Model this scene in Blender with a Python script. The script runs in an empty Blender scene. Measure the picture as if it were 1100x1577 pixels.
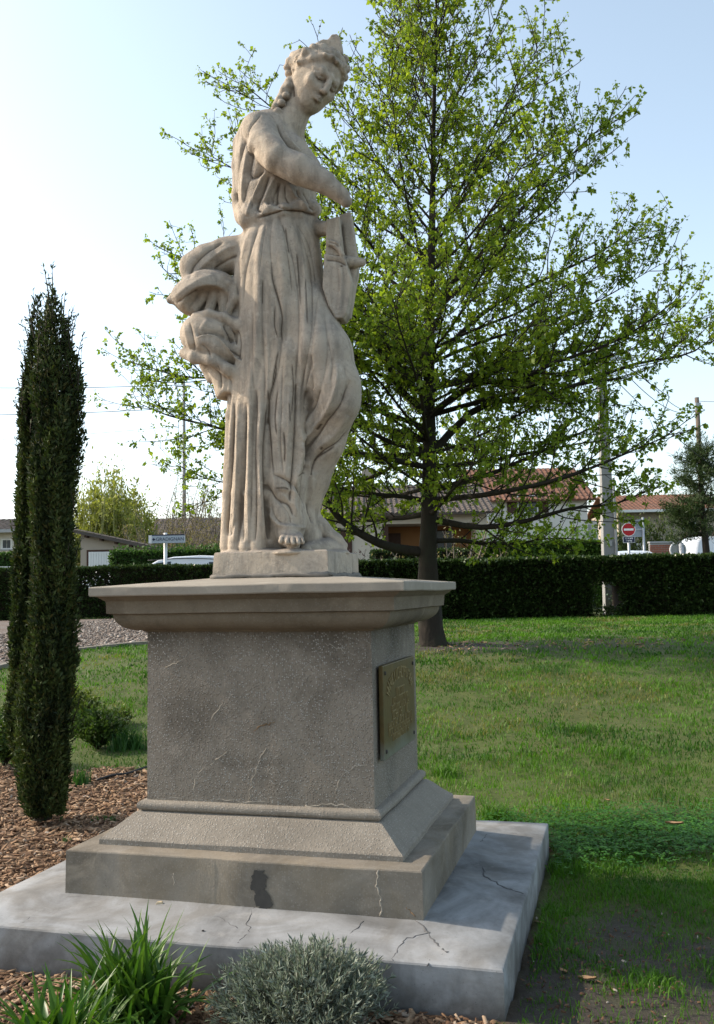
import bpy, bmesh, math, random
import numpy as np
from mathutils import Vector, Matrix, Quaternion

scene = bpy.context.scene
COL = scene.collection

# ------------------------------------------------------------------ camera
FPX, PITCH, ROLL, CAMZ = 1452.6, 0.0838, -0.0182, 1.28      # lens measured from the plinth's own edges
PW, PH = 1100.0, 1577.0
C0 = np.array([0.0, 0.0, CAMZ])
FWD = np.array([0.0, math.cos(PITCH), math.sin(PITCH)])
_r0 = np.array([1.0, 0.0, 0.0]); _u0 = np.cross(_r0, FWD)
RGT = _r0 * math.cos(ROLL) + _u0 * math.sin(ROLL)
UPV = -_r0 * math.sin(ROLL) + _u0 * math.cos(ROLL)

def at(px, py, Y):
    """point at distance Y that stands at a measured place of the photograph"""
    d = FWD + RGT * ((px - PW / 2) / FPX) - UPV * ((py - PH / 2) / FPX)
    return C0 + d * (Y / d[1])

cam_d = bpy.data.cameras.new('camera')
cam_d.sensor_fit = 'HORIZONTAL'; cam_d.sensor_width = 36.0
cam_d.lens = 36.0 * FPX / PW
cam_d.clip_start = 0.05; cam_d.clip_end = 3000
cam = bpy.data.objects.new('camera', cam_d); COL.objects.link(cam)
cam.matrix_world = Matrix(((RGT[0], UPV[0], -FWD[0], C0[0]), (RGT[1], UPV[1], -FWD[1], C0[1]),
                           (RGT[2], UPV[2], -FWD[2], C0[2]), (0, 0, 0, 1)))
scene.camera = cam

# ------------------------------------------------------------------ sky and sun
SUN_EL = math.radians(34.0)
SUN_DIR = Vector((-math.cos(SUN_EL) * 0.968, math.cos(SUN_EL) * 0.25, math.sin(SUN_EL))).normalized()
world = bpy.data.worlds.new('World'); scene.world = world; world.use_nodes = True
wn = world.node_tree.nodes; wl = world.node_tree.links; wn.clear()
sky = wn.new('ShaderNodeTexSky'); sky.sky_type = 'NISHITA'; sky.sun_disc = False
sky.sun_elevation = SUN_EL
sky.sun_rotation = math.atan2(SUN_DIR.x, SUN_DIR.y)
sky.altitude = 20; sky.air_density = 1.0; sky.dust_density = 1.7; sky.ozone_density = 0.6
bg = wn.new('ShaderNodeBackground'); bg.inputs['Strength'].default_value = 0.15
wo = wn.new('ShaderNodeOutputWorld')
hz = wn.new('ShaderNodeHueSaturation'); hz.inputs['Saturation'].default_value = 0.72; hz.inputs['Hue'].default_value = 0.485     # thin spring haze pales the whole sky
wl.new(sky.outputs['Color'], hz.inputs['Color']); wl.new(hz.outputs['Color'], bg.inputs['Color']); wl.new(bg.outputs['Background'], wo.inputs['Surface'])
sun_d = bpy.data.lights.new('sun', 'SUN'); sun_d.energy = 2.7; sun_d.angle = math.radians(1.2)
sun_d.color = (1.0, 0.87, 0.70)
sun = bpy.data.objects.new('sun', sun_d); COL.objects.link(sun)
sun.rotation_euler = (-SUN_DIR).to_track_quat('-Z', 'Y').to_euler()
sun.location = SUN_DIR * 60
scene.view_settings.view_transform = 'Standard'
scene.view_settings.look = 'None'
scene.view_settings.exposure = 1.04
scene.view_settings.gamma = 1.0
scene.view_settings.use_curve_mapping = False
scene.cycles.max_bounces = 6
scene.cycles.transparent_max_bounces = 6

# ------------------------------------------------------------------ helpers
def link(o, parent=None):
    COL.objects.link(o)
    if parent is not None:
        o.parent = parent
    return o

def tag(o, label=None, cat=None, group=None, kind=None):
    if label: o['label'] = label
    if cat: o['category'] = cat
    if group: o['group'] = group
    if kind: o['kind'] = kind
    return o

def thing(name, loc, label, cat, group=None, rotz=0.0):
    o = bpy.data.objects.new(name, None); COL.objects.link(o)
    o.empty_display_size = 0.2
    o.location = loc; o.rotation_euler = (0, 0, rotz)
    return tag(o, label, cat, group)

def mesh_np(name, V, faces, mats=(), smooth=False, fmat=None):
    """mesh from numpy verts and a list of (n,k) index arrays"""
    me = bpy.data.meshes.new(name)
    V = np.asarray(V, dtype=np.float32)
    if not isinstance(faces, (list, tuple)): faces = [faces]
    faces = [np.asarray(f, dtype=np.int32) for f in faces if len(f)]
    me.vertices.add(len(V)); me.vertices.foreach_set('co', V.ravel())
    nl = sum(f.size for f in faces); npoly = sum(len(f) for f in faces)
    me.loops.add(nl); me.polygons.add(npoly)
    me.loops.foreach_set('vertex_index', np.concatenate([f.ravel() for f in faces]))
    starts = []; s = 0
    for f in faces:
        starts.append(s + np.arange(len(f)) * f.shape[1]); s += f.size
    me.polygons.foreach_set('loop_start', np.concatenate(starts).astype(np.int32))
    if smooth: me.polygons.foreach_set('use_smooth', np.ones(npoly, dtype=bool))
    for m in mats: me.materials.append(m)
    if fmat is not None: me.polygons.foreach_set('material_index', np.asarray(fmat, dtype=np.int32))
    me.update(calc_edges=True); me.validate()
    return me

def vattr(me, name, vals):
    a = me.attributes.new(name, 'FLOAT', 'POINT'); a.data.foreach_set('value', np.asarray(vals, dtype=np.float32))

def obj_mesh(name, me, parent=None, loc=None):
    o = bpy.data.objects.new(name, me); link(o, parent)
    if loc is not None: o.location = loc
    return o

class MB:
    """collects boxes, tubes and prisms and links them as ONE mesh object"""
    def __init__(s): s.v = []; s.f = []
    def add(s, vs, fs):
        n = len(s.v); s.v += [tuple(map(float, p)) for p in vs]; s.f += [tuple(i + n for i in f) for f in fs]; return s
    def box(s, lo, hi, M=None):
        (a, b, c), (d, e, f) = lo, hi
        vs = [(a, b, c), (d, b, c), (d, e, c), (a, e, c), (a, b, f), (d, b, f), (d, e, f), (a, e, f)]
        if M is not None: vs = [tuple(M @ Vector(p)) for p in vs]
        return s.add(vs, [(0, 3, 2, 1), (4, 5, 6, 7), (0, 1, 5, 4), (1, 2, 6, 5), (2, 3, 7, 6), (3, 0, 4, 7)])
    def tube(s, pts, rad, n=8, caps=True):
        pts = [Vector(p) for p in pts]
        if not hasattr(rad, '__len__'): rad = [rad] * len(pts)
        rings = []; prev = None
        for i, p in enumerate(pts):
            t = (pts[min(i + 1, len(pts) - 1)] - pts[max(i - 1, 0)]).normalized()
            if prev is None:
                a = t.orthogonal().normalized()
            else:
                a = (prev - t * prev.dot(t)).normalized()
            prev = a; b = t.cross(a)
            rings.append([p + (a * math.cos(2 * math.pi * k / n) + b * math.sin(2 * math.pi * k / n)) * rad[i] for k in range(n)])
        vs = [q for r in rings for q in r]; fs = []
        for i in range(len(pts) - 1):
            for k in range(n):
                fs.append((i * n + k, i * n + (k + 1) % n, (i + 1) * n + (k + 1) % n, (i + 1) * n + k))
        if caps:
            fs.append(tuple(range(n))[::-1]); fs.append(tuple((len(pts) - 1) * n + k for k in range(n)))
        return s.add(vs, fs)
    def prism(s, poly, a, b, M=None):
        """polygon in x,z extruded along y from a to b"""
        n = len(poly)
        vs = [(x, a, z) for x, z in poly] + [(x, b, z) for x, z in poly]
        if M is not None: vs = [tuple(M @ Vector(p)) for p in vs]
        fs = [tuple(range(n)), tuple(range(2 * n - 1, n - 1, -1))] + [(i, i + n, (i + 1) % n + n, (i + 1) % n) for i in range(n)]
        return s.add(vs, fs)
    def build(s, name, mat, parent=None, smooth=False, bevel=0.0, loc=None, segs=2):
        me = bpy.data.meshes.new(name); me.from_pydata(s.v, [], s.f)
        bm = bmesh.new(); bm.from_mesh(me)
        bmesh.ops.recalc_face_normals(bm, faces=bm.faces)
        if bevel:
            es = [e for e in bm.edges if len(e.link_faces) == 2 and e.calc_face_angle(0) > 0.5]
            bmesh.ops.bevel(bm, geom=es, offset=bevel, segments=segs, affect='EDGES', profile=0.5, clamp_overlap=True)
        for f in bm.faces: f.smooth = bool(smooth)
        bm.to_mesh(me); bm.free()
        me.materials.append(mat)
        return obj_mesh(name, me, parent, loc)

# ------------------------------------------------------------------ materials
class NT:
    def __init__(s, name):
        s.m = bpy.data.materials.new(name); s.m.use_nodes = True
        s.t = s.m.node_tree; s.n = s.t.nodes; s.l = s.t.links
        s.b = s.n['Principled BSDF']; s.b.inputs['Roughness'].default_value = 0.85
        s.b.inputs['Specular IOR Level'].default_value = 0.3
        s.co = s.n.new('ShaderNodeTexCoord').outputs['Object']
    def node(s, t, **k):
        n = s.n.new(t)
        for a, v in k.items():
            if a in n.inputs: 
                if hasattr(v, 'is_linked') or isinstance(v, bpy.types.NodeSocket): s.l.new(v, n.inputs[a])
                else: n.inputs[a].default_value = v
            else: setattr(n, a, v)
        return n
    def scale(s, sc, co=None):
        n = s.node('ShaderNodeMapping'); s.l.new(co or s.co, n.inputs['Vector']); n.inputs['Scale'].default_value = sc if hasattr(sc, '__len__') else (sc, sc, sc)
        return n.outputs['Vector']
    def noise(s, sc, detail=4, rough=0.6, co=None, dist=0.0):
        n = s.node('ShaderNodeTexNoise'); n.inputs['Scale'].default_value = sc; n.inputs['Detail'].default_value = detail
        n.inputs['Roughness'].default_value = rough; n.inputs['Distortion'].default_value = dist
        s.l.new(co or s.co, n.inputs['Vector']); return n.outputs['Fac']
    def voro(s, sc, co=None, feature='F1', out='Distance', rnd=1.0):
        n = s.node('ShaderNodeTexVoronoi'); n.feature = feature; n.inputs['Scale'].default_value = sc; n.inputs['Randomness'].default_value = rnd
        s.l.new(co or s.co, n.inputs['Vector']); return n.outputs[out]
    def ramp(s, fac, stops):
        n = s.node('ShaderNodeValToRGB'); e = n.color_ramp.elements
        while len(e) < len(stops): e.new(0.5)
        for i, (p, c) in enumerate(stops):
            e[i].position = p; e[i].color = (c, c, c, 1) if not hasattr(c, '__len__') else (*c, 1)
        s.l.new(fac, n.inputs['Fac']); return n.outputs['Color']
    def mix(s, fac, a, b, mode='MIX'):
        n = s.node('ShaderNodeMix'); n.data_type = 'RGBA'; n.blend_type = mode
        for k, v in (('Factor', fac), ('A', a), ('B', b)):
            sk = [i for i in n.inputs if i.name == k and (i.type == 'RGBA' if k != 'Factor' else i.type == 'VALUE')][0]
            if isinstance(v, bpy.types.NodeSocket): s.l.new(v, sk)
            elif k == 'Factor': sk.default_value = v
            else: sk.default_value = (*v, 1)
        return [o for o in n.outputs if o.type == 'RGBA'][0]
    def math(s, op, a, b=0.0, clamp=False):
        n = s.node('ShaderNodeMath'); n.operation = op; n.use_clamp = clamp
        for i, v in enumerate((a, b)):
            if isinstance(v, bpy.types.NodeSocket): s.l.new(v, n.inputs[i])
            else: n.inputs[i].default_value = v
        return n.outputs[0]
    def attr(s, name):
        n = s.node('ShaderNodeAttribute'); n.attribute_name = name; return n.outputs['Fac']
    def sep(s, co=None):
        n = s.node('ShaderNodeSeparateXYZ'); s.l.new(co or s.co, n.inputs[0]); return n.outputs
    def color(s, c):
        if isinstance(c, bpy.types.NodeSocket): s.l.new(c, s.b.inputs['Base Color'])
        else: s.b.inputs['Base Color'].default_value = (*c, 1)
        return s
    def rough(s, v):
        if isinstance(v, bpy.types.NodeSocket): s.l.new(v, s.b.inputs['Roughness'])
        else: s.b.inputs['Roughness'].default_value = v
        return s
    def bump(s, h, dist=0.003, strength=1.0):
        n = s.node('ShaderNodeBump'); n.inputs['Distance'].default_value = dist; n.inputs['Strength'].default_value = strength
        s.l.new(h, n.inputs['Height']); s.l.new(n.outputs['Normal'], s.b.inputs['Normal']); return s
    def leafy(s, col, trans=0.35, tint=(1.15, 1.25, 0.6)):
        """add light passing through thin leaves"""
        tr = s.node('ShaderNodeBsdfTranslucent'); mx = s.node('ShaderNodeMixShader'); mx.inputs[0].default_value = trans
        if isinstance(col, bpy.types.NodeSocket):
            t = s.mix(1.0, col, tint, 'MULTIPLY'); s.l.new(t, tr.inputs['Color'])
        else: tr.inputs['Color'].default_value = (*[min(1, a * b) for a, b in zip(col, tint)], 1)
        s.l.new(s.b.outputs[0], mx.inputs[1]); s.l.new(tr.outputs[0], mx.inputs[2])
        s.l.new(mx.outputs[0], s.n['Material Output'].inputs['Surface']); return s

def plain(name, col, rough=0.7, noise=0.12, nsc=8.0, metal=0.0, bump=0.0):
    t = NT(name); f = t.noise(nsc)
    a = tuple(c * (1 - noise) for c in col); b = tuple(min(1, c * (1 + noise)) for c in col)
    t.color(t.mix(f, a, b)); t.rough(rough); t.b.inputs['Metallic'].default_value = metal
    if bump: t.bump(t.noise(nsc * 6), bump)
    return t.m

# ground height: level round the monument, then rising gently to the hedge and the street
def gz(y):
    y = np.asarray(y, dtype=float)
    s = np.clip((y - 5.6) / 8.4, 0, 1); s = s * s * (3 - 2 * s)
    t = np.clip((y - 14) / 8.0, 0, 1)
    return 0.55 * s + 0.09 * t
rng0 = np.random.default_rng(11); random.seed(4)

# ------------------------------------------------------------------ ground zones (world metres)
MC = np.array([-0.2988, 4.0473]); MROT = -0.2698
def to_mon(x, y):
    dx, dy = x - MC[0], y - MC[1]; c, s_ = math.cos(MROT), math.sin(MROT)
    return dx * c + dy * s_, -dx * s_ + dy * c
def from_mon(x, y, z=0.0):
    c, s_ = math.cos(MROT), math.sin(MROT)
    return np.array([MC[0] + x * c - y * s_, MC[1] + x * s_ + y * c, z])
def vnoise(x, y, f, seed=0):
    """smooth value noise, 0..1"""
    x = np.asarray(x, dtype=float) * f; y = np.asarray(y, dtype=float) * f
    xi = np.floor(x).astype(np.int64); yi = np.floor(y).astype(np.int64); fx = x - xi; fy = y - yi
    fx = fx * fx * (3 - 2 * fx); fy = fy * fy * (3 - 2 * fy)
    def h(a, b):
        n = (a * 374761393 + b * 668265263 + seed * 974634777) & 0x7fffffff
        n = ((n ^ (n >> 13)) * 1274126177) & 0x7fffffff
        return ((n ^ (n >> 16)) & 0xffff) / 65535.0
    return (h(xi, yi) * (1 - fx) + h(xi + 1, yi) * fx) * (1 - fy) + (h(xi, yi + 1) * (1 - fx) + h(xi + 1, yi + 1) * fx) * fy
def fbm(x, y, f, seed=0):
    return (vnoise(x, y, f, seed) * 0.5 + vnoise(x, y, f * 2.1, seed + 1) * 0.3 + vnoise(x, y, f * 4.3, seed + 2) * 0.2)
def m_mulch(x, y):
    """1 where the bed is covered with bark chips"""
    mx, my = to_mon(x, y); w = (fbm(x, y, 1.6, 3) - 0.5) * 0.5
    right = np.clip((1.02 + w * 0.25 - mx) / 0.10, 0, 1)
    back = np.clip((7.05 + w - 0.10 * (x + 2.4) - y) / 0.15, 0, 1)
    back2 = np.clip((1.42 + w * 0.6 - my) / 0.12, 0, 1)
    back = np.where(mx > -1.3, back2, back)
    return right * back
def m_soil(x, y):
    """1 where the lawn is worn to bare soil"""
    mx, my = to_mon(x, y)
    a = np.clip((4.2 + (fbm(x, y, 1.4, 9) - 0.5) * 1.6 - y) / 0.5, 0, 1) * np.clip((mx - 0.9) / 0.1, 0, 1)
    b = np.exp(-(((x - 1.35) / 1.1) ** 2 + ((y - 12.7) / 0.5) ** 2)) * 1.3
    c = np.exp(-(((x - 3.1) / 1.6) ** 2 + ((y - 12.9) / 0.9) ** 2)) * 0.7
    return np.clip(a + (b + c) * (0.4 + fbm(x, y, 3.0, 21)), 0, 1)
PATH = [(-14, 8.2), (-7.0, 8.6), (-5.1, 9.7), (-4.42, 11.3), (-3.95, 12.9), (-3.35, 13.8), (-2.6, 14.6), (-1.9, 16.4), (-1.9, 25.2), (-14, 25.2)]
def in_path(x, y):
    r = np.zeros(np.shape(x), dtype=bool); n = len(PATH); j = n - 1
    for i in range(n):
        (xi, yi), (xj, yj) = PATH[i], PATH[j]
        c = ((yi > y) != (yj > y)) & (x < (xj - xi) * (y - yi) / (yj - yi + 1e-12) + xi); r ^= c; j = i
    return r

def ground_sheet():
    ys = np.concatenate([np.arange(-8, 1.6, 0.8), np.arange(1.6, 7.5, 0.055), np.arange(7.5, 15, 0.15), np.arange(15, 30, 0.6), np.array([32, 36, 42, 50, 65, 90, 140, 250, 500, 1000, 2000])])
    xs = np.concatenate([-np.array([2000, 800, 300, 120, 60, 30, 18, 12, 9])[:], np.arange(-7, -3.2, 0.3), np.arange(-3.2, 3.2, 0.055), np.arange(3.2, 8, 0.3), np.array([9, 12, 18, 30, 60, 120, 300, 800, 2000])])
    X, Y = np.meshgrid(xs, ys); nx, ny = len(xs), len(ys)
    mu = m_mulch(X, Y); so = m_soil(X, Y)
    Z = gz(Y)
    near = np.clip((16 - Y) / 6, 0, 1)
    mx, my = to_mon(X, Y)
    outside = np.clip((np.maximum(np.abs(mx) - 0.99, np.abs(my) - 0.91)) / 0.12, 0, 1)
    Z = Z + near * ((fbm(X, Y, 2.2, 5) - 0.5) * 0.06 * (1 - 0.5 * mu) + (fbm(X, Y, 9, 8) - 0.5) * 0.022) * (0.25 + 0.75 * outside)
    Z = np.where((np.abs(mx) < 0.96) & (np.abs(my) < 0.88), -0.06, Z)
    V = np.stack([X.ravel(), Y.ravel(), Z.ravel()], 1)
    i = np.arange(nx * ny).reshape(ny, nx)
    Q = np.stack([i[:-1, :-1].ravel(), i[:-1, 1:].ravel(), i[1:, 1:].ravel(), i[1:, :-1].ravel()], 1)
    t = NT('ground_soil_and_turf')
    big = t.noise(0.9, 5); fine = t.noise(38, 6, 0.7); mid = t.noise(7, 5, 0.65)
    turf = t.mix(mid, (0.040, 0.062, 0.012), (0.100, 0.105, 0.030))
    turf = t.mix(t.ramp(big, [(0.35, 0), (0.65, 1)]), turf, t.mix(mid, (0.050, 0.082, 0.016), (0.085, 0.105, 0.024)))
    soil = t.mix(fine, (0.022, 0.018, 0.014), (0.085, 0.071, 0.058))
    peb = t.voro(55); soil = t.mix(t.ramp(peb, [(0.10, 0.5), (0.17, 0)]), soil, (0.17, 0.155, 0.135))
    mulch = t.mix(fine, (0.055, 0.033, 0.020), (0.21, 0.125, 0.072))
    sm = t.math('MULTIPLY', t.attr('soil'), t.ramp(mid, [(0.25, 0.55), (0.5, 1.0)]))
    c = t.mix(sm, turf, soil); c = t.mix(t.attr('mulch'), c, mulch)
    t.color(c).rough(0.95).bump(t.math('ADD', fine, t.math('MULTIPLY', mid, 0.7)), 0.012)
    me = mesh_np('ground', V, [Q], [t.m], smooth=True)
    vattr(me, 'mulch', mu.ravel()); vattr(me, 'soil', so.ravel())
    o = obj_mesh('ground', me); tag(o, kind='structure')
    return X, Y, Z, xs, ys
GX, GY, GZ, gxs, gys = ground_sheet()
def gsurf(x, y):
    """height of the ground sheet itself"""
    i = np.clip(np.searchsorted(gxs, x) - 1, 0, len(gxs) - 2); j = np.clip(np.searchsorted(gys, y) - 1, 0, len(gys) - 2)
    u = (x - gxs[i]) / (gxs[i + 1] - gxs[i]); v = (y - gys[j]) / (gys[j + 1] - gys[j])
    return (GZ[j, i] * (1 - u) + GZ[j, i + 1] * u) * (1 - v) + (GZ[j + 1, i] * (1 - u) + GZ[j + 1, i + 1] * u) * v

# gravel path with a stone edging, street behind the hedge
def strip_sheet(name, poly, mat, lift, n=40, kind='structure'):
    bm = bmesh.new(); vs = [bm.verts.new((x, y, 0)) for x, y in poly]; bm.faces.new(vs)
    for k in np.arange(8, 26, 0.6):
        bmesh.ops.bisect_plane(bm, geom=bm.verts[:] + bm.edges[:] + bm.faces[:], plane_co=(0, k, 0), plane_no=(0, 1, 0))
    for k in np.arange(-7, -1.5, 0.5):
        bmesh.ops.bisect_plane(bm, geom=bm.verts[:] + bm.edges[:] + bm.faces[:], plane_co=(k, 0, 0), plane_no=(1, 0, 0))
    for v in bm.verts: v.co.z = float(gz(v.co.y)) + lift
    bmesh.ops.recalc_face_normals(bm, faces=bm.faces)
    me = bpy.data.meshes.new(name); bm.to_mesh(me); bm.free(); me.materials.append(mat)
    return tag(obj_mesh(name, me), kind=kind)
t = NT('path_gravel'); f = t.noise(30, 6, 0.75); v = t.voro(26)
c = t.mix(f, (0.10, 0.078, 0.064), (0.27, 0.235, 0.21)); c = t.mix(t.ramp(t.noise(1.6, 5, co=t.scale((1, 2.2, 1))), [(0.45, 0), (0.60, 0.8)]), c, t.mix(f, (0.055, 0.036, 0.024), (0.16, 0.10, 0.066)))
t.color(t.mix(t.ramp(v, [(0.05, 0.5), (0.2, 0)]), c, (0.46, 0.42, 0.38))).rough(0.95).bump(f, 0.03)
strip_sheet('gravel_path', PATH, t.m, 0.03)
m_kerb = plain('kerb_stone', (0.20, 0.18, 0.145), 0.9, 0.25, 14, bump=0.004)
kerb = thing('stone_edging', (-3.9, 12.9, float(gz(12.9))), 'low pale stone edging between the gravel path and the lawn at the left', 'kerb')
def bar_along(mb, a, b, w, z0, z1):
    a = Vector((*a, 0)); b = Vector((*b, 0)); d = (b - a).normalized(); n = Vector((-d.y, d.x, 0)) * w / 2
    za, zb = float(gz(a.y)), float(gz(b.y)); a += d * 0.006; b -= d * 0.006
    vs = []
    for p, z in ((a - n, za), (b - n, zb), (b + n, zb), (a + n, za)): vs.append((p.x, p.y, z + z0))
    for p, z in ((a - n, za), (b - n, zb), (b + n, zb), (a + n, za)): vs.append((p.x, p.y, z + z1))
    return mb.add(vs, [(0, 3, 2, 1), (4, 5, 6, 7), (0, 1, 5, 4), (1, 2, 6, 5), (2, 3, 7, 6), (3, 0, 4, 7)])
ed = PATH[1:8]
for i in range(len(ed) - 1):
    a, b = np.array(ed[i]), np.array(ed[i + 1]); n = max(1, int(round(np.linalg.norm(b - a) / 0.55)))
    for k in range(n):
        o = bar_along(MB(), a + (b - a) * k / n, a + (b - a) * (k + 1) / n, 0.11, -0.05, 0.050 + rng0.uniform(-0.01, 0.01)).build('kerb_stone', m_kerb, None, bevel=0.008)
        o.parent = kerb; o.matrix_parent_inverse = Matrix.Translation(-Vector(kerb.location))
t = NT('asphalt'); f = t.noise(60, 5); t.color(t.mix(f, (0.035, 0.035, 0.036), (0.075, 0.073, 0.07))).rough(0.9)
mb = MB(); mb.add([(-90, 27.5, 0.655), (90, 27.0, 0.655), (90, 34, 0.655), (-90, 34.5, 0.655)], [(0, 1, 2, 3)])
tag(mb.build('street', t.m), kind='structure')
t = NT('hill_woods'); t.color(t.mix(t.noise(0.03, 4), (0.10, 0.13, 0.16), (0.15, 0.18, 0.20))).rough(1)
xs = np.linspace(-700, 700, 60); V = []; F = []
for i, x in enumerate(xs):
    h = 34 + 10 * math.sin(i * 0.7) + 6 * math.sin(i * 1.9 + 1)
    for (yy, zz) in ((700, -2), (760, h * 0.8), (820, h), (1000, h * 0.5)): V.append((x, yy, zz))
for i in range(59):
    for k in range(3): F.append((i * 4 + k, (i + 1) * 4 + k, (i + 1) * 4 + k + 1, i * 4 + k + 1))
tag(obj_mesh('hills', mesh_np('hills', V, [np.array(F)], [t.m], smooth=True)), kind='structure')

# ------------------------------------------------------------------ the plinth
HE = -0.078                                    # the plan is a little shallower than wide
plinth = thing('plinth', (MC[0], MC[1], 0), 'grey rendered stone plinth on two concrete steps with a bronze plaque on one side', 'plinth', rotz=MROT)

def concrete(name, base_a, base_b, fleck=0.0, blue=0.0, dirt=0.5, sc=1.0, bump=0.004, topstain=None, splash=None):
    t = NT(name); big = t.noise(2.4, 5, 0.62, dist=0.6); mid = t.noise(11, 6, 0.68); fine = t.noise(90, 5, 0.7)
    c = t.mix(mid, base_a, base_b)
    if blue: c = t.mix(t.ramp(t.noise(3.1, 6, 0.6, dist=1.2), [(0.40, 0), (0.58, blue)]), c, (0.40, 0.42, 0.44))
    c = t.mix(t.math('MULTIPLY', t.ramp(big, [(0.46, 0), (0.70, 1)]), dirt), c, tuple(x * 0.42 for x in base_a))
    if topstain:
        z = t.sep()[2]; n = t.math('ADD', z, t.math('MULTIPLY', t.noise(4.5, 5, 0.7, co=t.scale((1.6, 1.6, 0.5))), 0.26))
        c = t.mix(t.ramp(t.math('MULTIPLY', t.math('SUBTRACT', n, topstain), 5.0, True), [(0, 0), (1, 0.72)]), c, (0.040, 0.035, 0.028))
    if splash:            # soil splashed up from the bed
        z = t.sep()[2]; n = t.math('ADD', z, t.math('MULTIPLY', t.noise(9, 5, 0.7), splash))
        c = t.mix(t.ramp(t.math('MULTIPLY', t.math('SUBTRACT', splash * 1.05, n), 9.0, True), [(0, 0), (1, 0.8)]), c, (0.066, 0.060, 0.054))
    if fleck:
        v = t.voro(125, out='Distance'); pick = t.voro(125, out='Color')
        sepn = t.node('ShaderNodeSeparateColor'); t.l.new(pick, sepn.inputs[0])
        few = t.math('GREATER_THAN', sepn.outputs[0], 0.52); spot = t.ramp(v, [(0.16, 1), (0.48, 0)])
        patch = t.ramp(t.noise(3.5, 5, 0.6), [(0.30, 0.35), (0.62, 1)])
        c = t.mix(t.math('MULTIPLY', t.math('MULTIPLY', spot, few), t.math('MULTIPLY', patch, fleck)), c, (0.47, 0.45, 0.41))
        t.bump(t.math('ADD', t.math('MULTIPLY', spot, 0.8 * fleck), t.math('MULTIPLY', fine, 0.8)), bump)
    else:
        t.bump(t.math('ADD', mid, t.math('MULTIPLY', fine, 0.5)), bump)
    pit = t.voro(64); c = t.mix(t.ramp(pit, [(0.05, 0.55), (0.13, 0)]), c, tuple(x * 0.35 for x in base_a))
    c = t.mix(t.ramp(t.noise(5.5, 6, 0.72, dist=0.4), [(0.56, 0), (0.70, 0.55)]), c, tuple(min(1, x * 1.25) for x in base_b))
    c = t.mix(t.math('MULTIPLY', fine, 0.35), c, tuple(x * 0.55 for x in base_a))
    t.color(c).rough(0.93); t.b.inputs['Specular IOR Level'].default_value = 0.2
    return t.m
M_SLAB = concrete('slab_concrete', (0.18, 0.175, 0.165), (0.285, 0.28, 0.268), blue=0.6, dirt=0.8, bump=0.0012, splash=0.20)
M_STEP = concrete('step_concrete', (0.190, 0.160, 0.120), (0.30, 0.257, 0.198), blue=0.15, dirt=0.7, fleck=0.2, bump=0.0015)
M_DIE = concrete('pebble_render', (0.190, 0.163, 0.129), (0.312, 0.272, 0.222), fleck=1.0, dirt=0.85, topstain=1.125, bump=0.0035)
M_BASE = concrete('ogee_render', (0.205, 0.180, 0.148), (0.325, 0.290, 0.242), fleck=0.6, dirt=0.35, bump=0.0025)
M_CORN = concrete('cornice_stone', (0.140, 0.114, 0.080), (0.235, 0.195, 0.142), fleck=0.15, dirt=0.75, bump=0.003)
M_CAP = concrete('cap_stone', (0.26, 0.23, 0.187), (0.385, 0.345, 0.285), dirt=0.35, bump=0.002)

def ring_loft(name, prof, mat, parent, nseg=26, wob=0.0016, seed=0, chip=0.0, cap_top=True, cap_bottom=True, smooth=False):
    """stack of rectangles (half width, z, [half depth]) with slightly uneven hand-laid faces"""
    V = []; F = []
    per = 4 * nseg
    for k, pr in enumerate(prof):
        hx, z = pr[0], pr[1]; hy = pr[2] if len(pr) > 2 else hx + HE
        cs = [(-hx, -hy), (hx, -hy), (hx, hy), (-hx, hy)]
        for s_ in range(4):
            a = np.array(cs[s_]); b = np.array(cs[(s_ + 1) % 4])
            for q in range(nseg):
                p = a + (b - a) * q / nseg
                dz = (vnoise(p[0] + 9, p[1] + z * 3, 5, seed) - 0.5) * wob * 2
                r = (vnoise(p[0] + 3 + z * 5, p[1] + 7, 6, seed + 4) - 0.5) * wob * 2
                if chip and vnoise(p[0] * 3 + 50, p[1] * 3 + z, 9, seed + 7) > 0.80: r -= chip * vnoise(p[0], p[1], 30, seed)
                l = np.hypot(*p); V.append((p[0] * (1 + r / l), p[1] * (1 + r / l), z + dz))
    n = len(prof)
    for k in range(n - 1):
        for q in range(per):
            F.append((k * per + q, k * per + (q + 1) % per, (k + 1) * per + (q + 1) % per, (k + 1) * per + q))
    me = bpy.data.meshes.new(name); fs = [tuple(f) for f in F]
    if cap_top: fs.append(tuple((n - 1) * per + q for q in range(per)))
    if cap_bottom: fs.append(tuple(q for q in range(per))[::-1])
    me.from_pydata([tuple(map(float, v)) for v in V], [], fs); me.materials.append(mat)
    me.polygons.foreach_set('use_smooth', np.ones(len(me.polygons), dtype=bool)); me.set_sharp_from_angle(angle=math.radians(24))
    return obj_mesh(name, me, parent)

def bev(hx, z, b, up=True):
    """two profile points that round an arris"""
    return [(hx, z - b), (hx - b * 0.35, z - b * 0.3), (hx - b, z)] if up else [(hx - b, z), (hx, z + b)]
ring_loft('foundation_slab', [(0.9875, -0.30), (0.9880, 0.0)] + bev(0.9875, 0.149, 0.008) + [(0.90, 0.156), (0.80, 0.163), (0.70, 0.171), (0.64, 0.172)], M_SLAB, plinth, 60, 0.0014, 1, chip=0.007)
ring_loft('step', [(0.6841, 0.150)] + bev(0.6841, 0.3306, 0.006) + [(0.55, 0.333)], M_STEP, plinth, 34, 0.002, 2, chip=0.006)
og = [(0.5973, 0.320), (0.5973, 0.351), (0.592, 0.357)]
for k in range(1, 11):
    u = k / 10; og.append((0.592 - (0.592 - 0.496) * (u - 0.10 * math.sin(2 * math.pi * u)), 0.357 + 0.079 * (u + 0.13 * math.sin(2 * math.pi * u + math.pi))))
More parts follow.
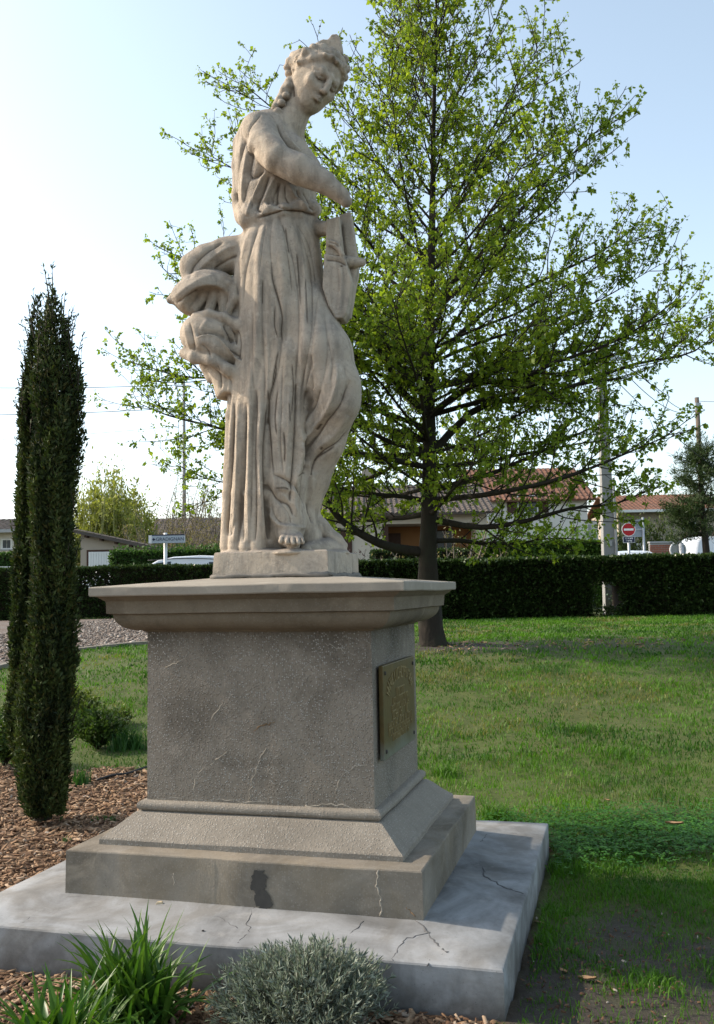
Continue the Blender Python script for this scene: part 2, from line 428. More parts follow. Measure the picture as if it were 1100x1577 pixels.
og += [(0.484, 0.438)]
ring_loft('ogee_moulding', og, M_BASE, plinth, 30, 0.0022, 3, chip=0.004)
tor = [(0.474, 0.430)] + [(0.474 + 0.020 * math.cos(a), 0.4575 + 0.0195 * math.sin(a)) for a in np.linspace(-1.35, 1.45, 8)] + [(0.455, 0.478)]
ring_loft('torus_moulding', tor, M_BASE, plinth, 30, 0.0018, 4)
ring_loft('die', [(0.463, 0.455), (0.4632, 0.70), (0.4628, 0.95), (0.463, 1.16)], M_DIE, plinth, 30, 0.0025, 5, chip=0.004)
ov = [(0.466, 1.131), (0.476, 1.136)]
for k in range(0, 9):
    a = k / 8 * math.pi / 2; ov.append((0.478 + 0.083 * math.sin(a) , 1.139 + 0.066 * (1 - math.cos(a))))
ov += [(0.561, 1.2085)]
ring_loft('ovolo_moulding', ov, M_CORN, plinth, 30, 0.002, 6, chip=0.003)
ring_loft('fascia', [(0.556, 1.204), (0.5805, 1.2092), (0.5814, 1.253), (0.583, 1.257), (0.590, 1.262), (0.603, 1.270), (0.611, 1.2785), (0.56, 1.281)], M_CORN, plinth, 30, 0.0018, 7, chip=0.004)
ring_loft('cap_slab', [(0.60, 1.2760), (0.6255, 1.2778), (0.6285, 1.282)] + bev(0.6292, 1.3141, 0.005) + [(0.48, 1.3265), (0.36, 1.3365), (0.27, 1.3445)], M_CAP, plinth, 40, 0.0016, 8, chip=0.005)

# repaired cracks that stand proud of the render, traced where they run
def on_front(px, py, hx):
    """the place on the front face (half depth hx + HE) at this spot of the photograph"""
    d = FWD + RGT * ((px - PW / 2) / FPX) - UPV * ((py - PH / 2) / FPX)
    c, s_ = math.cos(MROT), math.sin(MROT)
    ox, oy = to_mon(C0[0], C0[1]); dx, dy = d[0] * c + d[1] * s_, -d[0] * s_ + d[1] * c
    k = (-(hx + HE) - oy) / dy
    return np.array([ox + dx * k, -(hx + HE), CAMZ + d[2] * k])
def on_side(px, py, hx):
    d = FWD + RGT * ((px - PW / 2) / FPX) - UPV * ((py - PH / 2) / FPX)
    c, s_ = math.cos(MROT), math.sin(MROT)
    ox, oy = to_mon(C0[0], C0[1]); dx, dy = d[0] * c + d[1] * s_, -d[0] * s_ + d[1] * c
    k = (hx - ox) / dx
    return np.array([hx, oy + dy * k, CAMZ + d[2] * k])
M_CRACK = plain('crack_mortar', (0.30, 0.27, 0.225), 0.95, 0.3, 60)
M_RUST = plain('crack_rust', (0.17, 0.11, 0.06), 0.95, 0.35, 60)
M_DARKCR = plain('crack_dark', (0.055, 0.05, 0.045), 0.95, 0.3, 60)
def jitter_line(pts, n=5, a=0.0035, seed=0):
    r = np.random.default_rng(seed); out = [np.array(pts[0], float)]
    for i in range(len(pts) - 1):
        p, q = np.array(pts[i], float), np.array(pts[i + 1], float)
        for k in range(1, n + 1): out.append(p + (q - p) * k / n + (r.normal(0, a, 3) * (k < n or i < len(pts) - 2)))
    return out
FC = [([(318, 1140), (330, 1100), (345, 1082), (360, 1068)], 0.0035, M_CRACK), ([(298, 1228), (302, 1195), (330, 1172), (350, 1158)], 0.004, M_CRACK),
      ([(254, 1226), (256, 1190)], 0.0025, M_CRACK), ([(383, 1232), (388, 1200), (402, 1170), (410, 1152)], 0.0035, M_CRACK), ([(517, 1222), (524, 1196), (546, 1180), (566, 1178)], 0.004, M_CRACK),
      ([(255, 1028), (278, 1018), (292, 1005)], 0.003, M_CRACK), ([(500, 990), (524, 1000), (546, 1010)], 0.003, M_CRACK), ([(388, 1128), (404, 1116), (424, 1112)], 0.0035, M_RUST),
      ([(240, 1229), (300, 1230), (360, 1234), (430, 1236)], 0.003, M_CRACK), ([(470, 1241), (510, 1240), (560, 1246)], 0.003, M_CRACK),
      ([(420, 1060), (432, 1085), (430, 1110)], 0.002, M_CRACK)]
for k, (pts, r, m) in enumerate(FC):
    P3 = jitter_line([on_front(x, y, 0.4634) for x, y in pts], 6, 0.003, k)
    for p in P3: p[1] = -(0.4634 + HE) + 0.0012
    MB().tube(P3, [r * .75 * (0.4 + 0.8 * random.random()) for _ in P3], 6).build('crack_repair', m, plinth, smooth=True)
for k, (pts, r, m) in enumerate([([(583, 1340), (580, 1365), (588, 1390), (585, 1411)], 0.005, M_CRACK), ([(626, 1398), (640, 1412)], 0.003, M_RUST),
                                ([(397, 1338), (398, 1360), (395, 1396)], 0.004, M_DARKCR), ([(267, 1345), (268, 1365)], 0.003, M_CRACK)]):
    P3 = jitter_line([on_front(x, y, 0.6846) for x, y in pts], 6, 0.003, k + 40)
    for p in P3: p[1] = -(0.6846 + HE) + 0.0015
    MB().tube(P3, [r * .75 * (0.4 + 0.8 * random.random()) for _ in P3], 6).build('crack_repair', m, plinth, smooth=True)
# damp dark stain below the joint of the step, and hairline cracks over the slab
def flat_patch(name, pts, mat, off):
    V = [np.array(p) for p in pts]
    V = [(v[0], v[1] + off, v[2]) for v in V]; n = len(pts)
    me = bpy.data.meshes.new(name); me.from_pydata(V, [], [tuple(range(n))]); me.materials.append(mat)
    return obj_mesh(name, me, plinth)
t = NT('damp_stain'); t.color(t.mix(t.noise(40, 5), (0.035, 0.033, 0.030), (0.075, 0.07, 0.062))).rough(0.8)
sp = [(392, 1340), (404, 1339), (412, 1352), (410, 1366), (416, 1380), (424, 1397), (400, 1397), (393, 1392), (394, 1374), (386, 1368), (388, 1352)]
sp = jitter_line([on_front(x, y, 0.6841) for x, y in sp + sp[:1]], 4, 0.004, 3)[:-1]
for p in sp: p[1] = -(0.6841 + HE)
flat_patch('damp_stain', sp, t.m, -0.0045)
def on_top(px, py, z):
    d = FWD + RGT * ((px - PW / 2) / FPX) - UPV * ((py - PH / 2) / FPX); k = (z - CAMZ) / d[2]
    x, y = C0[0] + d[0] * k, C0[1] + d[1] * k; a, b = to_mon(x, y); return np.array([a, b, z])
for k, (pts, r) in enumerate([([(395, 1398), (380, 1424), (384, 1436), (366, 1449)], 0.003), ([(640, 1424), (660, 1440), (676, 1458), (690, 1466)], 0.007), ([(660, 1440), (628, 1446), (612, 1460), (606, 1474)], 0.003),
                              ([(690, 1466), (664, 1470), (658, 1482)], 0.003), ([(740, 1330), (748, 1352), (776, 1366), (806, 1373)], 0.006), ([(740, 1300), (752, 1288), (790, 1284), (820, 1284)], 0.003), ([(240, 1398), (160, 1388), (104, 1386)], 0.003), ([(300, 1412), (340, 1416), (366, 1430)], 0.002), ([(560, 1424), (540, 1440), (520, 1446)], 0.004), ([(700, 1300), (690, 1330), (700, 1350)], 0.002), ([(60, 1400), (40, 1416), (30, 1420)], 0.002)]):
    P3 = jitter_line([on_top(x, y, 0.158) for x, y in pts], 6, 0.004, k + 80)
    for p in P3:
        dd = max(abs(p[0]) - 0.64, abs(p[1]) - 0.562, 0); p[2] = float(np.interp(dd, [0, 0.06, 0.16, 0.26, 0.34], [0.172, 0.171, 0.163, 0.156, 0.149])) - r * 0.62
    MB().tube(P3, [r * (0.6 + 0.5 * random.random()) for _ in P3], 6).build('crack', plain('slab_crack', (0.10, 0.10, 0.10), 0.95, 0.3, 60) if k == 0 else bpy.data.materials['slab_crack'], plinth, smooth=True)

# bronze plaque on the right-hand face
t = NT('old_bronze'); n1 = t.noise(7, 5, 0.65); n2 = t.noise(30, 5)
c = t.mix(n2, (0.068, 0.044, 0.012), (0.125, 0.083, 0.025)); c = t.mix(t.ramp(n1, [(0.45, 0), (0.66, 0.5)]), c, (0.060, 0.060, 0.025))
z = t.sep()[2]; c = t.mix(t.ramp(t.math('ADD', z, t.math('MULTIPLY', n1, 0.16)), [(0.72, 0.8), (0.80, 0)]), c, (0.16, 0.175, 0.15))
t.color(c).rough(0.5); t.b.inputs['Metallic'].default_value = 0.1; t.bump(n2, 0.0015); M_BRONZE = t.m
M_LETTER = plain('bronze_letters', (0.24, 0.185, 0.085), 0.55, 0.2, 40, metal=0.3)
pa, pb = on_side(589, 1024, 0.49), on_side(637.5, 1011, 0.49); pc, pd = on_side(592, 1172, 0.49), on_side(639, 1138, 0.49)
ya, yb_ = (pa[1] + pc[1]) / 2, (pb[1] + pd[1]) / 2; zt, zb = (pa[2] + pb[2]) / 2, (pc[2] + pd[2]) / 2
PLQ = (ya, yb_, zb, zt)
mb = MB(); mb.box((0.474, ya, zb), (0.491, yb_, zt)); plaque = mb.build('plaque', M_BRONZE, plinth, bevel=0.003)
mb = MB()
for yy in (ya + 0.05, yb_ - 0.05):
    for zz in (zb + 0.06, zt - 0.06): MB().tube([(0.462, yy, zz), (0.475, yy, zz)], 0.012, 8).build('spacer', M_BRONZE, plaque)
for yy in (ya + 0.03, yb_ - 0.03):
    for zz in (zb + 0.03, zt - 0.03):
        mb = MB(); mb.tube([(0.490, yy, zz), (0.496, yy, zz)], [0.009, 0.006], 8); mb.build('screw', M_DARKCR, plaque, smooth=True)
mb = MB(); wy, hz_ = yb_ - ya, zt - zb; rr = random.Random(2)
def glyph(yc, zc, h, ang):
    """one worn raised capital, too eroded to read"""
    ca, sa = math.cos(ang), math.sin(ang)
    for (a0, b0, a1, b1) in rr.choice([((-.3, -.5, -.18, .5), (.18, -.5, .3, .5), (-.18, -.06, .18, .06)), ((-.3, -.5, -.16, .5), (-.16, .38, .28, .5), (-.16, -.5, .28, -.38)),
                                       ((-.07, -.5, .07, .5),), ((-.3, -.5, -.16, .5), (-.16, .36, .2, .5), (.14, 0, .28, .36))]):
        vs = []
        for x in (0.4905, 0.4945):
            for (u, w) in ((a0, b0), (a1, b0), (a1, b1), (a0, b1)): vs.append((x, yc + h * (u * ca - w * sa), zc + h * (u * sa + w * ca)))
        mb.add(vs, [(0, 1, 2, 3), (4, 7, 6, 5), (0, 4, 5, 1), (1, 5, 6, 2), (2, 6, 7, 3), (3, 7, 4, 0)])
for k in range(17):
    a = math.radians(160 - k * 140 / 16); glyph((ya + yb_) / 2 + 0.40 * wy * math.cos(a), zb + hz_ * 0.63 + 0.24 * hz_ * math.sin(a), 0.046, a - math.pi / 2)
for (zf, n, wd, h) in ((0.66, 6, 0.28, 0.036), (0.58, 13, 0.5, 0.026), (0.50, 15, 0.56, 0.026), (0.43, 12, 0.5, 0.036), (0.33, 19, 0.76, 0.028), (0.26, 19, 0.74, 0.028), (0.19, 14, 0.5, 0.028)):
    for k in range(n):
        if rr.random() < 0.12: continue
        glyph((ya + yb_) / 2 + wd * wy * ((k + 0.5) / n - 0.5), zb + hz_ * zf, h, 0)
mb.build('lettering', M_LETTER, plaque)['kind'] = 'stuff'
# ------------------------------------------------------------------ the statue (sculpted as one distance field)
Y0 = 4.05; SPX = 4.05 / FPX * 1.006          # metres per photograph pixel at the statue
def P(px, py, d=0.0): return at(px, py, Y0 - d * SPX)

class Field:
    def __init__(s, lo, hi, h):
        s.lo = np.array(lo); s.h = h
        s.n = np.ceil((np.array(hi) - s.lo) / h).astype(int) + 1
        s.F = np.full(tuple(s.n), 0.5, dtype=np.float32)
        s.ax = [s.lo[i] + np.arange(s.n[i]) * h for i in range(3)]
    def block(s, lo, hi, m):
        a = np.clip(np.floor((np.array(lo) - m - s.lo) / s.h).astype(int), 0, s.n - 1)
        b = np.clip(np.ceil((np.array(hi) + m - s.lo) / s.h).astype(int) + 1, 1, s.n)
        sl = tuple(slice(a[i], max(b[i], a[i] + 1)) for i in range(3))
        X = s.ax[0][sl[0]][:, None, None]; Y = s.ax[1][sl[1]][None, :, None]; Z = s.ax[2][sl[2]][None, None, :]
        return sl, X, Y, Z
    def join(s, sl, d, k):
        a = s.F[sl]; d = d.astype(np.float32)
        if k <= 0: s.F[sl] = np.minimum(a, d); return
        h = np.clip(0.5 + 0.5 * (d - a) / k, 0, 1); s.F[sl] = d * (1 - h) + a * h - k * h * (1 - h)
    def cut(s, sl, d, k):
        a = s.F[sl]; b = -d.astype(np.float32)
        h = np.clip(0.5 - 0.5 * (b - a) / max(k, 1e-6), 0, 1); h = 1 - h
        h = np.clip(0.5 + 0.5 * (b - a) / max(k, 1e-6), 0, 1)
        s.F[sl] = a * (1 - h) + b * h + k * h * (1 - h)
    def cone(s, a, b, ra, rb, k=0.02, sub=False):
        a = np.array(a); b = np.array(b); m = max(ra, rb) + k + 0.012
        sl, X, Y, Z = s.block(np.minimum(a, b), np.maximum(a, b), m)
        ab = b - a; L = max(ab @ ab, 1e-9)
        t = np.clip(((X - a[0]) * ab[0] + (Y - a[1]) * ab[1] + (Z - a[2]) * ab[2]) / L, 0, 1)
        d = np.sqrt((X - a[0] - t * ab[0]) ** 2 + (Y - a[1] - t * ab[1]) ** 2 + (Z - a[2] - t * ab[2]) ** 2) - (ra + (rb - ra) * t)
        (s.cut if sub else s.join)(sl, d, k)
    def chain(s, pts, rads, k=0.015, sub=False):
        for i in range(len(pts) - 1): s.cone(pts[i], pts[i + 1], rads[i], rads[i + 1], k, sub)
    def ell(s, c, r, k=0.02, R=None, sub=False):
        c = np.array(c); r = np.array(r, dtype=float); m = r.max()
        sl, X, Y, Z = s.block(c - m, c + m, k + 0.012)
        dx, dy, dz = X - c[0], Y - c[1], Z - c[2]
        if R is None: q = (dx / r[0]) ** 2 + (dy / r[1]) ** 2 + (dz / r[2]) ** 2
        else: q = sum(((dx * R[i][0] + dy * R[i][1] + dz * R[i][2]) / r[i]) ** 2 for i in range(3))
        q = np.sqrt(q); d = (q - 1) * r.min() * 0.6 + (q - 1) * 0.4 * m
        (s.cut if sub else s.join)(sl, d, k)
    def loft(s, secs, k=0.02, fold=None):
        """stack of ellipses: (z, x, y, half width, front depth, back depth)"""
        secs = sorted(secs); A = np.array(secs)
        lo = (A[:, 1] - A[:, 3]).min(), (A[:, 2] - A[:, 4]).min(), A[0, 0]
        hi = (A[:, 1] + A[:, 3]).max(), (A[:, 2] + A[:, 5]).max(), A[-1, 0]
        sl, X, Y, Z = s.block(lo, hi, k + 0.03)
        f = [np.interp(Z, A[:, 0], A[:, i]) for i in range(1, 6)]
        # smooth interpolation between the sections
        dx = X - f[0]; dy = Y - f[1]
        hy = np.where(dy < 0, f[3], f[4]); q = np.sqrt((dx / f[2]) ** 2 + (dy / hy) ** 2)
        sc = np.minimum(f[2], hy) * 0.5 + 0.5 * np.maximum(f[2], hy)
        d = (q - 1) * sc * 0.8
        if fold is not None: d = d + fold(np.arctan2(dx, -dy), Z, q)
        d = np.maximum(d, np.maximum(A[0, 0] - Z, Z - A[-1, 0]))
        s.join(sl, d, k)
    def slab(s, poly, y0, y1, k=0.01, rnd=0.004, skew=0.0):
        """polygon in x,z with thickness from y0 to y1"""
        p = np.array(poly)
        sl, X, Y, Z = s.block((p[:, 0].min() - abs(skew), y0, p[:, 1].min()), (p[:, 0].max() + abs(skew), y1, p[:, 1].max()), k + 0.015)
        Xs = X - skew * (Y - y0) / (y1 - y0)
        dd = np.full(np.broadcast(Xs, Z).shape, 1e9); sg = np.ones_like(dd)
        n = len(p); j = n - 1
        for i in range(n):
            e = p[j] - p[i]; wx = Xs - p[i][0]; wz = Z - p[i][1]
            t = np.clip((wx * e[0] + wz * e[1]) / (e @ e), 0, 1)
            dd = np.minimum(dd, (wx - e[0] * t) ** 2 + (wz - e[1] * t) ** 2)
            c1 = Z >= p[i][1]; c2 = Z < p[j][1]; c3 = e[0] * wz > e[1] * wx
            fl = (c1 & c2 & c3) | (~c1 & ~c2 & ~c3); sg = np.where(fl, -sg, sg); j = i
        d2 = sg * np.sqrt(dd); dy = np.maximum(y0 - Y, Y - y1)
        d = np.minimum(np.maximum(d2, dy), 0) + np.sqrt(np.maximum(d2, 0) ** 2 + np.maximum(dy, 0) ** 2) - rnd
        s.join(sl, d, k)
    def mesh(s):
        """surface nets"""
        F = s.F; ins = F < 0
        nx, ny, nz = F.shape
        cnt = np.zeros((nx - 1, ny - 1, nz - 1), dtype=np.int8)
        for i in (0, 1):
            for j in (0, 1):
                for l in (0, 1): cnt += ins[i:nx - 1 + i, j:ny - 1 + j, l:nz - 1 + l]
        cells = np.argwhere((cnt > 0) & (cnt < 8)); idx = np.full(cnt.shape, -1, dtype=np.int32)
        idx[tuple(cells.T)] = np.arange(len(cells))
        acc = np.zeros((len(cells), 3)); num = np.zeros(len(cells))
        cs = [(i, j, l) for i in (0, 1) for j in (0, 1) for l in (0, 1)]
        val = {c: F[cells[:, 0] + c[0], cells[:, 1] + c[1], cells[:, 2] + c[2]] for c in cs}
        for c in cs:
            for a in range(3):
                if c[a]: continue
                e = list(c); e[a] = 1; e = tuple(e)
                v0, v1 = val[c], val[e]; m = (v0 < 0) != (v1 < 0)
                t = np.where(m, v0 / np.where(m, v0 - v1, 1), 0)
                p = np.tile(np.array(c, dtype=float), (len(cells), 1)); p[:, a] += t
                acc[m] += p[m]; num[m] += 1
        V = s.lo + (cells + acc / num[:, None]) * s.h
        Q = []
        for a in range(3):
            b, c = (a + 1) % 3, (a + 2) % 3
            sl0 = [slice(1, -1)] * 3; sl0[a] = slice(0, -1); sl1 = list(sl0); sl1[a] = slice(1, None)
            i0 = ins[tuple(sl0)]; i1 = ins[tuple(sl1)]; e = np.argwhere(i0 != i1)
            st = i0[tuple(e.T)]
            off = np.ones(3, dtype=int); off[a] = 0; e = e + off
            q = []
            for (db, dc) in ((1, 1), (0, 1), (0, 0), (1, 0)):
                g = e.copy(); g[:, b] -= db; g[:, c] -= dc; q.append(idx[tuple(g.T)])
            q = np.array(q).T; q[~st] = q[~st][:, ::-1]; Q.append(q)
        return V, np.concatenate(Q)

def normals(V, Q):
    n = np.cross(V[Q[:, 2]] - V[Q[:, 0]], V[Q[:, 3]] - V[Q[:, 1]])
    N = np.zeros_like(V)
    for i in range(4): np.add.at(N, Q[:, i], n)
    return N / (np.linalg.norm(N, axis=1, keepdims=True) + 1e-12)

def smooth_np(V, Q, it=1, lam=0.5, wt=None):
    E = np.concatenate([Q[:, [0, 1]], Q[:, [1, 2]], Q[:, [2, 3]], Q[:, [3, 0]]])
    deg = np.bincount(E[:, 0], minlength=len(V)) + np.bincount(E[:, 1], minlength=len(V))
    for _ in range(it):
        A = np.zeros_like(V)
        for c in range(3):
            A[:, c] = np.bincount(E[:, 0], V[E[:, 1], c], len(V)) + np.bincount(E[:, 1], V[E[:, 0], c], len(V))
        A /= deg[:, None]; w_ = lam if wt is None else (lam * wt)[:, None]
        V = V + (A - V) * w_
    return V

def rotm(axis, a):
    return np.array(Matrix.Rotation(math.radians(a), 3, axis))

def build_statue(h=0.0038):
    S = SPX
    Fd = Field((-0.86, Y0 - 0.36, 1.40), (0.09, Y0 + 0.36, 3.80), h)
    rng = np.random.default_rng(5)
    def z_of(py): return P(440, py)[2]
    def sec(py, cx, hw, fd, bd, dc=0.0):
        p = P(cx, py, dc); return (p[2], p[0], p[1], hw * S, fd * S, bd * S)
    # --- torso and blouse
    Fd.loft([sec(345, 430, 50, 50, 46), sec(325, 428, 60, 56, 50), sec(300, 425, 64, 60, 54), sec(270, 420, 60, 62, 54),
             sec(240, 414, 54, 58, 52), sec(212, 412, 50, 46, 44), sec(190, 414, 40, 30, 32), sec(178, 416, 26, 18, 20)], 0.03)
    Fd.cone(P(470, 262, 22), P(455, 232, 26), 26 * S, 20 * S, 0.05)          # breast
    # blouse overhang above the girdle
    Fd.chain([P(378, 326, 6), P(385, 336, 28), P(410, 331, 48), P(436, 322, 58), P(462, 321, 46), P(482, 323, 20), P(488, 322, -10)],
             [15 * S, 17 * S, 10 * S, 6 * S, 9 * S, 10 * S, 8 * S], 0.026)
    Fd.cone(P(372, 318, -8), P(384, 342, 4), 13 * S, 13 * S, 0.025)
    # neck
    Fd.cone(P(446, 196, 2), P(471, 140, 6), 24 * S, 20 * S, 0.022)
    Fd.cone(P(434, 194, 4), P(400, 197, 18), 20 * S, 24 * S, 0.03)
    # far shoulder
    Fd.cone(P(436, 196, -14), P(448, 226, -34), 24 * S, 26 * S, 0.05)
    # --- near arm, broken at the wrist
    Fd.chain([P(399, 202, 28), P(408, 222, 52), P(427, 244, 78)], [29 * S, 26 * S, 22.5 * S], 0.005)
    Fd.chain([P(436, 249, 76), P(462, 261, 84), P(500, 281, 88), P(526, 301, 86), P(533, 310, 86)], [22 * S, 23 * S, 17 * S, 12 * S, 9.5 * S], 0.006)
    # cloth behind the shoulder
    Fd.chain([P(386, 200, -8), P(374, 222, -6), P(369, 255, -4), P(368, 300, -2), P(374, 335, -4)], [17 * S, 14 * S, 11 * S, 10 * S, 12 * S], 0.02)
    # --- cloth gathered over the far hip
    Fd.chain([P(378, 388, -4), P(350, 394, 0), P(318, 402, 2), P(296, 412, 2)], [28 * S, 27 * S, 24 * S, 17 * S], 0.03)
    Fd.chain([P(296, 408, 2), P(300, 440, 6)], [18 * S, 20 * S], 0.03)
    rz = lambda a: [np.array([math.cos(a), 0, -math.sin(a)]), np.array([0, 1.0, 0]), np.array([math.sin(a), 0, math.cos(a)])]
    # hood-like flap: a shell open towards the viewer, with folds running into it
    Fd.ell(P(316, 452, 10), (51 * S, 40 * S, 35 * S), 0.012, rz(math.radians(-14)))
    Fd.chain([P(262, 462, 12), P(280, 452, 18), P(300, 440, 20)], [6 * S, 12 * S, 14 * S], 0.02)
    Fd.ell(P(318, 472, 44), (42 * S, 34 * S, 31 * S), 0.010, rz(math.radians(-14)), True)
    for a, b, r in (((332, 428), (300, 476), 6), ((336, 430), (322, 480), 7), ((342, 430), (346, 480), 8), ((352, 436), (358, 478), 8), ((322, 428), (284, 470), 6)):
        Fd.chain([P(a[0], a[1], 34), P((a[0] + b[0]) / 2, (a[1] + b[1]) / 2, 20), P(b[0], b[1], 18)], [r * .6 * S, r * S, r * 1.1 * S], 0.014)
    Fd.chain([P(356, 440, 30), P(360, 460, 32), P(350, 482, 34)], [5 * S, 7 * S, 5 * S], 0.010)
    # full gathered cloth below it
    Fd.ell(P(324, 518, 10), (48 * S, 40 * S, 36 * S), 0.010, rz(math.radians(10)))
    Fd.chain([P(300, 486, 30), P(322, 482, 40), P(344, 488, 40), P(366, 502, 34), P(380, 516, 26)], [5 * S, 6 * S, 6 * S, 9 * S, 6 * S], 0.014)
    Fd.chain([P(362, 496, 20), P(374, 526, 16), P(372, 556, 12)], [14 * S, 14 * S, 8 * S], 0.018)
    # second layer with a free lower edge
    Fd.ell(P(330, 536, 16), (48 * S, 38 * S, 24 * S), 0.008, rz(math.radians(24)))
    Fd.chain([P(284, 544, 14), P(300, 551, 30), P(326, 554, 40), P(350, 569, 38), P(374, 588, 28)], [8 * S, 9 * S, 9 * S, 9 * S, 6 * S], 0.016)
    Fd.ell(P(316, 590, 40), (36 * S, 30 * S, 17 * S), 0.008, rz(math.radians(33)), True)
    # hanging tail, open below like a bell
    Fd.chain([P(326, 556, 6), P(336, 574, 8), P(344, 584, 8)], [14 * S, 15 * S, 14 * S], 0.01)
    Fd.cone(P(342, 562, 12), P(354, 602, 12), 20 * S, 23 * S, 0.010)
    Fd.cone(P(318, 560, 2), P(326, 582, 4), 12 * S, 9 * S, 0.010)
    Fd.ell(P(354, 633, 14), (31 * S, 34 * S, 23 * S), 0.005, rz(math.radians(12)), True)
    Fd.ell(P(352, 612, 36), (16 * S, 18 * S, 9 * S), 0.006, rz(math.radians(12)), True)
    # --- skirt, upper swell and the long fall
    def fold(phi, Z, q):
        t = np.clip((z_of(330) - Z) / 0.35, 0, 1)
        amp = 0.0028 * t
        return amp * (np.sin(phi * 13 + 4.0 * np.sin(Z * 1.7)) + 0.6 * np.sin(phi * 23 - Z * 2.2))
    Fd.loft([sec(322, 440, 46, 44, 40), sec(345, 436, 54, 52, 44), sec(375, 431, 63, 60, 50), sec(410, 429, 69, 66, 54), sec(450, 430, 70, 68, 56),
             sec(500, 430, 69, 68, 58), sec(560, 424, 68, 64, 58), sec(620, 414, 62, 62, 58), sec(690, 408, 60, 58, 58), sec(760, 405, 59, 56, 58),
             sec(815, 402, 57, 55, 58), sec(846, 402, 58, 56, 60)], 0.02, fold)
    # standing leg under the cloth
    Fd.chain([P(452, 560, 28), P(446, 660, 34), P(440, 740, 34), P(440, 800, 34), P(441, 818, 36)], [44 * S, 32 * S, 30 * S, 30 * S, 26 * S], 0.03)
    # falling folds at the left
    for x0, x1, d, r in ((356, 352, 18, 9), (372, 366, 34, 9), (388, 384, 46, 10), (404, 400, 50, 12)):
        Fd.chain([P(x0 + 6, 560, d), P(x0, 640, d), P(x1, 760, d + 2), P(x1 - 2, 842, d + 4)], [r * 0.5 * S, r * 0.9 * S, r * S, (r + 2) * S], 0.012)
    # --- bent leg
    Fd.chain([P(456, 430, 10), P(470, 480, 26), P(498, 545, 44), P(515, 594, 50), P(518, 618, 48)], [32 * S, 40 * S, 43 * S, 38 * S, 35 * S], 0.03)
    Fd.chain([P(518, 618, 48), P(503, 680, 22), P(482, 740, 0), P(468, 790, -16)], [35 * S, 27 * S, 24 * S, 21 * S], 0.03)
    Fd.chain([P(470, 640, 24), P(470, 720, 8), P(462, 800, -6)], [28 * S, 26 * S, 24 * S], 0.04)
    Fd.chain([P(468, 790, -14), P(492, 812, -10), P(518, 832, -6), P(530, 840, -4)], [18 * S, 14 * S, 9.5 * S, 6 * S], 0.02)   # trailing foot
    Fd.chain([P(466, 800, 8), P(478, 830, 6), P(482, 846, 6)], [20 * S, 16 * S, 18 * S], 0.02)
    Fd.chain([P(474, 848, 30), P(505, 847, 4), P(526, 848, 0)], [12 * S, 17 * S, 8 * S], 0.015)
    # --- front foot with toes
    Fd.chain([P(440, 806, 38), P(445, 826, 56), P(452, 836, 70)], [21 * S, 15 * S, 11 * S], 0.02)
    for i, (tx, ty, r, dd) in enumerate(((434, 833, 6.0, 86), (443, 835, 4.8, 93), (451, 836, 4.6, 93), (459, 836, 4.4, 90), (466, 835, 4.2, 85))):
        bx = 438 + i * 5.8
        Fd.chain([P(bx, 826, 62), P((bx + tx) / 2, 829, 78), P(tx, ty, dd)], [5.8 * S, r * .92 * S, r * .88 * S], 0.005)
    # rough ground under the feet
    for (x, d, rx, rd) in ((378, 20, 40, 40), (420, 40, 44, 46), (452, 60, 40, 44), (500, -5, 44, 40), (440, -20, 80, 50)):
        Fd.ell(P(x + rng.normal(0, 5), 852, d), (rx * .85 * S, rd * .8 * S, 7 * S), 0.012)
    # --- lyre held by the other hand
    def poly(pts, d): return [(P(x, y, d)[0], P(x, y, d)[2]) for x, y in pts]
    yb = lambda d: Y0 - d * S
    Fd.slab(poly([(504, 343), (522, 338), (527, 398), (503, 396)], 40), yb(52), yb(28), 0.006, 0.003, 0.01)
    Fd.slab(poly([(501, 398), (530, 404), (541, 440), (533, 486), (528, 494), (519, 494), (508, 476), (499, 449)], 40), yb(58), yb(26), 0.008, 0.004, 0.015)
    Fd.slab(poly([(524, 336), (539, 331), (548, 398), (548, 418), (536, 484), (528, 440)], 20), yb(30), yb(-6), 0.006, 0.004, 0.012)
    Fd.chain([P(530, 403, 36), P(546, 404, 34), P(557, 404, 32)], [9 * S, 8 * S, 7 * S], 0.006)
    Fd.chain([P(508, 374, 54), P(518, 377, 57), P(527, 392, 58)], [5 * S, 4.5 * S, 4 * S], 0.006)
    Fd.cone(P(462, 352, -30), P(506, 352, 34), 16 * S, 11 * S, 0.015)                # wrist
    Fd.chain([P(455, 240, -40), P(462, 300, -58), P(460, 352, -34)], [22 * S, 20 * S, 17 * S], 0.02)
    # --- head
    R = rotm('Y', 24) @ rotm('Z', 43) @ rotm('X', 13)
    sx, fy, uz = R @ np.array([1.0, 0, 0]), R @ np.array([0, -1.0, 0]), R @ np.array([0, 0, 1.0])
    hc = P(489, 119, 12); L = 105 * S
    def H(s_, u, f): return hc + L * (s_ * sx + u * uz + f * fy)
    RM = [sx, fy, uz]
    Fd.ell(H(0, 0.05, -0.04), (0.345 * L, 0.37 * L, 0.40 * L), 0.02, RM)         # skull
    Fd.ell(H(0, -0.15, 0.10), (0.275 * L, 0.30 * L, 0.36 * L), 0.02, RM)         # face
    Fd.ell(H(0, 0.10, 0.14), (0.24 * L, 0.20 * L, 0.25 * L), 0.03, RM)           # forehead
    Fd.ell(H(0, -0.41, 0.21), (0.11 * L, 0.085 * L, 0.09 * L), 0.04, RM)          # chin
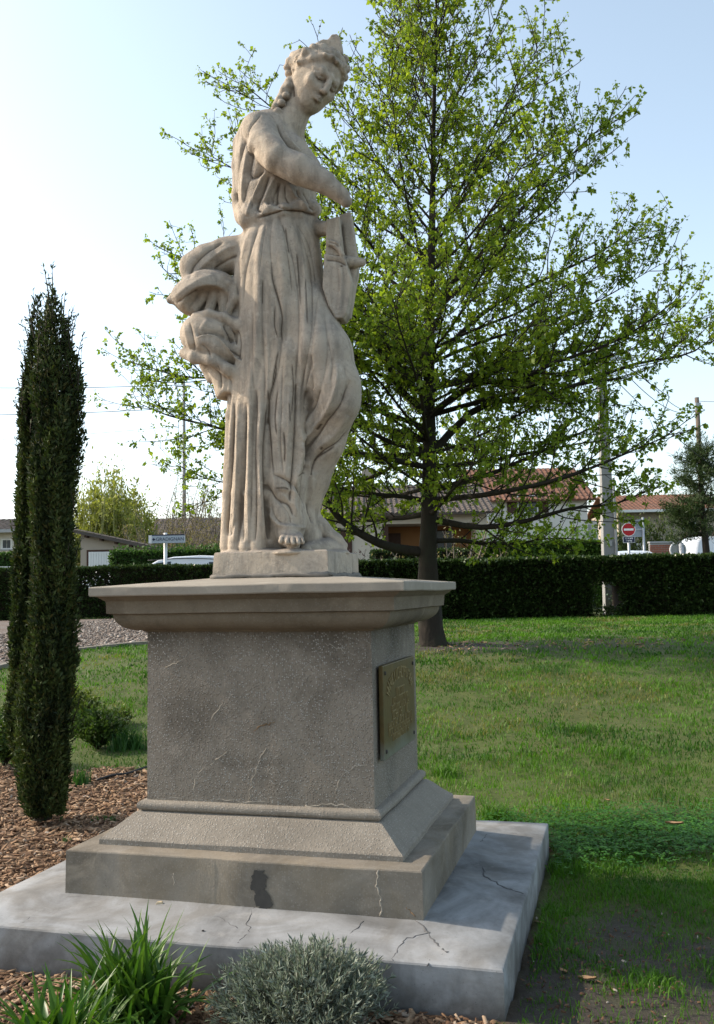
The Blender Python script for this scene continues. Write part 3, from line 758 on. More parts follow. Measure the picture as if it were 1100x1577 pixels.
    for sg in (-1, 1):
        Fd.cone(H(sg * 0.235, -0.20, 0.0), H(sg * 0.07, -0.43, 0.18), 0.085 * L, 0.075 * L, 0.04)     # jaw
        Fd.ell(H(sg * 0.18, -0.16, 0.27), (0.08 * L, 0.06 * L, 0.07 * L), 0.03, RM)                # cheek
        Fd.ell(H(sg * 0.135, -0.05, 0.40), (0.105 * L, 0.08 * L, 0.085 * L), 0.03, RM, sub=True)     # socket
        Fd.ell(H(sg * 0.13, -0.055, 0.303), (0.066 * L, 0.05 * L, 0.034 * L), 0.004, RM)          # eyeball
        Fd.chain([H(sg * 0.215, -0.05, 0.295), H(sg * 0.145, -0.018, 0.362), H(sg * 0.07, -0.038, 0.345)], [0.008 * L, 0.010 * L, 0.008 * L], 0.008)
        Fd.chain([H(sg * 0.215, -0.05, 0.295), H(sg * 0.145, -0.088, 0.348), H(sg * 0.07, -0.056, 0.34)], [0.008 * L, 0.010 * L, 0.008 * L], 0.008)
        Fd.chain([H(sg * 0.22, 0.005, 0.245), H(sg * 0.15, 0.035, 0.335), H(sg * 0.05, 0.01, 0.372)], [0.012 * L, 0.018 * L, 0.018 * L], 0.022)  # brow
        Fd.ell(H(sg * 0.038, -0.215, 0.425), (0.028 * L, 0.03 * L, 0.024 * L), 0.012, RM)
    Fd.chain([H(0, 0.03, 0.385), H(0, -0.10, 0.43), H(0, -0.20, 0.465)], [0.028 * L, 0.030 * L, 0.034 * L], 0.02)    # nose
    Fd.chain([H(-0.08, -0.318, 0.355), H(0, -0.305, 0.402), H(0.08, -0.318, 0.355)], [0.008 * L, 0.013 * L, 0.008 * L], 0.012)
    Fd.chain([H(-0.065, -0.342, 0.35), H(0, -0.352, 0.392), H(0.065, -0.342, 0.35)], [0.009 * L, 0.015 * L, 0.009 * L], 0.012)
    Fd.chain([H(-0.085, -0.329, 0.372), H(0, -0.329, 0.424), H(0.085, -0.329, 0.372)], [0.005 * L] * 3, 0.005, sub=True)
    Fd.ell(H(0, -0.395, 0.375), (0.07 * L, 0.026 * L, 0.020 * L), 0.015, RM, sub=True)
    # ear
    Fd.ell(H(-0.335, -0.04, -0.04), (0.025 * L, 0.05 * L, 0.085 * L), 0.01, RM)
    # hair: rolls from the parting back over the ears, with curls
    for sg in (-1, 1):
        for (o, du, rr) in ((0.0, 0.0, 0.058), (0.06, 0.065, 0.062), (0.13, 0.11, 0.062)):
            pts = [H(0, 0.275 + du, 0.285 - o * 1.1), H(sg * 0.11, 0.262 + du, 0.29 - o), H(sg * 0.21, 0.20 + du * 0.9, 0.235 - o),
                   H(sg * 0.29, 0.115 + du * 0.7, 0.14 - o), H(sg * 0.335, 0.03 + du * 0.5, 0.02 - o), H(sg * 0.315, -0.05 + du * 0.5, -0.12 - o)]
            Fd.chain(pts, [rr * L * 0.9, rr * L, rr * L * 1.1, rr * L * 1.1, rr * L, rr * L * 0.9], 0.008)
            for q in range(26):
                t = q / 25 * (len(pts) - 1.001); i = int(t); p = pts[i] + (pts[i + 1] - pts[i]) * (t - i)
                p = p + rng.normal(0, 0.028 * L, 3) + fy * 0.006 * L
                Fd.ell(p, (np.array([0.034, 0.034, 0.03]) * rng.uniform(0.8, 1.3)) * L, 0.006)
    for q in range(70):
        a = rng.uniform(0, 2 * np.pi); b = rng.uniform(0.1, 1.0)
        n_ = np.array([math.cos(a) * math.sqrt(1 - b * b), math.sin(a) * math.sqrt(1 - b * b), b])
        if n_[1] > 0.55 and n_[2] < 0.8: continue
        Fd.ell(H(0.39 * n_[0], 0.05 + 0.38 * n_[2], -0.04 + 0.43 * n_[1]), np.array([0.06, 0.06, 0.05]) * L * rng.uniform(0.8, 1.3), 0.01, RM)
    Fd.ell(H(0, 0.0, -0.46), (0.17 * L, 0.14 * L, 0.15 * L), 0.03, RM)           # knot at the nape
    Fd.ell(P(460, 101, 2), (19 * S, 24 * S, 23 * S), 0.015)
    for q in range(34):
        a = rng.uniform(0, 6.28); rr_ = math.sqrt(rng.random())
        Fd.ell(P(460 + 19 * rr_ * math.cos(a), 101 + 23 * rr_ * math.sin(a), 2 + 20 * math.sqrt(1 - rr_ * rr_) * rng.choice([1, 1, -1])), np.array([6.5, 6.5, 6]) * S * rng.uniform(.7, 1.2), 0.006)
    # lock falling on the neck
    lk = [P(447, 126, 18), P(442, 139, 16), P(436, 151, 14), P(429, 161, 12), P(425, 170, 12), P(424, 182, 16)]
    Fd.chain(lk, [9 * S, 10 * S, 9 * S, 8 * S, 7 * S, 4 * S], 0.012)
    for i, (x, y, d) in enumerate(((445, 132, 24), (437, 139, 20), (441, 147, 24), (431, 152, 20), (434, 158, 24), (425, 163, 20), (428, 171, 24))):
        Fd.ell(P(x, y, d), (6.5 * S, 6 * S, 5.5 * S), 0.006)
    for (x, y, d, q) in ((531, 92, 4, 7), (533, 106, 2, 7.5), (531, 119, 0, 6.5), (527, 100, 12, 7)): Fd.ell(P(x, y, d), (q * S, q * S, q * S), 0.008)
    # diadem
    Fd.slab(poly([(486, 80), (492, 68), (498, 65), (505, 66), (511, 58), (519, 58), (523, 62), (525, 72), (526, 84), (520, 90), (502, 84)], 20), yb(30), yb(12), 0.006, 0.002, 0.008)

    V, Q = Fd.mesh()
    V = smooth_np(V, Q, 2, 0.5)
    # ---------------- carving: ridges, grooves and overlaps cut along measured lines
    N = normals(V, Q)
    def pix(V):
        v = V - C0; z = v @ FWD
        return PW / 2 + FPX * (v @ RGT) / z, PH / 2 - FPX * (v @ UPV) / z
    D = np.zeros(len(V)); px, py = pix(V)
    view = C0 - V; view /= np.linalg.norm(view, axis=1, keepdims=True)
    face = np.clip((N * view).sum(1) * 2.2 - 0.1, 0, 1)
    depth = (Y0 - V[:, 1]) / S
    def stroke(pts, amp, w, kind='r', dmin=-999, dmax=999):
        pts = np.array(pts, dtype=float)
        # resample as a smooth curve
        t = np.arange(len(pts)); tt = np.linspace(0, len(pts) - 1, (len(pts) - 1) * 6 + 1)
        def cr(c):
            o = []
            for u in tt:
                i = min(int(u), len(c) - 2); f = u - i
                p0, p1, p2, p3 = c[max(i - 1, 0)], c[i], c[i + 1], c[min(i + 2, len(c) - 1)]
                o.append(0.5 * (2 * p1 + (p2 - p0) * f + (2 * p0 - 5 * p1 + 4 * p2 - p3) * f * f + (3 * p1 - p0 - 3 * p2 + p3) * f ** 3))
            return np.array(o)
        c = np.stack([cr(pts[:, 0]), cr(pts[:, 1])], 1)
        m = np.where((px > c[:, 0].min() - 4 * w) & (px < c[:, 0].max() + 4 * w) & (py > c[:, 1].min() - 4 * w) & (py < c[:, 1].max() + 4 * w) & (face > 0)
                     & (depth > dmin) & (depth < dmax))[0]
        if not len(m): return
        best = np.full(len(m), 1e9); sd = np.zeros(len(m)); tb = np.zeros(len(m)); n = len(c)
        x, y = px[m], py[m]
        for i in range(n - 1):
            e = c[i + 1] - c[i]; wx = x - c[i, 0]; wy = y - c[i, 1]
            u = np.clip((wx * e[0] + wy * e[1]) / max(e @ e, 1e-9), 0, 1)
            d = np.hypot(wx - u * e[0], wy - u * e[1]); k = d < best
            best[k] = d[k]; sd[k] = np.sign(e[0] * wy - e[1] * wx)[k]; tb[k] = ((i + u) / (n - 1))[k]
        taper = np.clip(np.minimum(tb, 1 - tb) * 6, 0, 1) ** 0.7
        if kind == 'r': f = np.exp(-(best / (w * .85)) ** 1.6) * 1.15
        elif kind == 'g': f = -np.exp(-(best / (w * .72)) ** 1.2) * 1.35
        else:           # overlap: raised on the left of travel, sharp step, fading outwards
            f = np.where(sd < 0, np.exp(-(best / (w * 2.2)) ** 2), -0.7 * np.exp(-(best / (w * 0.7)) ** 2))
        D[m] += amp * S * f * taper * face[m]
    CR = np.zeros(len(V)); s_D = D
    for q, (pts, amp, w, kind) in enumerate(STROKES): stroke(pts, amp * (0.38 if q < 11 else 0.9), w, kind)
    # hairline cracks and water stains that the stone shows as dark threads
    D0 = D.copy()
    for pts, w in CRACKS:
        D[:] = 0; stroke(pts, -1.0 / S, w, 'r'); CR = np.maximum(CR, np.clip(-D, 0, 1))
    D[:] = D0 - CR * 0.0022
    # soft weathered unevenness
    nz = np.zeros(len(V))
    for fq, am in ((9, 1.0), (19, 0.7), (41, 0.5), (83, 0.3)):
        k1, k2, k3 = rng.normal(0, fq, (3, 3)); ph = rng.uniform(0, 6, 3)
        nz += am * np.sin(V @ k1 + ph[0]) * np.sin(V @ k2 + ph[1]) * np.sin(V @ k3 + ph[2])
    rough = 1.0 + 1.2 * ((py < 105) & (px > 430))
    V = V + N * (D + nz * 0.0011 * rough)[:, None]
    V = smooth_np(V, Q, 1, 0.25)
    return V, Q, CR

STROKES = [
    # skirt front: folds fanning from the girdle
    ([(393, 342), (374, 385), (364, 430), (362, 470)], 4.0, 5, 'r'),
    ([(403, 338), (386, 385), (380, 440), (384, 520), (380, 600)], -3.0, 6, 'r'),
    ([(412, 336), (397, 390), (394, 450), (396, 560)], 3.5, 7, 'r'),
    ([(420, 335), (416, 380), (422, 430), (434, 490), (430, 560), (414, 640), (418, 735)], 3.0, 3.2, 'g'),
    ([(424, 333), (431, 400), (444, 470), (441, 560), (430, 640), (424, 720)], 3.5, 8, 'r'),
    ([(428, 332), (444, 370), (455, 420), (460, 480), (456, 580), (452, 690)], 4.5, 4, 'g'),
    ([(440, 332), (458, 380), (470, 440), (468, 520), (461, 620), (456, 660)], 5.5, 6, 'r'),
    ([(452, 334), (474, 390), (481, 430), (480, 500), (469, 570), (462, 640)], 5.0, 4, 'g'),
    ([(466, 334), (486, 390), (493, 430), (490, 480)], 4.0, 5, 'r'),
    ([(494, 440), (484, 500), (474, 580), (468, 640)], 4.5, 4.5, 'g'),
    ([(405, 420), (404, 500), (408, 600), (404, 700)], 3.0, 5, 'g'),
    # lower fall
    ([(361, 620), (357, 700), (352, 790), (353, 825)], 5.0, 3.5, 'g'),
    ([(379, 620), (376, 700), (371, 790), (374, 835)], 6.0, 4, 'g'),
    ([(395, 600), (392, 690), (394, 780), (392, 835)], 5.0, 4, 'g'),
    ([(386, 600), (384, 700), (383, 780), (384, 835)], 4.0, 5, 'r'),
    ([(368, 610), (366, 700), (362, 790), (362, 835)], 4.0, 5, 'r'),
    ([(403, 620), (400, 700), (402, 780), (408, 830)], 4.0, 6, 'r'),
    ([(412, 610), (407, 700), (410, 770), (414, 832)], 7.0, 4.5, 'g'),
    ([(357, 790), (352, 808), (356, 822), (364, 800)], 3.0, 4, 'g'),
    # between the legs
    ([(457, 590), (456, 650), (452, 720), (446, 775)], 6.0, 5, 'g'),
    ([(465, 660), (462, 715), (452, 755), (456, 795)], 5.0, 5, 'r'),
    ([(471, 650), (474, 700), (466, 750), (470, 800)], 4.0, 5, 'g'),
    ([(425, 752), (440, 752), (455, 760), (470, 785)], 3.0, 5, 'r'),
    ([(410, 745), (425, 768), (445, 778), (452, 795)], 3.5, 4, 'g'),
    ([(420, 730), (445, 742), (462, 760), (478, 792), (480, 806)], 3.5, 4, 'g'),
    ([(412, 790), (430, 808), (455, 812), (476, 812)], 3.0, 4, 'r'),
    # thigh and shin cloth
    ([(520, 560), (516, 600), (500, 640), (476, 668), (464, 680)], 5.0, 5, 'r'),
    ([(540, 585), (524, 625), (500, 655), (476, 690), (468, 720)], 4.5, 5, 'g'),
    ([(543, 655), (524, 680), (500, 694), (486, 708), (480, 730)], 4.5, 3.5, 'g'),
    ([(536, 640), (512, 672), (488, 692), (474, 720)], 3.5, 6, 'r'),
    ([(478, 545), (480, 590), (476, 630), (482, 600)], 3.0, 6, 'g'),
    ([(500, 480), (505, 540), (492, 600), (472, 650)], 3.0, 9, 'g'),
    ([(474, 560), (470, 600), (478, 578), (484, 560)], 2.5, 4, 'r'),
    ([(462, 680), (468, 705), (480, 730), (478, 770)], 3.0, 5, 'r'),
    # blouse
    ([(380, 205), (368, 250), (364, 300), (372, 330)], 4.0, 4, 'g'),
    ([(386, 215), (378, 255), (374, 300), (380, 325)], 3.5, 4, 'r'),
    ([(392, 225), (384, 268), (395, 272), (408, 262)], 4.5, 5, 'g'),
    ([(410, 262), (396, 290), (384, 320), (380, 332)], 4.0, 4, 'r'),
    ([(415, 270), (404, 300), (396, 320), (404, 326)], 4.5, 4, 'g'),
    ([(424, 272), (414, 296), (408, 312), (414, 320), (424, 314)], 4.0, 4, 'r'),
    ([(432, 280), (428, 300), (430, 318), (446, 322)], 4.0, 4, 'g'),
    ([(445, 284), (452, 300), (466, 312), (474, 324)], 4.0, 4, 'r'),
    ([(456, 292), (462, 306), (476, 314), (484, 326)], 4.0, 3.5, 'g'),
    ([(432, 185), (440, 205), (452, 222), (463, 232)], 3.0, 3, 'r'),
    ([(427, 190), (436, 212), (446, 226), (456, 234)], 3.0, 3, 'g'),
    ([(396, 336), (418, 330), (440, 326), (466, 328), (486, 332)], 5.0, 3.5, 'g'),
    # shoulder strap
    ([(402, 176), (384, 196), (379, 222), (386, 240)], 3.5, 2.5, 'g'),
    # hip cloth
    ([(345, 372), (322, 386), (300, 408), (290, 430)], 3.2, 4, 'g'), ([(366, 376), (340, 388), (316, 406), (298, 424)], 2.5, 4, 'r'), ([(366, 392), (346, 404), (330, 414)], 2.5, 4, 'g'),
    ([(266, 460), (286, 444), (310, 430), (330, 424)], 2.0, 5, 'r'), ([(272, 466), (290, 456), (306, 446)], 2.2, 3, 'g'),
    ([(303, 519), (318, 516), (334, 519), (350, 534), (362, 548), (372, 556)], -5.0, 3.5, 'o'),
    ([(292, 496), (296, 516), (300, 540)], 2.6, 3, 'g'), ([(284, 500), (288, 520), (296, 546)], 2.0, 4, 'r'),
    ([(320, 492), (312, 504), (308, 514)], 1.8, 4, 'r'), ([(344, 500), (352, 516), (358, 528)], 3.2, 2.4, 'g'), ([(352, 502), (360, 520), (364, 536)], 2.8, 2.4, 'r'), ([(338, 500), (346, 514), (350, 522)], 2.2, 2.4, 'r'), ([(366, 508), (370, 530), (366, 552)], 3.0, 2.8, 'g'),
    ([(310, 530), (320, 540), (326, 552)], 1.8, 4, 'g'), ([(334, 560), (340, 580), (340, 600)], 2.2, 3, 'g'), ([(350, 574), (354, 590), (352, 606)], 1.8, 3, 'r'),
    # finer pleats of the dress
    ([(400, 345), (388, 380), (378, 420), (374, 470)], 1.32, 2.4, 'g'), ([(410, 345), (404, 380), (400, 420)], 1.20, 2.2, 'g'), ([(436, 345), (440, 370), (446, 410), (450, 450)], 1.44, 2.2, 'g'),
    ([(449, 345), (460, 372), (467, 410), (470, 450)], 1.44, 2.2, 'r'), ([(458, 345), (474, 372), (484, 410), (487, 440)], 1.44, 2.2, 'g'), ([(470, 345), (484, 375), (491, 405)], 1.20, 2.2, 'r'),
    ([(390, 480), (388, 540), (391, 600)], 1.44, 2.6, 'g'), ([(410, 500), (413, 560), (410, 620), (406, 680)], 1.44, 2.6, 'r'), ([(436, 560), (434, 620), (432, 680), (436, 730)], 1.56, 2.6, 'g'),
    ([(446, 590), (445, 650), (441, 710), (438, 745)], 1.44, 2.6, 'r'), ([(366, 640), (362, 720), (358, 800)], 1.32, 2.0, 'g'), ([(389, 650), (388, 720), (387, 800)], 1.32, 2.0, 'g'), ([(401, 650), (398, 740), (402, 810)], 1.32, 2.2, 'g'),
    ([(372, 700), (368, 770), (366, 830)], 1.20, 2.2, 'r'), ([(420, 690), (420, 730), (426, 760)], 1.44, 2.6, 'r'), ([(506, 520), (512, 560), (508, 590)], 1.20, 3, 'g'), ([(530, 560), (534, 590), (528, 620)], 1.08, 3, 'g'),
    ([(492, 600), (480, 630), (470, 655)], 1.56, 2.6, 'g'), ([(512, 640), (496, 668), (480, 690)], 1.56, 2.4, 'r'), ([(500, 700), (488, 730), (480, 760)], 1.20, 2.6, 'r'), ([(428, 770), (444, 790), (448, 806)], 1.44, 2.4, 'g'),
    ([(432, 760), (446, 772), (458, 790)], 1.32, 2.2, 'r'), ([(416, 776), (424, 796), (434, 806)], 1.32, 2.4, 'g'),
    # finer folds of the blouse and the hip cloth
    ([(364, 230), (362, 270), (364, 310)], 1.44, 2, 'g'), ([(372, 215), (366, 260), (368, 300)], 1.44, 2, 'r'), ([(390, 262), (380, 290), (376, 320)], 1.87, 2.2, 'g'), ([(400, 276), (390, 300), (388, 322)], 1.87, 2.2, 'g'),
    ([(420, 276), (410, 300), (400, 318)], 1.87, 2.2, 'r'), ([(430, 284), (422, 304), (420, 318)], 1.87, 2.2, 'g'), ([(440, 284), (440, 304), (448, 316)], 1.87, 2.2, 'g'), ([(452, 288), (460, 304), (468, 318)], 1.87, 2.2, 'r'), ([(466, 296), (474, 308), (482, 320)], 1.73, 2, 'g'),
    # toes
    ([(437, 826), (436, 838)], 2.0, 1.6, 'g'), ([(446, 827), (447, 840)], 2.0, 1.6, 'g'),
    ([(455, 827), (456, 840)], 2.0, 1.6, 'g'), ([(463, 827), (465, 839)], 2.0, 1.6, 'g'),
    # lyre
    ([(504, 372), (514, 374), (523, 380)], 2.5, 2.5, 'g'), ([(527, 345), (530, 372), (534, 398)], 3.0, 2.5, 'g'),
    ([(502, 400), (520, 402), (536, 410)], 2.5, 3, 'g'), ([(524, 412), (526, 440), (522, 485)], 2.0, 3, 'r'),
]

CRACKS = [
    ([(418, 402), (420, 430), (428, 460), (435, 488), (434, 510), (436, 530)], 1.40), ([(426, 545), (424, 580), (416, 610), (414, 640), (419, 700), (422, 735)], 1.61),
    ([(413, 600), (415, 630), (412, 655)], 2.15), ([(429, 540), (422, 575), (420, 600)], 1.29), ([(437, 665), (439, 690), (438, 712)], 1.50), ([(428, 600), (424, 640), (427, 670)], 1.18),
    ([(446, 620), (447, 650)], 1.07), ([(424, 752), (438, 751), (445, 754)], 1.40), ([(457, 734), (466, 729), (472, 728)], 1.07), ([(483, 712), (490, 704), (503, 696), (516, 688)], 1.40),
    ([(478, 732), (482, 718)], 1.29), ([(488, 662), (496, 652)], 1.72), ([(494, 692), (497, 688)], 1.72), ([(457, 390), (460, 420), (463, 470)], 1.07), ([(440, 350), (446, 390)], 1.07),
    ([(424, 470), (423, 500), (428, 520)], 1.07), ([(405, 430), (404, 470)], 1.07), ([(526, 408), (526.5, 411)], 2.36), ([(452, 132), (453, 150)], 1.40), ([(450, 560), (452, 600), (449, 640)], 0.96), ([(470, 430), (474, 500)], 0.96),
]
# statue as a thing: carved figure and its block
def stone_mat():
    t = NT('weathered_limestone'); big = t.noise(3.2, 5, 0.6, dist=0.8); mid = t.noise(16, 6, 0.68); fine = t.noise(120, 5, 0.7)
    streak = t.noise(9, 5, 0.65, co=t.scale((2.2, 2.2, 0.35)))
    c = t.mix(mid, (0.390, 0.318, 0.240), (0.545, 0.458, 0.357))
    c = t.mix(t.ramp(big, [(0.42, 0), (0.68, 0.6)]), c, (0.31, 0.285, 0.25))
    c = t.mix(t.ramp(streak, [(0.48, 0), (0.70, 0.7)]), c, (0.17, 0.145, 0.115))
    n = t.node('ShaderNodeNewGeometry'); nz = t.sep(n.outputs['Normal'])[2]
    lich = t.math('MULTIPLY', t.ramp(t.math('ADD', nz, t.math('MULTIPLY', t.math('SUBTRACT', mid, 0.5), 1.4)), [(0.30, 0), (0.90, 1)]), 0.7)
    c = t.mix(lich, c, (0.215, 0.190, 0.170))                     # grey lichen settles on what faces up
    top = t.ramp(t.math('ADD', t.sep()[2], t.math('MULTIPLY', mid, 0.25)), [(0.0, 0), (1.0, 1)])
    pit = t.voro(46, rnd=1.0); c = t.mix(t.ramp(pit, [(0.02, 0.10), (0.06, 0)]), c, (0.15, 0.12, 0.095))
    c = t.mix(t.ramp(t.noise(12, 7, 0.75, dist=0.7), [(0.50, 0), (0.64, 0.5)]), c, (0.235, 0.205, 0.172))
    c = t.mix(t.ramp(t.noise(26, 6, 0.7), [(0.56, 0), (0.66, 0.35)]), c, (0.60, 0.52, 0.42))
    c = t.mix(t.ramp(t.noise(58, 6, 0.8), [(0.57, 0), (0.68, 0.65)]), c, (0.18, 0.16, 0.135))
    c = t.mix(t.attr('cavity'), c, (0.085, 0.064, 0.046))      # darker in concave folds, with dirt along the cracks
    t.color(c).rough(0.95); t.b.inputs['Specular IOR Level'].default_value = 0.15
    t.bump(t.math('ADD', t.math('MULTIPLY', mid, 0.8), t.math('ADD', t.math('MULTIPLY', fine, 0.35), t.math('MULTIPLY', t.ramp(pit, [(0.02, 0), (0.10, 1)]), 0.3))), 0.008)
    return t.m
M_STONE = stone_mat()
statue = thing('statue', (MC[0], MC[1], 1.348), 'life-size weathered stone statue of a draped woman with a broken arm holding a lyre', 'statue', rotz=MROT)
SV, SQ, SCR = build_statue()
c_, s_ = math.cos(MROT), math.sin(MROT)
lx = SV[:, 0] - MC[0]; ly = SV[:, 1] - MC[1]
SL = np.stack([lx * c_ + ly * s_, -lx * s_ + ly * c_, SV[:, 2] - 1.348], 1)
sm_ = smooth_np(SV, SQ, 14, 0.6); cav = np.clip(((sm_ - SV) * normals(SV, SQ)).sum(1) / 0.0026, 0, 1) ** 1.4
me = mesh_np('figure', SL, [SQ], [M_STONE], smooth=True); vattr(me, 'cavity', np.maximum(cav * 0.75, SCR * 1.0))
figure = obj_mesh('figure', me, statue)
def xf(hx, z): return (hx, z - 1.348, hx - 0.019)
blk = ring_loft('base_block', [xf(0.2505, 1.338), xf(0.250, 1.352), xf(0.2482, 1.365), xf(0.2485, 1.43), xf(0.2462, 1.4445), xf(0.240, 1.449), xf(0.20, 1.452)], M_STONE, statue, 30, 0.0012, 9, chip=0.004)
mb = MB()
for (a, b) in (((-0.252, -0.2325), (0.252, -0.2325)), ((0.252, -0.2325), (0.252, 0.2325)), ((0.252, 0.2325), (-0.252, 0.2325)), ((-0.252, 0.2325), (-0.252, -0.2325))):
    ps = [(a[0] + (b[0] - a[0]) * k / 18 + random.gauss(0, .0015), a[1] + (b[1] - a[1]) * k / 18 + random.gauss(0, .0015), 0.0 + random.uniform(-0.003, 0.004)) for k in range(19)]
    mb.tube(ps, [random.uniform(0.007, 0.013) for _ in ps], 6)
mb.build('mortar_bed', plain('bed_mortar', (0.17, 0.155, 0.135), 0.95, 0.3, 40), statue, smooth=True)
# ------------------------------------------------------------------ foliage builders
def leaf_quads(P_, N_, size, asp=0.5, rng=None, droop=0.0):
    """one bent two-triangle leaf per point: base, two sides, tip"""
    n = len(P_); size = np.broadcast_to(size, (n,))[:, None]
    N_ = N_ / (np.linalg.norm(N_, axis=1, keepdims=True) + 1e-9)
    R_ = rng.normal(size=(n, 3)); S_ = np.cross(N_, R_); S_ /= np.linalg.norm(S_, axis=1, keepdims=True) + 1e-9
    U_ = np.cross(S_, N_)
    b = P_; m = P_ + N_ * size * 0.5 + U_ * size * 0.08; t = P_ + N_ * size; t[:, 2] -= droop * size[:, 0]
    V = np.stack([b, m + S_ * size * asp * 0.5, t, m - S_ * size * asp * 0.5], 1).reshape(-1, 3)
    return V, np.arange(4 * n).reshape(n, 4)

def leaf_mat(name, dark, light, rough=0.5, trans=0.35, tint=(1.15, 1.25, 0.6), hue=None):
    t = NT(name); c = t.mix(t.attr('tone'), dark, light)
    if hue: c = t.mix(t.ramp(t.attr('tone2'), [(0.80, 0), (0.95, 0.8)]), c, hue)
    t.color(c).rough(rough); t.leafy(c, trans, tint)
    return t.m

def leaf_object(name, V, F, mat, parent, tone, k=4, tone2=None, kind='stuff', loc0=(0, 0, 0)):
    me = mesh_np(name, V - np.array(loc0), [F] if not isinstance(F, list) else F, [mat])
    vattr(me, 'tone', np.repeat(tone, k)[:len(V)])
    if tone2 is not None: vattr(me, 'tone2', np.repeat(tone2, k)[:len(V)])
    o = obj_mesh(name, me, parent)
    if kind: o['kind'] = kind
    return o

# ------------------------------------------------------------------ hedges
M_LAUREL = leaf_mat('laurel_leaf', (0.020, 0.042, 0.012), (0.080, 0.125, 0.034), 0.34, 0.15)
M_TWIG = plain('hedge_wood', (0.030, 0.022, 0.015), 0.95, 0.3, 12)
def hedge(x0, x1, yf, depth, zg, h, label, n, leaf, mat, seed, gap=None, cat='hedge', core=0.10, name='clipped_hedge', flop=0.35, top_var=0.04, slant=0.0):
    r = np.random.default_rng(seed); root = thing(name, ((x0 + x1) / 2, yf + depth / 2, zg), label, cat)
    L0 = np.array(root.location)
    mb = MB()
    segs = [(x0, x1)] if gap is None else [(x0, gap[0]), (gap[1], x1)]
    for a, b in segs: mb.box((a + core - L0[0], yf + core - L0[1], 0.02), (b - core - L0[0], yf + depth - core - L0[1], h - 0.05))
    if gap is not None: mb.box((gap[0] - core - L0[0] + .01, yf + depth * 0.55 - L0[1], gap[2] - zg + core), (gap[1] + core - L0[0] - .01, yf + depth - core - 0.02 - L0[1], h - 0.06))
    mb.build('branches', M_TWIG, root)
    w = x1 - x0
    area = [w * h, w * depth, depth * h, depth * h, w * h * 0.15]; pr = np.array(area) / sum(area)
    side = r.choice(5, n, p=pr); u, v = r.random(n), r.random(n)
    P_ = np.zeros((n, 3)); N_ = np.zeros((n, 3))
    lump = lambda a, b: (fbm(a + seed, b, 1.3, seed) - 0.5) * 0.22
    m = side == 0; P_[m] = np.stack([x0 + u[m] * w, yf + lump(u[m] * w, v[m] * h) + r.random(m.sum()) * 0.10, v[m] * h], 1); N_[m] = (0, -1, 0.25)
    m = side == 1; P_[m] = np.stack([x0 + u[m] * w, yf + v[m] * depth, h + lump(u[m] * w, v[m]) * 0.4 - r.random(m.sum()) * 0.07 + np.where(r.random(m.sum()) < 0.12, r.random(m.sum()) * top_var, 0)], 1); N_[m] = (0, -0.2, 1)
    m = side == 2; P_[m] = np.stack([np.full(m.sum(), x0) + r.random(m.sum()) * 0.1, yf + u[m] * depth, v[m] * h], 1); N_[m] = (-1, 0, 0.3)
    m = side == 3; P_[m] = np.stack([np.full(m.sum(), x1) - r.random(m.sum()) * 0.1, yf + u[m] * depth, v[m] * h], 1); N_[m] = (1, 0, 0.3)
    m = side == 4; P_[m] = np.stack([x0 + u[m] * w, np.full(m.sum(), yf + depth) - r.random(m.sum()) * 0.1, v[m] * h], 1); N_[m] = (0, 1, 0.3)
    P_[:, 2] += slant * (P_[:, 0] - x0) / w
    if gap is not None:
        k = ~((P_[:, 0] > gap[0]) & (P_[:, 0] < gap[1]) & (P_[:, 2] < gap[2] - zg + 0.12 * (fbm(P_[:, 0] * 3, P_[:, 2] * 3, 2, 5) - 0.3)) & (P_[:, 2] > 0.24))
        P_, N_ = P_[k], N_[k]
    N_ = N_ + r.normal(0, flop, N_.shape)
    sz = leaf * r.uniform(0.6, 1.25, len(P_))
    V, F = leaf_quads(P_, N_, sz, 0.55, r, 0.15)
    V[:, 0] -= L0[0]; V[:, 1] -= L0[1]
    tone = np.clip(r.normal(0.42, 0.25, len(P_)), 0, 1) * (0.6 + 0.4 * fbm(P_[:, 0], P_[:, 2] + P_[:, 1], 2.2, seed))
    leaf_object('leaves', V, F, mat, root, tone)
    return root
HG = float(gz(21))
hx = lambda px, Y: float(at(px, 870, Y)[0])
hedge(hx(470, 20.6), hx(1180, 20.6), 20.6, 1.0, HG - 0.02, 1.28, 'long dark clipped laurel hedge across the lawn behind the tree', 60000, 0.10, M_LAUREL, 3,
      gap=(hx(918, 20.6), hx(951, 20.6), HG + 0.66), slant=0.02)
hedge(hx(-80, 25.6), hx(345, 25.6), 25.6, 1.0, float(gz(25.6)) - 0.02, 1.43, 'dark clipped hedge with white blossom beyond the gravel path at the left', 38000, 0.085, M_LAUREL, 4)
M_CYPH = leaf_mat('conifer_hedge_leaf', (0.026, 0.062, 0.014), (0.085, 0.165, 0.036), 0.6, 0.3)
hedge(hx(170, 32.0), hx(335, 32.0), 32.0, 0.9, 0.62, 2.12, 'bright green conifer hedge behind the parked white van', 16000, 0.13, M_CYPH, 5, flop=0.7, top_var=0.22)
M_FRESH = leaf_mat('fresh_hedge_leaf', (0.05, 0.105, 0.018), (0.16, 0.26, 0.05), 0.6, 0.45)
hedge(hx(740, 28.0), hx(932, 28.0), 28.0, 1.0, 0.62, 1.98, 'fresh green shaggy hedge in front of the white wall', 22000, 0.14, M_FRESH, 6, flop=0.9, top_var=0.5)
hedge(hx(574, 28.6), hx(752, 28.6), 28.6, 0.9, 0.62, 1.86, 'dark low hedge in front of the cream house porch', 12000, 0.11, M_LAUREL, 7)
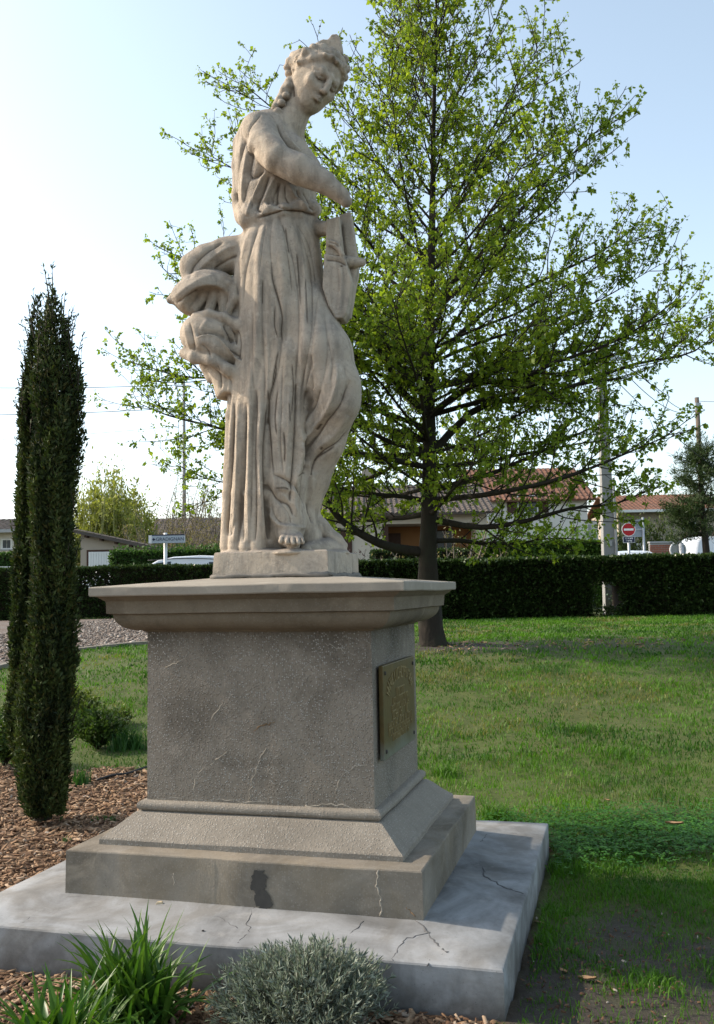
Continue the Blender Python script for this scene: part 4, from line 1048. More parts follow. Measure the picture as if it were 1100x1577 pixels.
hedge(hx(-60, 31.0), hx(30, 31.0), 31.0, 0.9, 0.62, 2.1, 'green garden hedge in front of the white house at the far left', 6000, 0.13, M_CYPH, 8, flop=0.7)
# white blossom on the left hedge
r = np.random.default_rng(8); n = 46
pp = np.stack([hx(150, 25.5) + r.normal(0, 0.22, n), 25.52 - r.random(n) * 0.08, float(gz(25.6)) + 1.05 + r.normal(0, 0.14, n)], 1)
V, F = leaf_quads(pp, r.normal(size=(n, 3)) + np.array([0, -1.2, 0.4]), 0.045 * r.uniform(.6, 1.3, n), 0.9, r)
o = leaf_object('blossom', V, F, plain('blossom_petal', (0.62, 0.62, 0.60), 0.7), None, r.random(n)); tag(o, kind='stuff')

# ------------------------------------------------------------------ houses and walls across the street
M_CREAM = plain('cream_plaster', (0.52, 0.46, 0.37), 0.95, 0.06, 2.5); M_WHITE = plain('white_plaster', (0.60, 0.575, 0.53), 0.95, 0.06, 2.5)
M_OCHRE = plain('ochre_wall', (0.26, 0.125, 0.05), 0.95, 0.15, 2.0); M_BROWN = plain('brown_paint', (0.060, 0.030, 0.020), 0.7, 0.2, 4)
M_BEIGE = plain('beige_plaster', (0.36, 0.31, 0.25), 0.95, 0.12, 1.5); M_GLASS = plain('window_glass', (0.035, 0.045, 0.055), 0.12, 0.1, 3)
M_WTRIM = plain('white_paint', (0.72, 0.72, 0.70), 0.6, 0.05, 6); M_GREYT = plain('grey_gutter', (0.33, 0.33, 0.33), 0.5, 0.1, 6)
def tile_mat(name, a, b, c2):
    t = NT(name); n = t.noise(1.2, 5, 0.6); f = t.noise(18, 4)
    t.color(t.mix(t.ramp(n, [(0.4, 0), (0.7, 0.8)]), t.mix(f, a, b), c2)).rough(0.95); return t.m
M_TERRA = tile_mat('terracotta_tile', (0.135, 0.062, 0.040), (0.21, 0.105, 0.066), (0.11, 0.07, 0.054))
M_GREYTILE = tile_mat('weathered_tile', (0.075, 0.06, 0.052), (0.14, 0.115, 0.098), (0.06, 0.055, 0.048))

def tiled_roof(parent, quad, mat, rows, cols, name='roof', th=0.07):
    """sloping roof (eave-left, eave-right, ridge-right, ridge-left) laid with rows of half-round tiles, joined"""
    a, b, c, d = [Vector(q) for q in quad]; nrm = (b - a).cross(d - a).normalized()
    if nrm.z < 0: nrm = -nrm
    mb = MB()
    mb.add([a, b, c, d, a - nrm * th, b - nrm * th, c - nrm * th, d - nrm * th], [(0, 1, 2, 3), (7, 6, 5, 4), (0, 4, 5, 1), (1, 5, 6, 2), (2, 6, 7, 3), (3, 7, 4, 0)])
    root = mb.build(name, mat, parent)
    mt = MB(); lift = 0.055
    for j in range(rows):
        for i in range(cols):
            u0, u1 = i / cols, (i + 0.82) / cols; v0, v1 = j / rows, (j + 1.08) / rows
            P4 = lambda u, v: (a * (1 - u) + b * u) * (1 - v) + (d * (1 - u) + c * u) * v
            um = (u0 + u1) / 2; e = nrm * 0.012; w = nrm * (lift + random.uniform(-.008, .008))
            v1 = min(v1, 1.0)
            p = [P4(u0, v0) + e, P4(um, v0) + w, P4(u1, v0) + e, P4(u0, v1) + e * .6, P4(um, v1) + w * .7, P4(u1, v1) + e * .6]
            mt.add(p, [(0, 1, 4, 3), (1, 2, 5, 4), (0, 2, 1)])
    tl = mt.build('tiles', mat, root); tl['kind'] = 'stuff'
    return root

def wbox(parent, name, lo, hi, mat, bevel=0.0):
    return MB().box(lo, hi).build(name, mat, parent, bevel=bevel)

def window(parent, x0, x1, z0, z1, y, mat_frame=None, panes=2, shutters=None, sill=True):
    """frame, panes and sill; stands 3 cm proud of a wall face at y"""
    mat_frame = mat_frame or M_WTRIM; f = 0.05
    mb = MB(); mb.box((x0, y - 0.035, z0), (x0 + f, y + 0.02, z1)); mb.box((x1 - f, y - 0.035, z0), (x1, y + 0.02, z1))
    mb.box((x0 + f, y - 0.035, z1 - f), (x1 - f, y + 0.02, z1)); mb.box((x0 + f, y - 0.035, z0), (x1 - f, y + 0.02, z0 + f))
    w = mb.build('window', mat_frame, parent)
    for k in range(panes):
        a = x0 + f + (x1 - x0 - 2 * f) * k / panes; b = x0 + f + (x1 - x0 - 2 * f) * (k + 1) / panes
        MB().box((a + 0.012, y - 0.012, z0 + f), (b - 0.012, y - 0.006, z1 - f)).build('pane', M_GLASS, w)
    if sill: MB().box((x0 - 0.06, y - 0.10, z0 - 0.06), (x1 + 0.06, y + 0.01, z0 - 0.003)).build('sill', M_GREYT, w)
    if shutters:
        sw = (x1 - x0) * 0.5
        for a, b in ((x0 - sw, x0 - 0.01), (x1 + 0.01, x1 + sw)):
            MB().box((a, y - 0.04, z0), (b, y - 0.004, z1)).build('shutter', shutters, parent)
    return w

def zat(py, px, Y): return float(at(px, py, Y)[2])
GS = 0.64
# cream house with a porch behind the big tree
Y = 34.0; X0, X1 = hx(488, Y), hx(752, Y); ze = zat(788, 620, Y); zr = zat(748, 620, Y + 4)
h = thing('cream_house', ((X0 + X1) / 2, Y + 4, GS), 'cream house with an ochre porch under the branches of the big tree', 'house')
L = np.array(h.location)
def lo(x, y, z): return (x - L[0], y - L[1], z - L[2])
xa, xb, xc = hx(590, Y), hx(735, Y), hx(548, Y); zp = zat(806, 660, Y)
wbox(h, 'wall', lo(X0, Y, GS), lo(xa, Y + 8, ze), M_CREAM); wbox(h, 'wall', lo(xa + .003, Y, zp), lo(xb - .003, Y + 8, ze - .003), M_CREAM)
wbox(h, 'wall', lo(xb, Y, GS), lo(X1, Y + 8, ze), M_CREAM); wbox(h, 'porch_wall', lo(xa + .004, Y + 1.5, GS), lo(xb - .004, Y + 1.8, zp - .004), M_OCHRE)
wbox(h, 'porch_post', lo(xa + .004, Y + .05, GS), lo(xa + 0.22, Y + .3, zp - .004), M_BROWN)
dr = wbox(h, 'door', lo(hx(592, Y + 1.5), Y + 1.42, GS), lo(hx(618, Y + 1.5), Y + 1.495, zp - .25), M_BROWN)
window(h, *[v - L[0] for v in (hx(672, Y + 1.5), hx(700, Y + 1.5))], zat(846, 680, Y + 1.5) - L[2], zat(816, 680, Y + 1.5) - L[2], Y + 1.5 - L[1], M_BROWN)
wbox(h, 'shutter', lo(hx(516, Y), Y - .05, zat(866, 530, Y)), lo(hx(543, Y), Y - .004, zat(818, 530, Y)), M_BROWN)
tiled_roof(h, [lo(X0 - .4, Y - .5, ze - .1), lo(X1 + .3, Y - .5, ze - .1), lo(X1 + .3, Y + 4, zr), lo(X0 - .4, Y + 4, zr)], M_GREYTILE, 16, 34)
tiled_roof(h, [lo(X1 + .3, Y + 8.5, ze - .1), lo(X0 - .4, Y + 8.5, ze - .1), lo(X0 - .4, Y + 4.03, zr), lo(X1 + .3, Y + 4.03, zr)], M_GREYTILE, 10, 20)
for gx in (X0 + .02, X1 - .22):
    MB().prism([(gx - L[0], 0)] * 0 + [(0, ze - L[2] + .003), (8, ze - L[2] + .003), (4, zr - L[2] - .1)], 0, 0.2, Matrix(((0, 1, 0, gx - L[0]), (1, 0, 0, Y - L[1]), (0, 0, 1, 0), (0, 0, 0, 1)))).build('gable', M_CREAM, h)
wbox(h, 'chimney', lo(hx(560, Y + 4), Y + 3.7, zr - .4), lo(hx(560, Y + 4) + .5, Y + 4.3, zr + .7), M_BEIGE)
# white house to its right
Y = 44.0; X0, X1 = hx(735, Y), hx(908, Y); ze = zat(768, 820, Y); zr = zat(722, 820, Y + 4)
h = thing('white_house', ((X0 + X1) / 2, Y + 4, GS), 'white rendered house with an orange tiled roof behind the shaggy green hedge', 'house'); L = np.array(h.location)
wbox(h, 'wall', lo(X0, Y, GS), lo(X1, Y + 8, ze), M_WHITE)
tiled_roof(h, [lo(X0 - .2, Y - .4, ze - .1), lo(X1 + .4, Y - .4, ze - .1), lo(X1 + .4, Y + 4, zr), lo(X0 - .2, Y + 4, zr)], M_TERRA, 12, 24)
tiled_roof(h, [lo(X1 + .4, Y + 8.4, ze - .1), lo(X0 - .2, Y + 8.4, ze - .1), lo(X0 - .2, Y + 4.03, zr), lo(X1 + .4, Y + 4.03, zr)], M_TERRA, 8, 14)
for gx in (X0 + .02, X1 - .22):
    MB().prism([(0, ze - L[2] + .003), (8, ze - L[2] + .003), (4, zr - L[2] - .1)], 0, 0.2, Matrix(((0, 1, 0, gx - L[0]), (1, 0, 0, Y - L[1]), (0, 0, 1, 0), (0, 0, 0, 1)))).build('gable', M_WHITE, h)
window(h, *[v - L[0] for v in (hx(883, Y), hx(893, Y))], zat(822, 880, Y) - L[2], zat(812, 880, Y) - L[2], Y - L[1], M_BROWN, 1)
window(h, *[v - L[0] for v in (hx(800, Y), hx(832, Y))], zat(790, 820, Y) - L[2], zat(762, 820, Y) - L[2], Y - L[1], M_WTRIM, 2, M_BROWN)
wbox(h, 'side_wall', lo(X1 + .003, Y + 1.0, GS), lo(hx(932, Y), Y + 5, zat(800, 900, Y)), M_WHITE)
wbox(h, 'door', lo(hx(912, Y), Y + .95, GS), lo(hx(921, Y), Y + .997, zat(806, 900, Y)), M_GREYT)
# far right house with a red roof
Y = 52.0; X0, X1 = hx(955, Y), hx(1112, Y); ze = zat(785, 1040, Y); zr = zat(762, 1040, Y + 3)
h = thing('grey_house', ((X0 + X1) / 2, Y + 3, GS), 'pale grey house with a low red roof at the far right behind the green bush', 'house'); L = np.array(h.location)
wbox(h, 'wall', lo(X0, Y, GS), lo(X1, Y + 6, ze), M_BEIGE)
tiled_roof(h, [lo(X0 - .3, Y - .7, ze - .05), lo(X1 + .4, Y - .7, ze - .05), lo(X1 + .4, Y + 3, zr), lo(X0 - .3, Y + 3, zr)], M_TERRA, 10, 26)
tiled_roof(h, [lo(X1 + .4, Y + 6.7, ze - .05), lo(X0 - .3, Y + 6.7, ze - .05), lo(X0 - .3, Y + 3.03, zr), lo(X1 + .4, Y + 3.03, zr)], M_TERRA, 6, 14)
wbox(h, 'gutter', lo(X0 - .3, Y - .85, ze - .16), lo(X1 + .4, Y - .71, ze - .02), M_WTRIM)
window(h, *[v - L[0] for v in (hx(1055, Y), hx(1075, Y))], zat(828, 1060, Y) - L[2], zat(804, 1060, Y) - L[2], Y - L[1], M_WTRIM, 2)
wbox(h, 'corner_post', lo(hx(1081, Y), Y - .4, GS), lo(hx(1087, Y), Y - .15, ze - .1), M_WTRIM)
# brick garden wall
Y = 40.0; X0, X1 = hx(1003, Y), hx(1060, Y); zt = zat(836, 1030, Y)
bw = thing('brick_wall', ((X0 + X1) / 2, Y, GS), 'low red brick garden wall between the green bush and the round mirror', 'wall'); L = np.array(bw.location)
wbox(bw, 'mortar_core', lo(X0, Y + .01, GS), lo(X1, Y + .22, zt - .01), M_GREYT)
M_BRICK = tile_mat('red_brick', (0.22, 0.08, 0.05), (0.34, 0.14, 0.09), (0.16, 0.08, 0.06))
mb = MB(); rows = int((zt - GS) / 0.085)
for j in range(rows):
    x = X0 - (0.12 if j % 2 else 0)
    while x < X1:
        mb.box(lo(max(x, X0), Y - random.uniform(0, .01), GS + j * .085), lo(min(x + .23, X1), Y + .1, GS + j * .085 + .073)); x += .245
o = mb.build('brick', M_BRICK, bw); o['kind'] = 'stuff'
wbox(bw, 'coping', lo(X0 - .03, Y - .05, zt + .001), lo(X1 + .03, Y + .28, zt + .07), M_GREYT)
# garage with a sloping roof, left
Y = 36.0; xl, xr = hx(124, Y), hx(238, Y); zl, zr_ = zat(822, 120, Y), zat(846, 238, Y)
h = thing('garage', ((xl + xr) / 2, Y + 3, GS), 'beige garage with a white door under a sloping grey tiled roof', 'garage'); L = np.array(h.location)
MB().prism([(xl - L[0], 0), (xr - L[0], 0), (xr - L[0], zr_ - L[2]), (xl - L[0], zl - L[2])], Y - L[1], Y + 6 - L[1]).build('wall', M_BEIGE, h)
gx0, gx1, gt = hx(137, Y), hx(173, Y), zat(850, 150, Y)
MB().box(lo(gx0 - .08, Y - .03, GS), lo(gx1 + .08, Y - .004, gt + .08)).build('door_frame', M_BROWN, h)
gd = MB().box(lo(gx0, Y - .05, GS), lo(gx1, Y - .032, gt)).build('door', M_WTRIM, h)
for k in range(9):
    a = gx0 + (gx1 - gx0) * k / 9; MB().box(lo(a + .012, Y - .075, GS + .02), lo(a + (gx1 - gx0) / 9 - .012, Y - .051, gt - .02)).build('panel', M_WTRIM, gd)
dz = (zr_ - zl) / (xr - xl)
tiled_roof(h, [lo(xr + .5, Y - .4, zr_ + .5 * dz + .10), lo(xr + .5, Y + 6.4, zr_ + .5 * dz + .10), lo(xl - .5, Y + 6.4, zl - .5 * dz + .10), lo(xl - .5, Y - .4, zl - .5 * dz + .10)], M_GREYTILE, 14, 20, th=.12)
for k in range(5):
    x = xl + (xr - xl) * (k + .5) / 5; z = zl + dz * (x - xl); wbox(h, 'rafter_end', lo(x - .05, Y - .33, z - .10), lo(x + .05, Y - .003, z - .01), M_BROWN)
# white house, far left
Y = 40.0; xl, xr = hx(-90, Y), hx(26, Y); ze = zat(818, 10, Y); zr = zat(800, 10, Y + 3)
h = thing('bungalow', ((xl + xr) / 2, Y + 3, GS), 'low white house with a flat grey roof at the left edge behind the cypress', 'house'); L = np.array(h.location)
wbox(h, 'wall', lo(xl, Y, GS), lo(xr, Y + 6, ze), M_WHITE)
tiled_roof(h, [lo(xl - .3, Y - .6, ze), lo(xr + .4, Y - .6, ze), lo(xr + .4, Y + 3, zr), lo(xl - .3, Y + 3, zr)], M_GREYTILE, 8, 16)
tiled_roof(h, [lo(xr + .4, Y + 6.6, ze), lo(xl - .3, Y + 6.6, ze), lo(xl - .3, Y + 3.03, zr), lo(xr + .4, Y + 3.03, zr)], M_GREYTILE, 5, 8)
wbox(h, 'gutter', lo(xl - .3, Y - .73, ze - .1), lo(xr + .4, Y - .61, ze + .03), M_GREYT)
window(h, *[v - L[0] for v in (hx(2, Y), hx(18, Y))], zat(846, 10, Y) - L[2], zat(830, 10, Y) - L[2], Y - L[1], M_WTRIM)
# long brown roof behind the bare trees
Y = 58.0; xl, xr = hx(228, Y), hx(420, Y); ze = zat(836, 300, Y); zr = zat(798, 300, Y + 4)
h = thing('brown_roofed_house', ((xl + xr) / 2, Y + 4, GS), 'house with a long brown tiled roof behind the bare trees', 'house'); L = np.array(h.location)
wbox(h, 'wall', lo(xl, Y, GS), lo(xr, Y + 8, ze), M_BEIGE)
tiled_roof(h, [lo(xl - .4, Y - .5, ze), lo(xr + .4, Y - .5, ze), lo(xr + .4, Y + 4, zr), lo(xl - .4, Y + 4, zr)], M_GREYTILE, 10, 24)
tiled_roof(h, [lo(xr + .4, Y + 8.5, ze), lo(xl - .4, Y + 8.5, ze), lo(xl - .4, Y + 4.03, zr), lo(xr + .4, Y + 4.03, zr)], M_GREYTILE, 6, 12)
for k in range(3):
    a = xl + (xr - xl) * (0.15 + .3 * k); window(h, a - L[0], a + 1.0 - L[0], 1.1, 2.3, Y - L[1], M_WTRIM, 2)

# ------------------------------------------------------------------ poles, wires, signs
M_CONC = plain('pole_concrete', (0.25, 0.25, 0.245), 0.9, 0.12, 6, bump=0.003); M_WOODP = plain('pole_wood', (0.13, 0.105, 0.085), 0.9, 0.2, 8)
M_STEEL = plain('galvanised_steel', (0.36, 0.38, 0.40), 0.45, 0.1, 10, metal=0.4)
def taper_post(parent, name, x, y, z0, z1, w0, d0, w1, d1, mat, bevel=0.015):
    vs = [(x - w0, y - d0, z0), (x + w0, y - d0, z0), (x + w0, y + d0, z0), (x - w0, y + d0, z0), (x - w1, y - d1, z1), (x + w1, y - d1, z1), (x + w1, y + d1, z1), (x - w1, y + d1, z1)]
    return MB().add(vs, [(0, 3, 2, 1), (4, 5, 6, 7), (0, 1, 5, 4), (1, 2, 6, 5), (2, 3, 7, 6), (3, 0, 4, 7)]).build(name, mat, parent, bevel=bevel)
Y = 22.3; px_ = hx(938.5, Y); ztop = zat(535, 922, Y) - HG
pole = thing('concrete_pole', (px_, Y, HG), 'tall tapering concrete utility pole standing behind the gap in the laurel hedge', 'utility pole')
taper_post(pole, 'shaft', 0, 0, -0.05, ztop, 0.165, 0.13, 0.085, 0.08, M_CONC)
wbox(pole, 'duct', (0.12, -0.185, -.02), (0.165, -0.134, 3.2), M_GREYT); wbox(pole, 'number_plate', (-0.06, -0.152, 1.6), (0.05, -0.1335, 1.72), M_GREYT)
ca = wbox(pole, 'cross_arm', (-0.75, -0.13, ztop - 0.35), (0.75, -0.083, ztop - 0.28), M_STEEL)
for k in (-0.65, -0.25, 0.25, 0.65): MB().tube([(k, -0.106, ztop - 0.28), (k, -0.106, ztop - 0.22), (k, -0.106, ztop - 0.16)], [0.035, 0.05, 0.02], 10).build('insulator', M_BROWN, ca, smooth=True)
Y = 48.0; wp = thing('wooden_pole', (hx(1086, Y), Y, GS), 'dark wooden utility pole rising above the pine at the right edge', 'utility pole'); zt2 = zat(612, 1083, Y) - GS
MB().tube([(0, 0, -.1), (0, 0, zt2 * .5), (0, 0, zt2)], [0.16, 0.135, 0.11], 12).build('shaft', M_WOODP, wp, smooth=True)
MB().box((-0.13, -.19, zt2 - .7), (0.13, -.112, zt2 - .3)).build('bracket', M_STEEL, wp)
Y = 62.0; tp = thing('thin_pole', (hx(284, Y), Y, GS), 'thin grey utility pole behind the bare trees at the left', 'utility pole'); zt3 = zat(585, 283, Y) - GS
MB().tube([(0, 0, -.1), (0, 0, zt3 * .5), (0, 0, zt3)], [0.15, 0.12, 0.09], 10).build('shaft', M_CONC, tp, smooth=True)
MB().box((-0.5, -.15, zt3 - .5), (0.5, -.092, zt3 - .42)).build('cross_arm', M_STEEL, tp)
M_WIRE = plain('cable_black', (0.03, 0.03, 0.032), 0.6, 0.1, 3)
def wire(a, b, sag, r, label):
    a, b = Vector(a), Vector(b); pts = [a.lerp(b, k / 24) - Vector((0, 0, sag * 4 * (k / 24) * (1 - k / 24))) for k in range(25)]
    o = MB().tube([p - a for p in pts], r, 5).build('cable', M_WIRE, None, smooth=True, loc=a); tag(o, label, 'cable', 'overhead cables'); return o
p3 = Vector((hx(284, 62), 62, GS + zt3)); p1 = Vector((px_, 22.3, HG + ztop)); p2 = Vector((hx(1086, 48), 48, GS + zt2))
farl = [at(-120, 596, 50), at(-120, 640, 50), at(-120, 683, 54)]
for k, (src, dz, nm) in enumerate(((farl[0], -0.35, 'thick black cable, highest of the three crossing the sky left of the statue'), (farl[1], -1.9, 'black cable running second from the top across the sky at the left'), (farl[2], -3.1, 'faint lowest cable crossing the sky behind the cypress'))):
    wire(src, p3 + Vector((0, -.1, dz)), 0.12, 0.022 if k < 2 else 0.012, nm)
wire(p3 + Vector((0, -.1, -.35)), p1 + Vector((-.6, -.1, -.3)), 0.5, 0.014, 'long cable from the thin pole to the concrete pole behind the tree')
wire(p1 + Vector((.65, -.1, -.3)), p2 + Vector((-.1, -.16, -.65)), 0.5, 0.012, 'thin cable running from the concrete pole to the wooden pole')
wire(p1 + Vector((.25, -.1, -.3)), p2 + Vector((.1, -.16, -.5)), 0.75, 0.012, 'slack cable hanging between the concrete pole and the wooden pole')
wire(p2 + Vector((0, -.1, -.2)), at(1250, 590, 40), 0.3, 0.014, 'cable leaving the wooden pole past the right edge')
wire(p1 + Vector((.1, -.1, -.6)), at(1180, 770, 30), 0.3, 0.010, 'thin service cable dropping to the right from the concrete pole')

# no entry sign with its plate
M_RED = plain('sign_red', (0.36, 0.012, 0.016), 0.45, 0.05, 6); M_SIGNW = plain('sign_white', (0.72, 0.72, 0.72), 0.45, 0.05, 6); M_NAVY = plain('sign_navy', (0.014, 0.020, 0.050), 0.5, 0.05, 6)
Y = 33.0; q = at(968.5, 815.5, Y); s = thing('no_entry_sign', (q[0], Y, GS), 'round red no entry sign with a white bar and a dark plate below', 'road sign')
zc = q[2] - GS; R_ = 10.6 * Y / FPX
MB().tube([(0, .06, -.1), (0, .06, zc + R_ * .8)], 0.045, 10).build('post', M_STEEL, s, smooth=True)
def disc(parent, name, mat, R, y0, y1, zc, n=36): return MB().prism([(R * math.cos(2 * math.pi * k / n), zc + R * math.sin(2 * math.pi * k / n)) for k in range(n)], y0, y1).build(name, mat, parent)
disc(s, 'rim', M_SIGNW, R_, -0.004, 0.012, zc); disc(s, 'disc', M_RED, R_ * .91, -0.010, -0.0045, zc)
MB().box((-R_ * .70, -0.016, zc - R_ * .15), (R_ * .70, -0.0105, zc + R_ * .15)).build('white_bar', M_SIGNW, s)
zp_ = zat(831, 968, Y) - GS; pw_, ph_ = 9.3 * Y / FPX, 5.0 * Y / FPX
MB().box((-pw_, -0.004, zp_ - ph_), (pw_, 0.012, zp_ + ph_)).build('plate_rim', M_STEEL, s)
pl = MB().box((-pw_ * .90, -0.009, zp_ - ph_ * .80), (pw_ * .90, -0.0045, zp_ + ph_ * .80)).build('plate', M_NAVY, s)
mb = MB(); rr = random.Random(5)
for (zz, half, n) in ((zp_ + ph_ * .36, pw_ * .66, 8), (zp_ - ph_ * .36, pw_ * .5, 6)):
    for k in range(n):
        a = -half + 2 * half * k / n; w = 2 * half / n * .62
        mb.box((a, -0.0125, zz - ph_ * .22), (a + w * .3, -0.0095, zz + ph_ * .22)); mb.box((a + w * .3 + .001, -0.0125, zz + rr.choice([-.22, .0, .12]) * ph_), (a + w, -0.0095, zz + rr.choice([.18, .22]) * ph_))
mb.build('lettering', M_SIGNW, pl)
# back of a direction sign beyond it
Y = 38.0; q = at(981, 813, Y); s = thing('sign_back', (q[0], Y, GS), 'grey back of a direction sign just behind the no entry sign', 'road sign'); M_SBACK = plain('sign_back_grey', (0.22, 0.25, 0.28), 0.5, 0.1, 6, metal=0.3)
f_ = Y / FPX; zc = q[2] - GS
MB().prism([(-16 * f_, zc + 9 * f_), (12 * f_, zc + 15 * f_), (13.5 * f_, zc + 9 * f_), (11 * f_, zc - 14 * f_), (-14 * f_, zc - 14 * f_)], 0, .02).build('panel', M_SBACK, s)
for k in (6, -3): MB().box((-13 * f_, -.045, zc + k * f_), (11 * f_, -.003, zc + (k + 1.6) * f_)).build('rail', M_STEEL, s)
MB().tube([(9 * f_, -.08, -.1), (9 * f_, -.08, zc + 16 * f_)], .045, 10).build('post', M_STEEL, s, smooth=True)
# round traffic mirror seen from behind
Y = 30.0; q = at(1045, 847, Y); s = thing('traffic_mirror', (q[0], Y, GS), 'round white rimmed traffic mirror on a grey post beside the white van', 'mirror'); f_ = Y / FPX; zc = q[2] - GS; Rm = 12.8 * f_
n = 40; vs = []; fs = []
for k in range(n):
    a = 2 * math.pi * k / n
    for rad, yy in ((Rm, 0), (Rm * .86, 0), (Rm * .86, .05), (Rm, .05)): vs.append((rad * math.cos(a), yy, zc + rad * math.sin(a)))
for k in range(n):
    for j in range(4): fs.append((k * 4 + j, ((k + 1) % n) * 4 + j, ((k + 1) % n) * 4 + (j + 1) % 4, k * 4 + (j + 1) % 4))
MB().add(vs, fs).build('rim', M_SIGNW, s); disc(s, 'back', plain('mirror_back', (0.34, 0.35, 0.34), 0.5, 0.1, 5), Rm * .86, .02, .04, zc)
MB().tube([(.08, -.05, -.1), (.08, -.05, zc + Rm * .8)], .075, 12).build('post', M_STEEL, s, smooth=True)
MB().box((-.02, -.004, zc - .04), (.17, .019, zc + .04)).build('bracket', M_STEEL, s)
# direction sign to the village
Y = 27.2; q0, q1 = at(229, 829, Y), at(284, 832, Y); zc = (q0[2] + q1[2]) / 2; f_ = Y / FPX
s = thing('direction_sign', (hx(252.5, Y), Y + .1, GS), 'white direction sign with an arrow to the left on a white post', 'road sign'); L = np.array(s.location)
MB().tube([(0, .12, -.1), (0, .12, zat(820, 252, Y) - GS)], 0.052, 12).build('post', M_SIGNW, s, smooth=True)
x0, x1 = q0[0] - L[0] + 5 * f_, q1[0] - L[0]; hh = 5.6 * f_
MB().box((x0, -.10, zc - GS - hh), (x1, .05, zc - GS + hh)).build('panel', plain('sign_face', (0.36, 0.41, 0.46), 0.5, 0.05, 6), s)
MB().box((x0 - 5 * f_, -.11, zc - GS - hh * 1.08), (x0 - .004, .07, zc - GS + hh * 1.15)).build('end_cap', M_SIGNW, s)
MB().box((x0 - .002, -.10, zc - GS + hh + .002), (x1, .05, zc - GS + hh + .035)).build('top_edge', M_NAVY, s)
ar = MB(); ax = x0 + 3.2 * f_; ar.prism([(ax - 2.6 * f_, zc - GS), (ax + .2 * f_, zc - GS + 3.0 * f_), (ax + .2 * f_, zc - GS + 1 * f_), (ax + 2 * f_, zc - GS + 1 * f_), (ax + 2 * f_, zc - GS - 1 * f_), (ax + .2 * f_, zc - GS - 1 * f_), (ax + .2 * f_, zc - GS - 3.0 * f_)], -.106, -.1005)
ar.build('arrow', M_NAVY, s)
cu = bpy.data.curves.new('lettering', 'FONT'); cu.body = 'GRADIGNAN'; cu.size = 7.4 * f_; cu.extrude = 0.002; cu.align_x = 'LEFT'; cu.align_y = 'CENTER'
tmp = bpy.data.objects.new('lettering_curve', cu); COL.objects.link(tmp); bpy.context.view_layer.update()
me = bpy.data.meshes.new_from_object(tmp.evaluated_get(bpy.context.evaluated_depsgraph_get())); bpy.data.objects.remove(tmp); me.name = 'lettering'
vv = np.array([v.co for v in me.vertices]); wx = vv[:, 0].max() - vv[:, 0].min(); sc_ = (x1 - (x0 + 6.5 * f_) - 1 * f_) / wx
for v in me.vertices: v.co = Vector(((v.co.x - vv[:, 0].min()) * sc_, v.co.y, v.co.z))
me.materials.clear(); me.materials.append(M_NAVY); lt = obj_mesh('lettering', me, s, (x0 + 6.5 * f_, -.103, zc - GS)); lt.rotation_euler = (math.pi / 2, 0, 0)

# ------------------------------------------------------------------ vehicles
def car_paint(name, c):
    t = NT(name); t.color(c).rough(0.28); t.b.inputs['Coat Weight'].default_value = 0.6; t.b.inputs['Specular IOR Level'].default_value = 0.5; return t.m
M_CARW = car_paint('white_car_paint', (0.68, 0.70, 0.73)); M_TYRE = plain('tyre_rubber', (0.02, 0.02, 0.02), 0.9, 0.2, 20); M_RIM = plain('wheel_alloy', (0.45, 0.45, 0.46), 0.35, 0.1, 5, metal=0.8)
M_CARGL = plain('car_glass', (0.02, 0.03, 0.04), 0.08, 0.05, 3); M_LAMP = plain('lamp_glass', (0.5, 0.16, 0.10), 0.2, 0.1, 5); M_PLAS = plain('black_plastic', (0.03, 0.03, 0.032), 0.6, 0.1, 8)
def vehicle(name, loc, rotz, prof, hw, glass, label, cat, paint=M_CARW, wheels=(0.8, -0.9), tuck=0.12, rw=0.31):
    """side outline (x, z) carried across the body, narrowing towards the roof; glass = side window outlines"""
    root = thing(name, loc, label, cat, rotz=rotz)
    zs = [p[1] for p in prof]; z0, z1 = min(zs), max(zs); n = len(prof)
    def w_at(z): return hw - tuck * max(0, (z - z0 - 0.75) / max(z1 - z0 - 0.75, .1)) ** 1.5
    V = []; F = []
    rows = [(-1, 0), (-1, .06), (-.6, .075), (0, .085), (.6, .075), (1, .06), (1, 0)]
    cx = sum(p[0] for p in prof) / n; cz = (z0 + z1) / 2
    for (s_, up) in rows:
        for (x, z) in prof:
            if up == 0: sx_, sz_ = x + (cx - x) * .03, z + (cz - z) * .03; V.append((sx_, s_ * w_at(z), sz_))
            else: V.append((x, s_ * (w_at(z) - (.045 if abs(s_) == 1 else 0)) * (1 if abs(s_) == 1 else 1), z + (up - .06 if z > cz else 0)))
    for r_ in range(len(rows) - 1):
        for k in range(n): F.append((r_ * n + k, r_ * n + (k + 1) % n, (r_ + 1) * n + (k + 1) % n, (r_ + 1) * n + k))
    F.append(tuple(range(n))); F.append(tuple((len(rows) - 1) * n + k for k in range(n))[::-1])
    mb = MB().add(V, F); body = mb.build('body', paint, root, smooth=False, bevel=0.02)
    for poly in glass:
        for s_ in (-1, 1):
            vs = [(x, s_ * (w_at(z) + .006), z) for x, z in poly]; m = len(poly)
            vs += [(x, s_ * (w_at(z) - .02), z) for x, z in poly]
            MB().add(vs, [tuple(range(m)), tuple(range(2 * m - 1, m - 1, -1))] + [(k, k + m, (k + 1) % m + m, (k + 1) % m) for k in range(m)]).build('side_window', M_CARGL, root)
    for wx_ in wheels:
        for s_ in (-1, 1):
            y = s_ * (hw - .10); ty = MB().tube([(wx_, y - .10, rw), (wx_, y + .10, rw)], rw, 24).build('wheel', M_TYRE, root, bevel=.03)
            MB().tube([(wx_, y - .107, rw), (wx_, y + .107, rw)], rw * .6, 20).build('rim', M_RIM, ty)
    return root, body, w_at
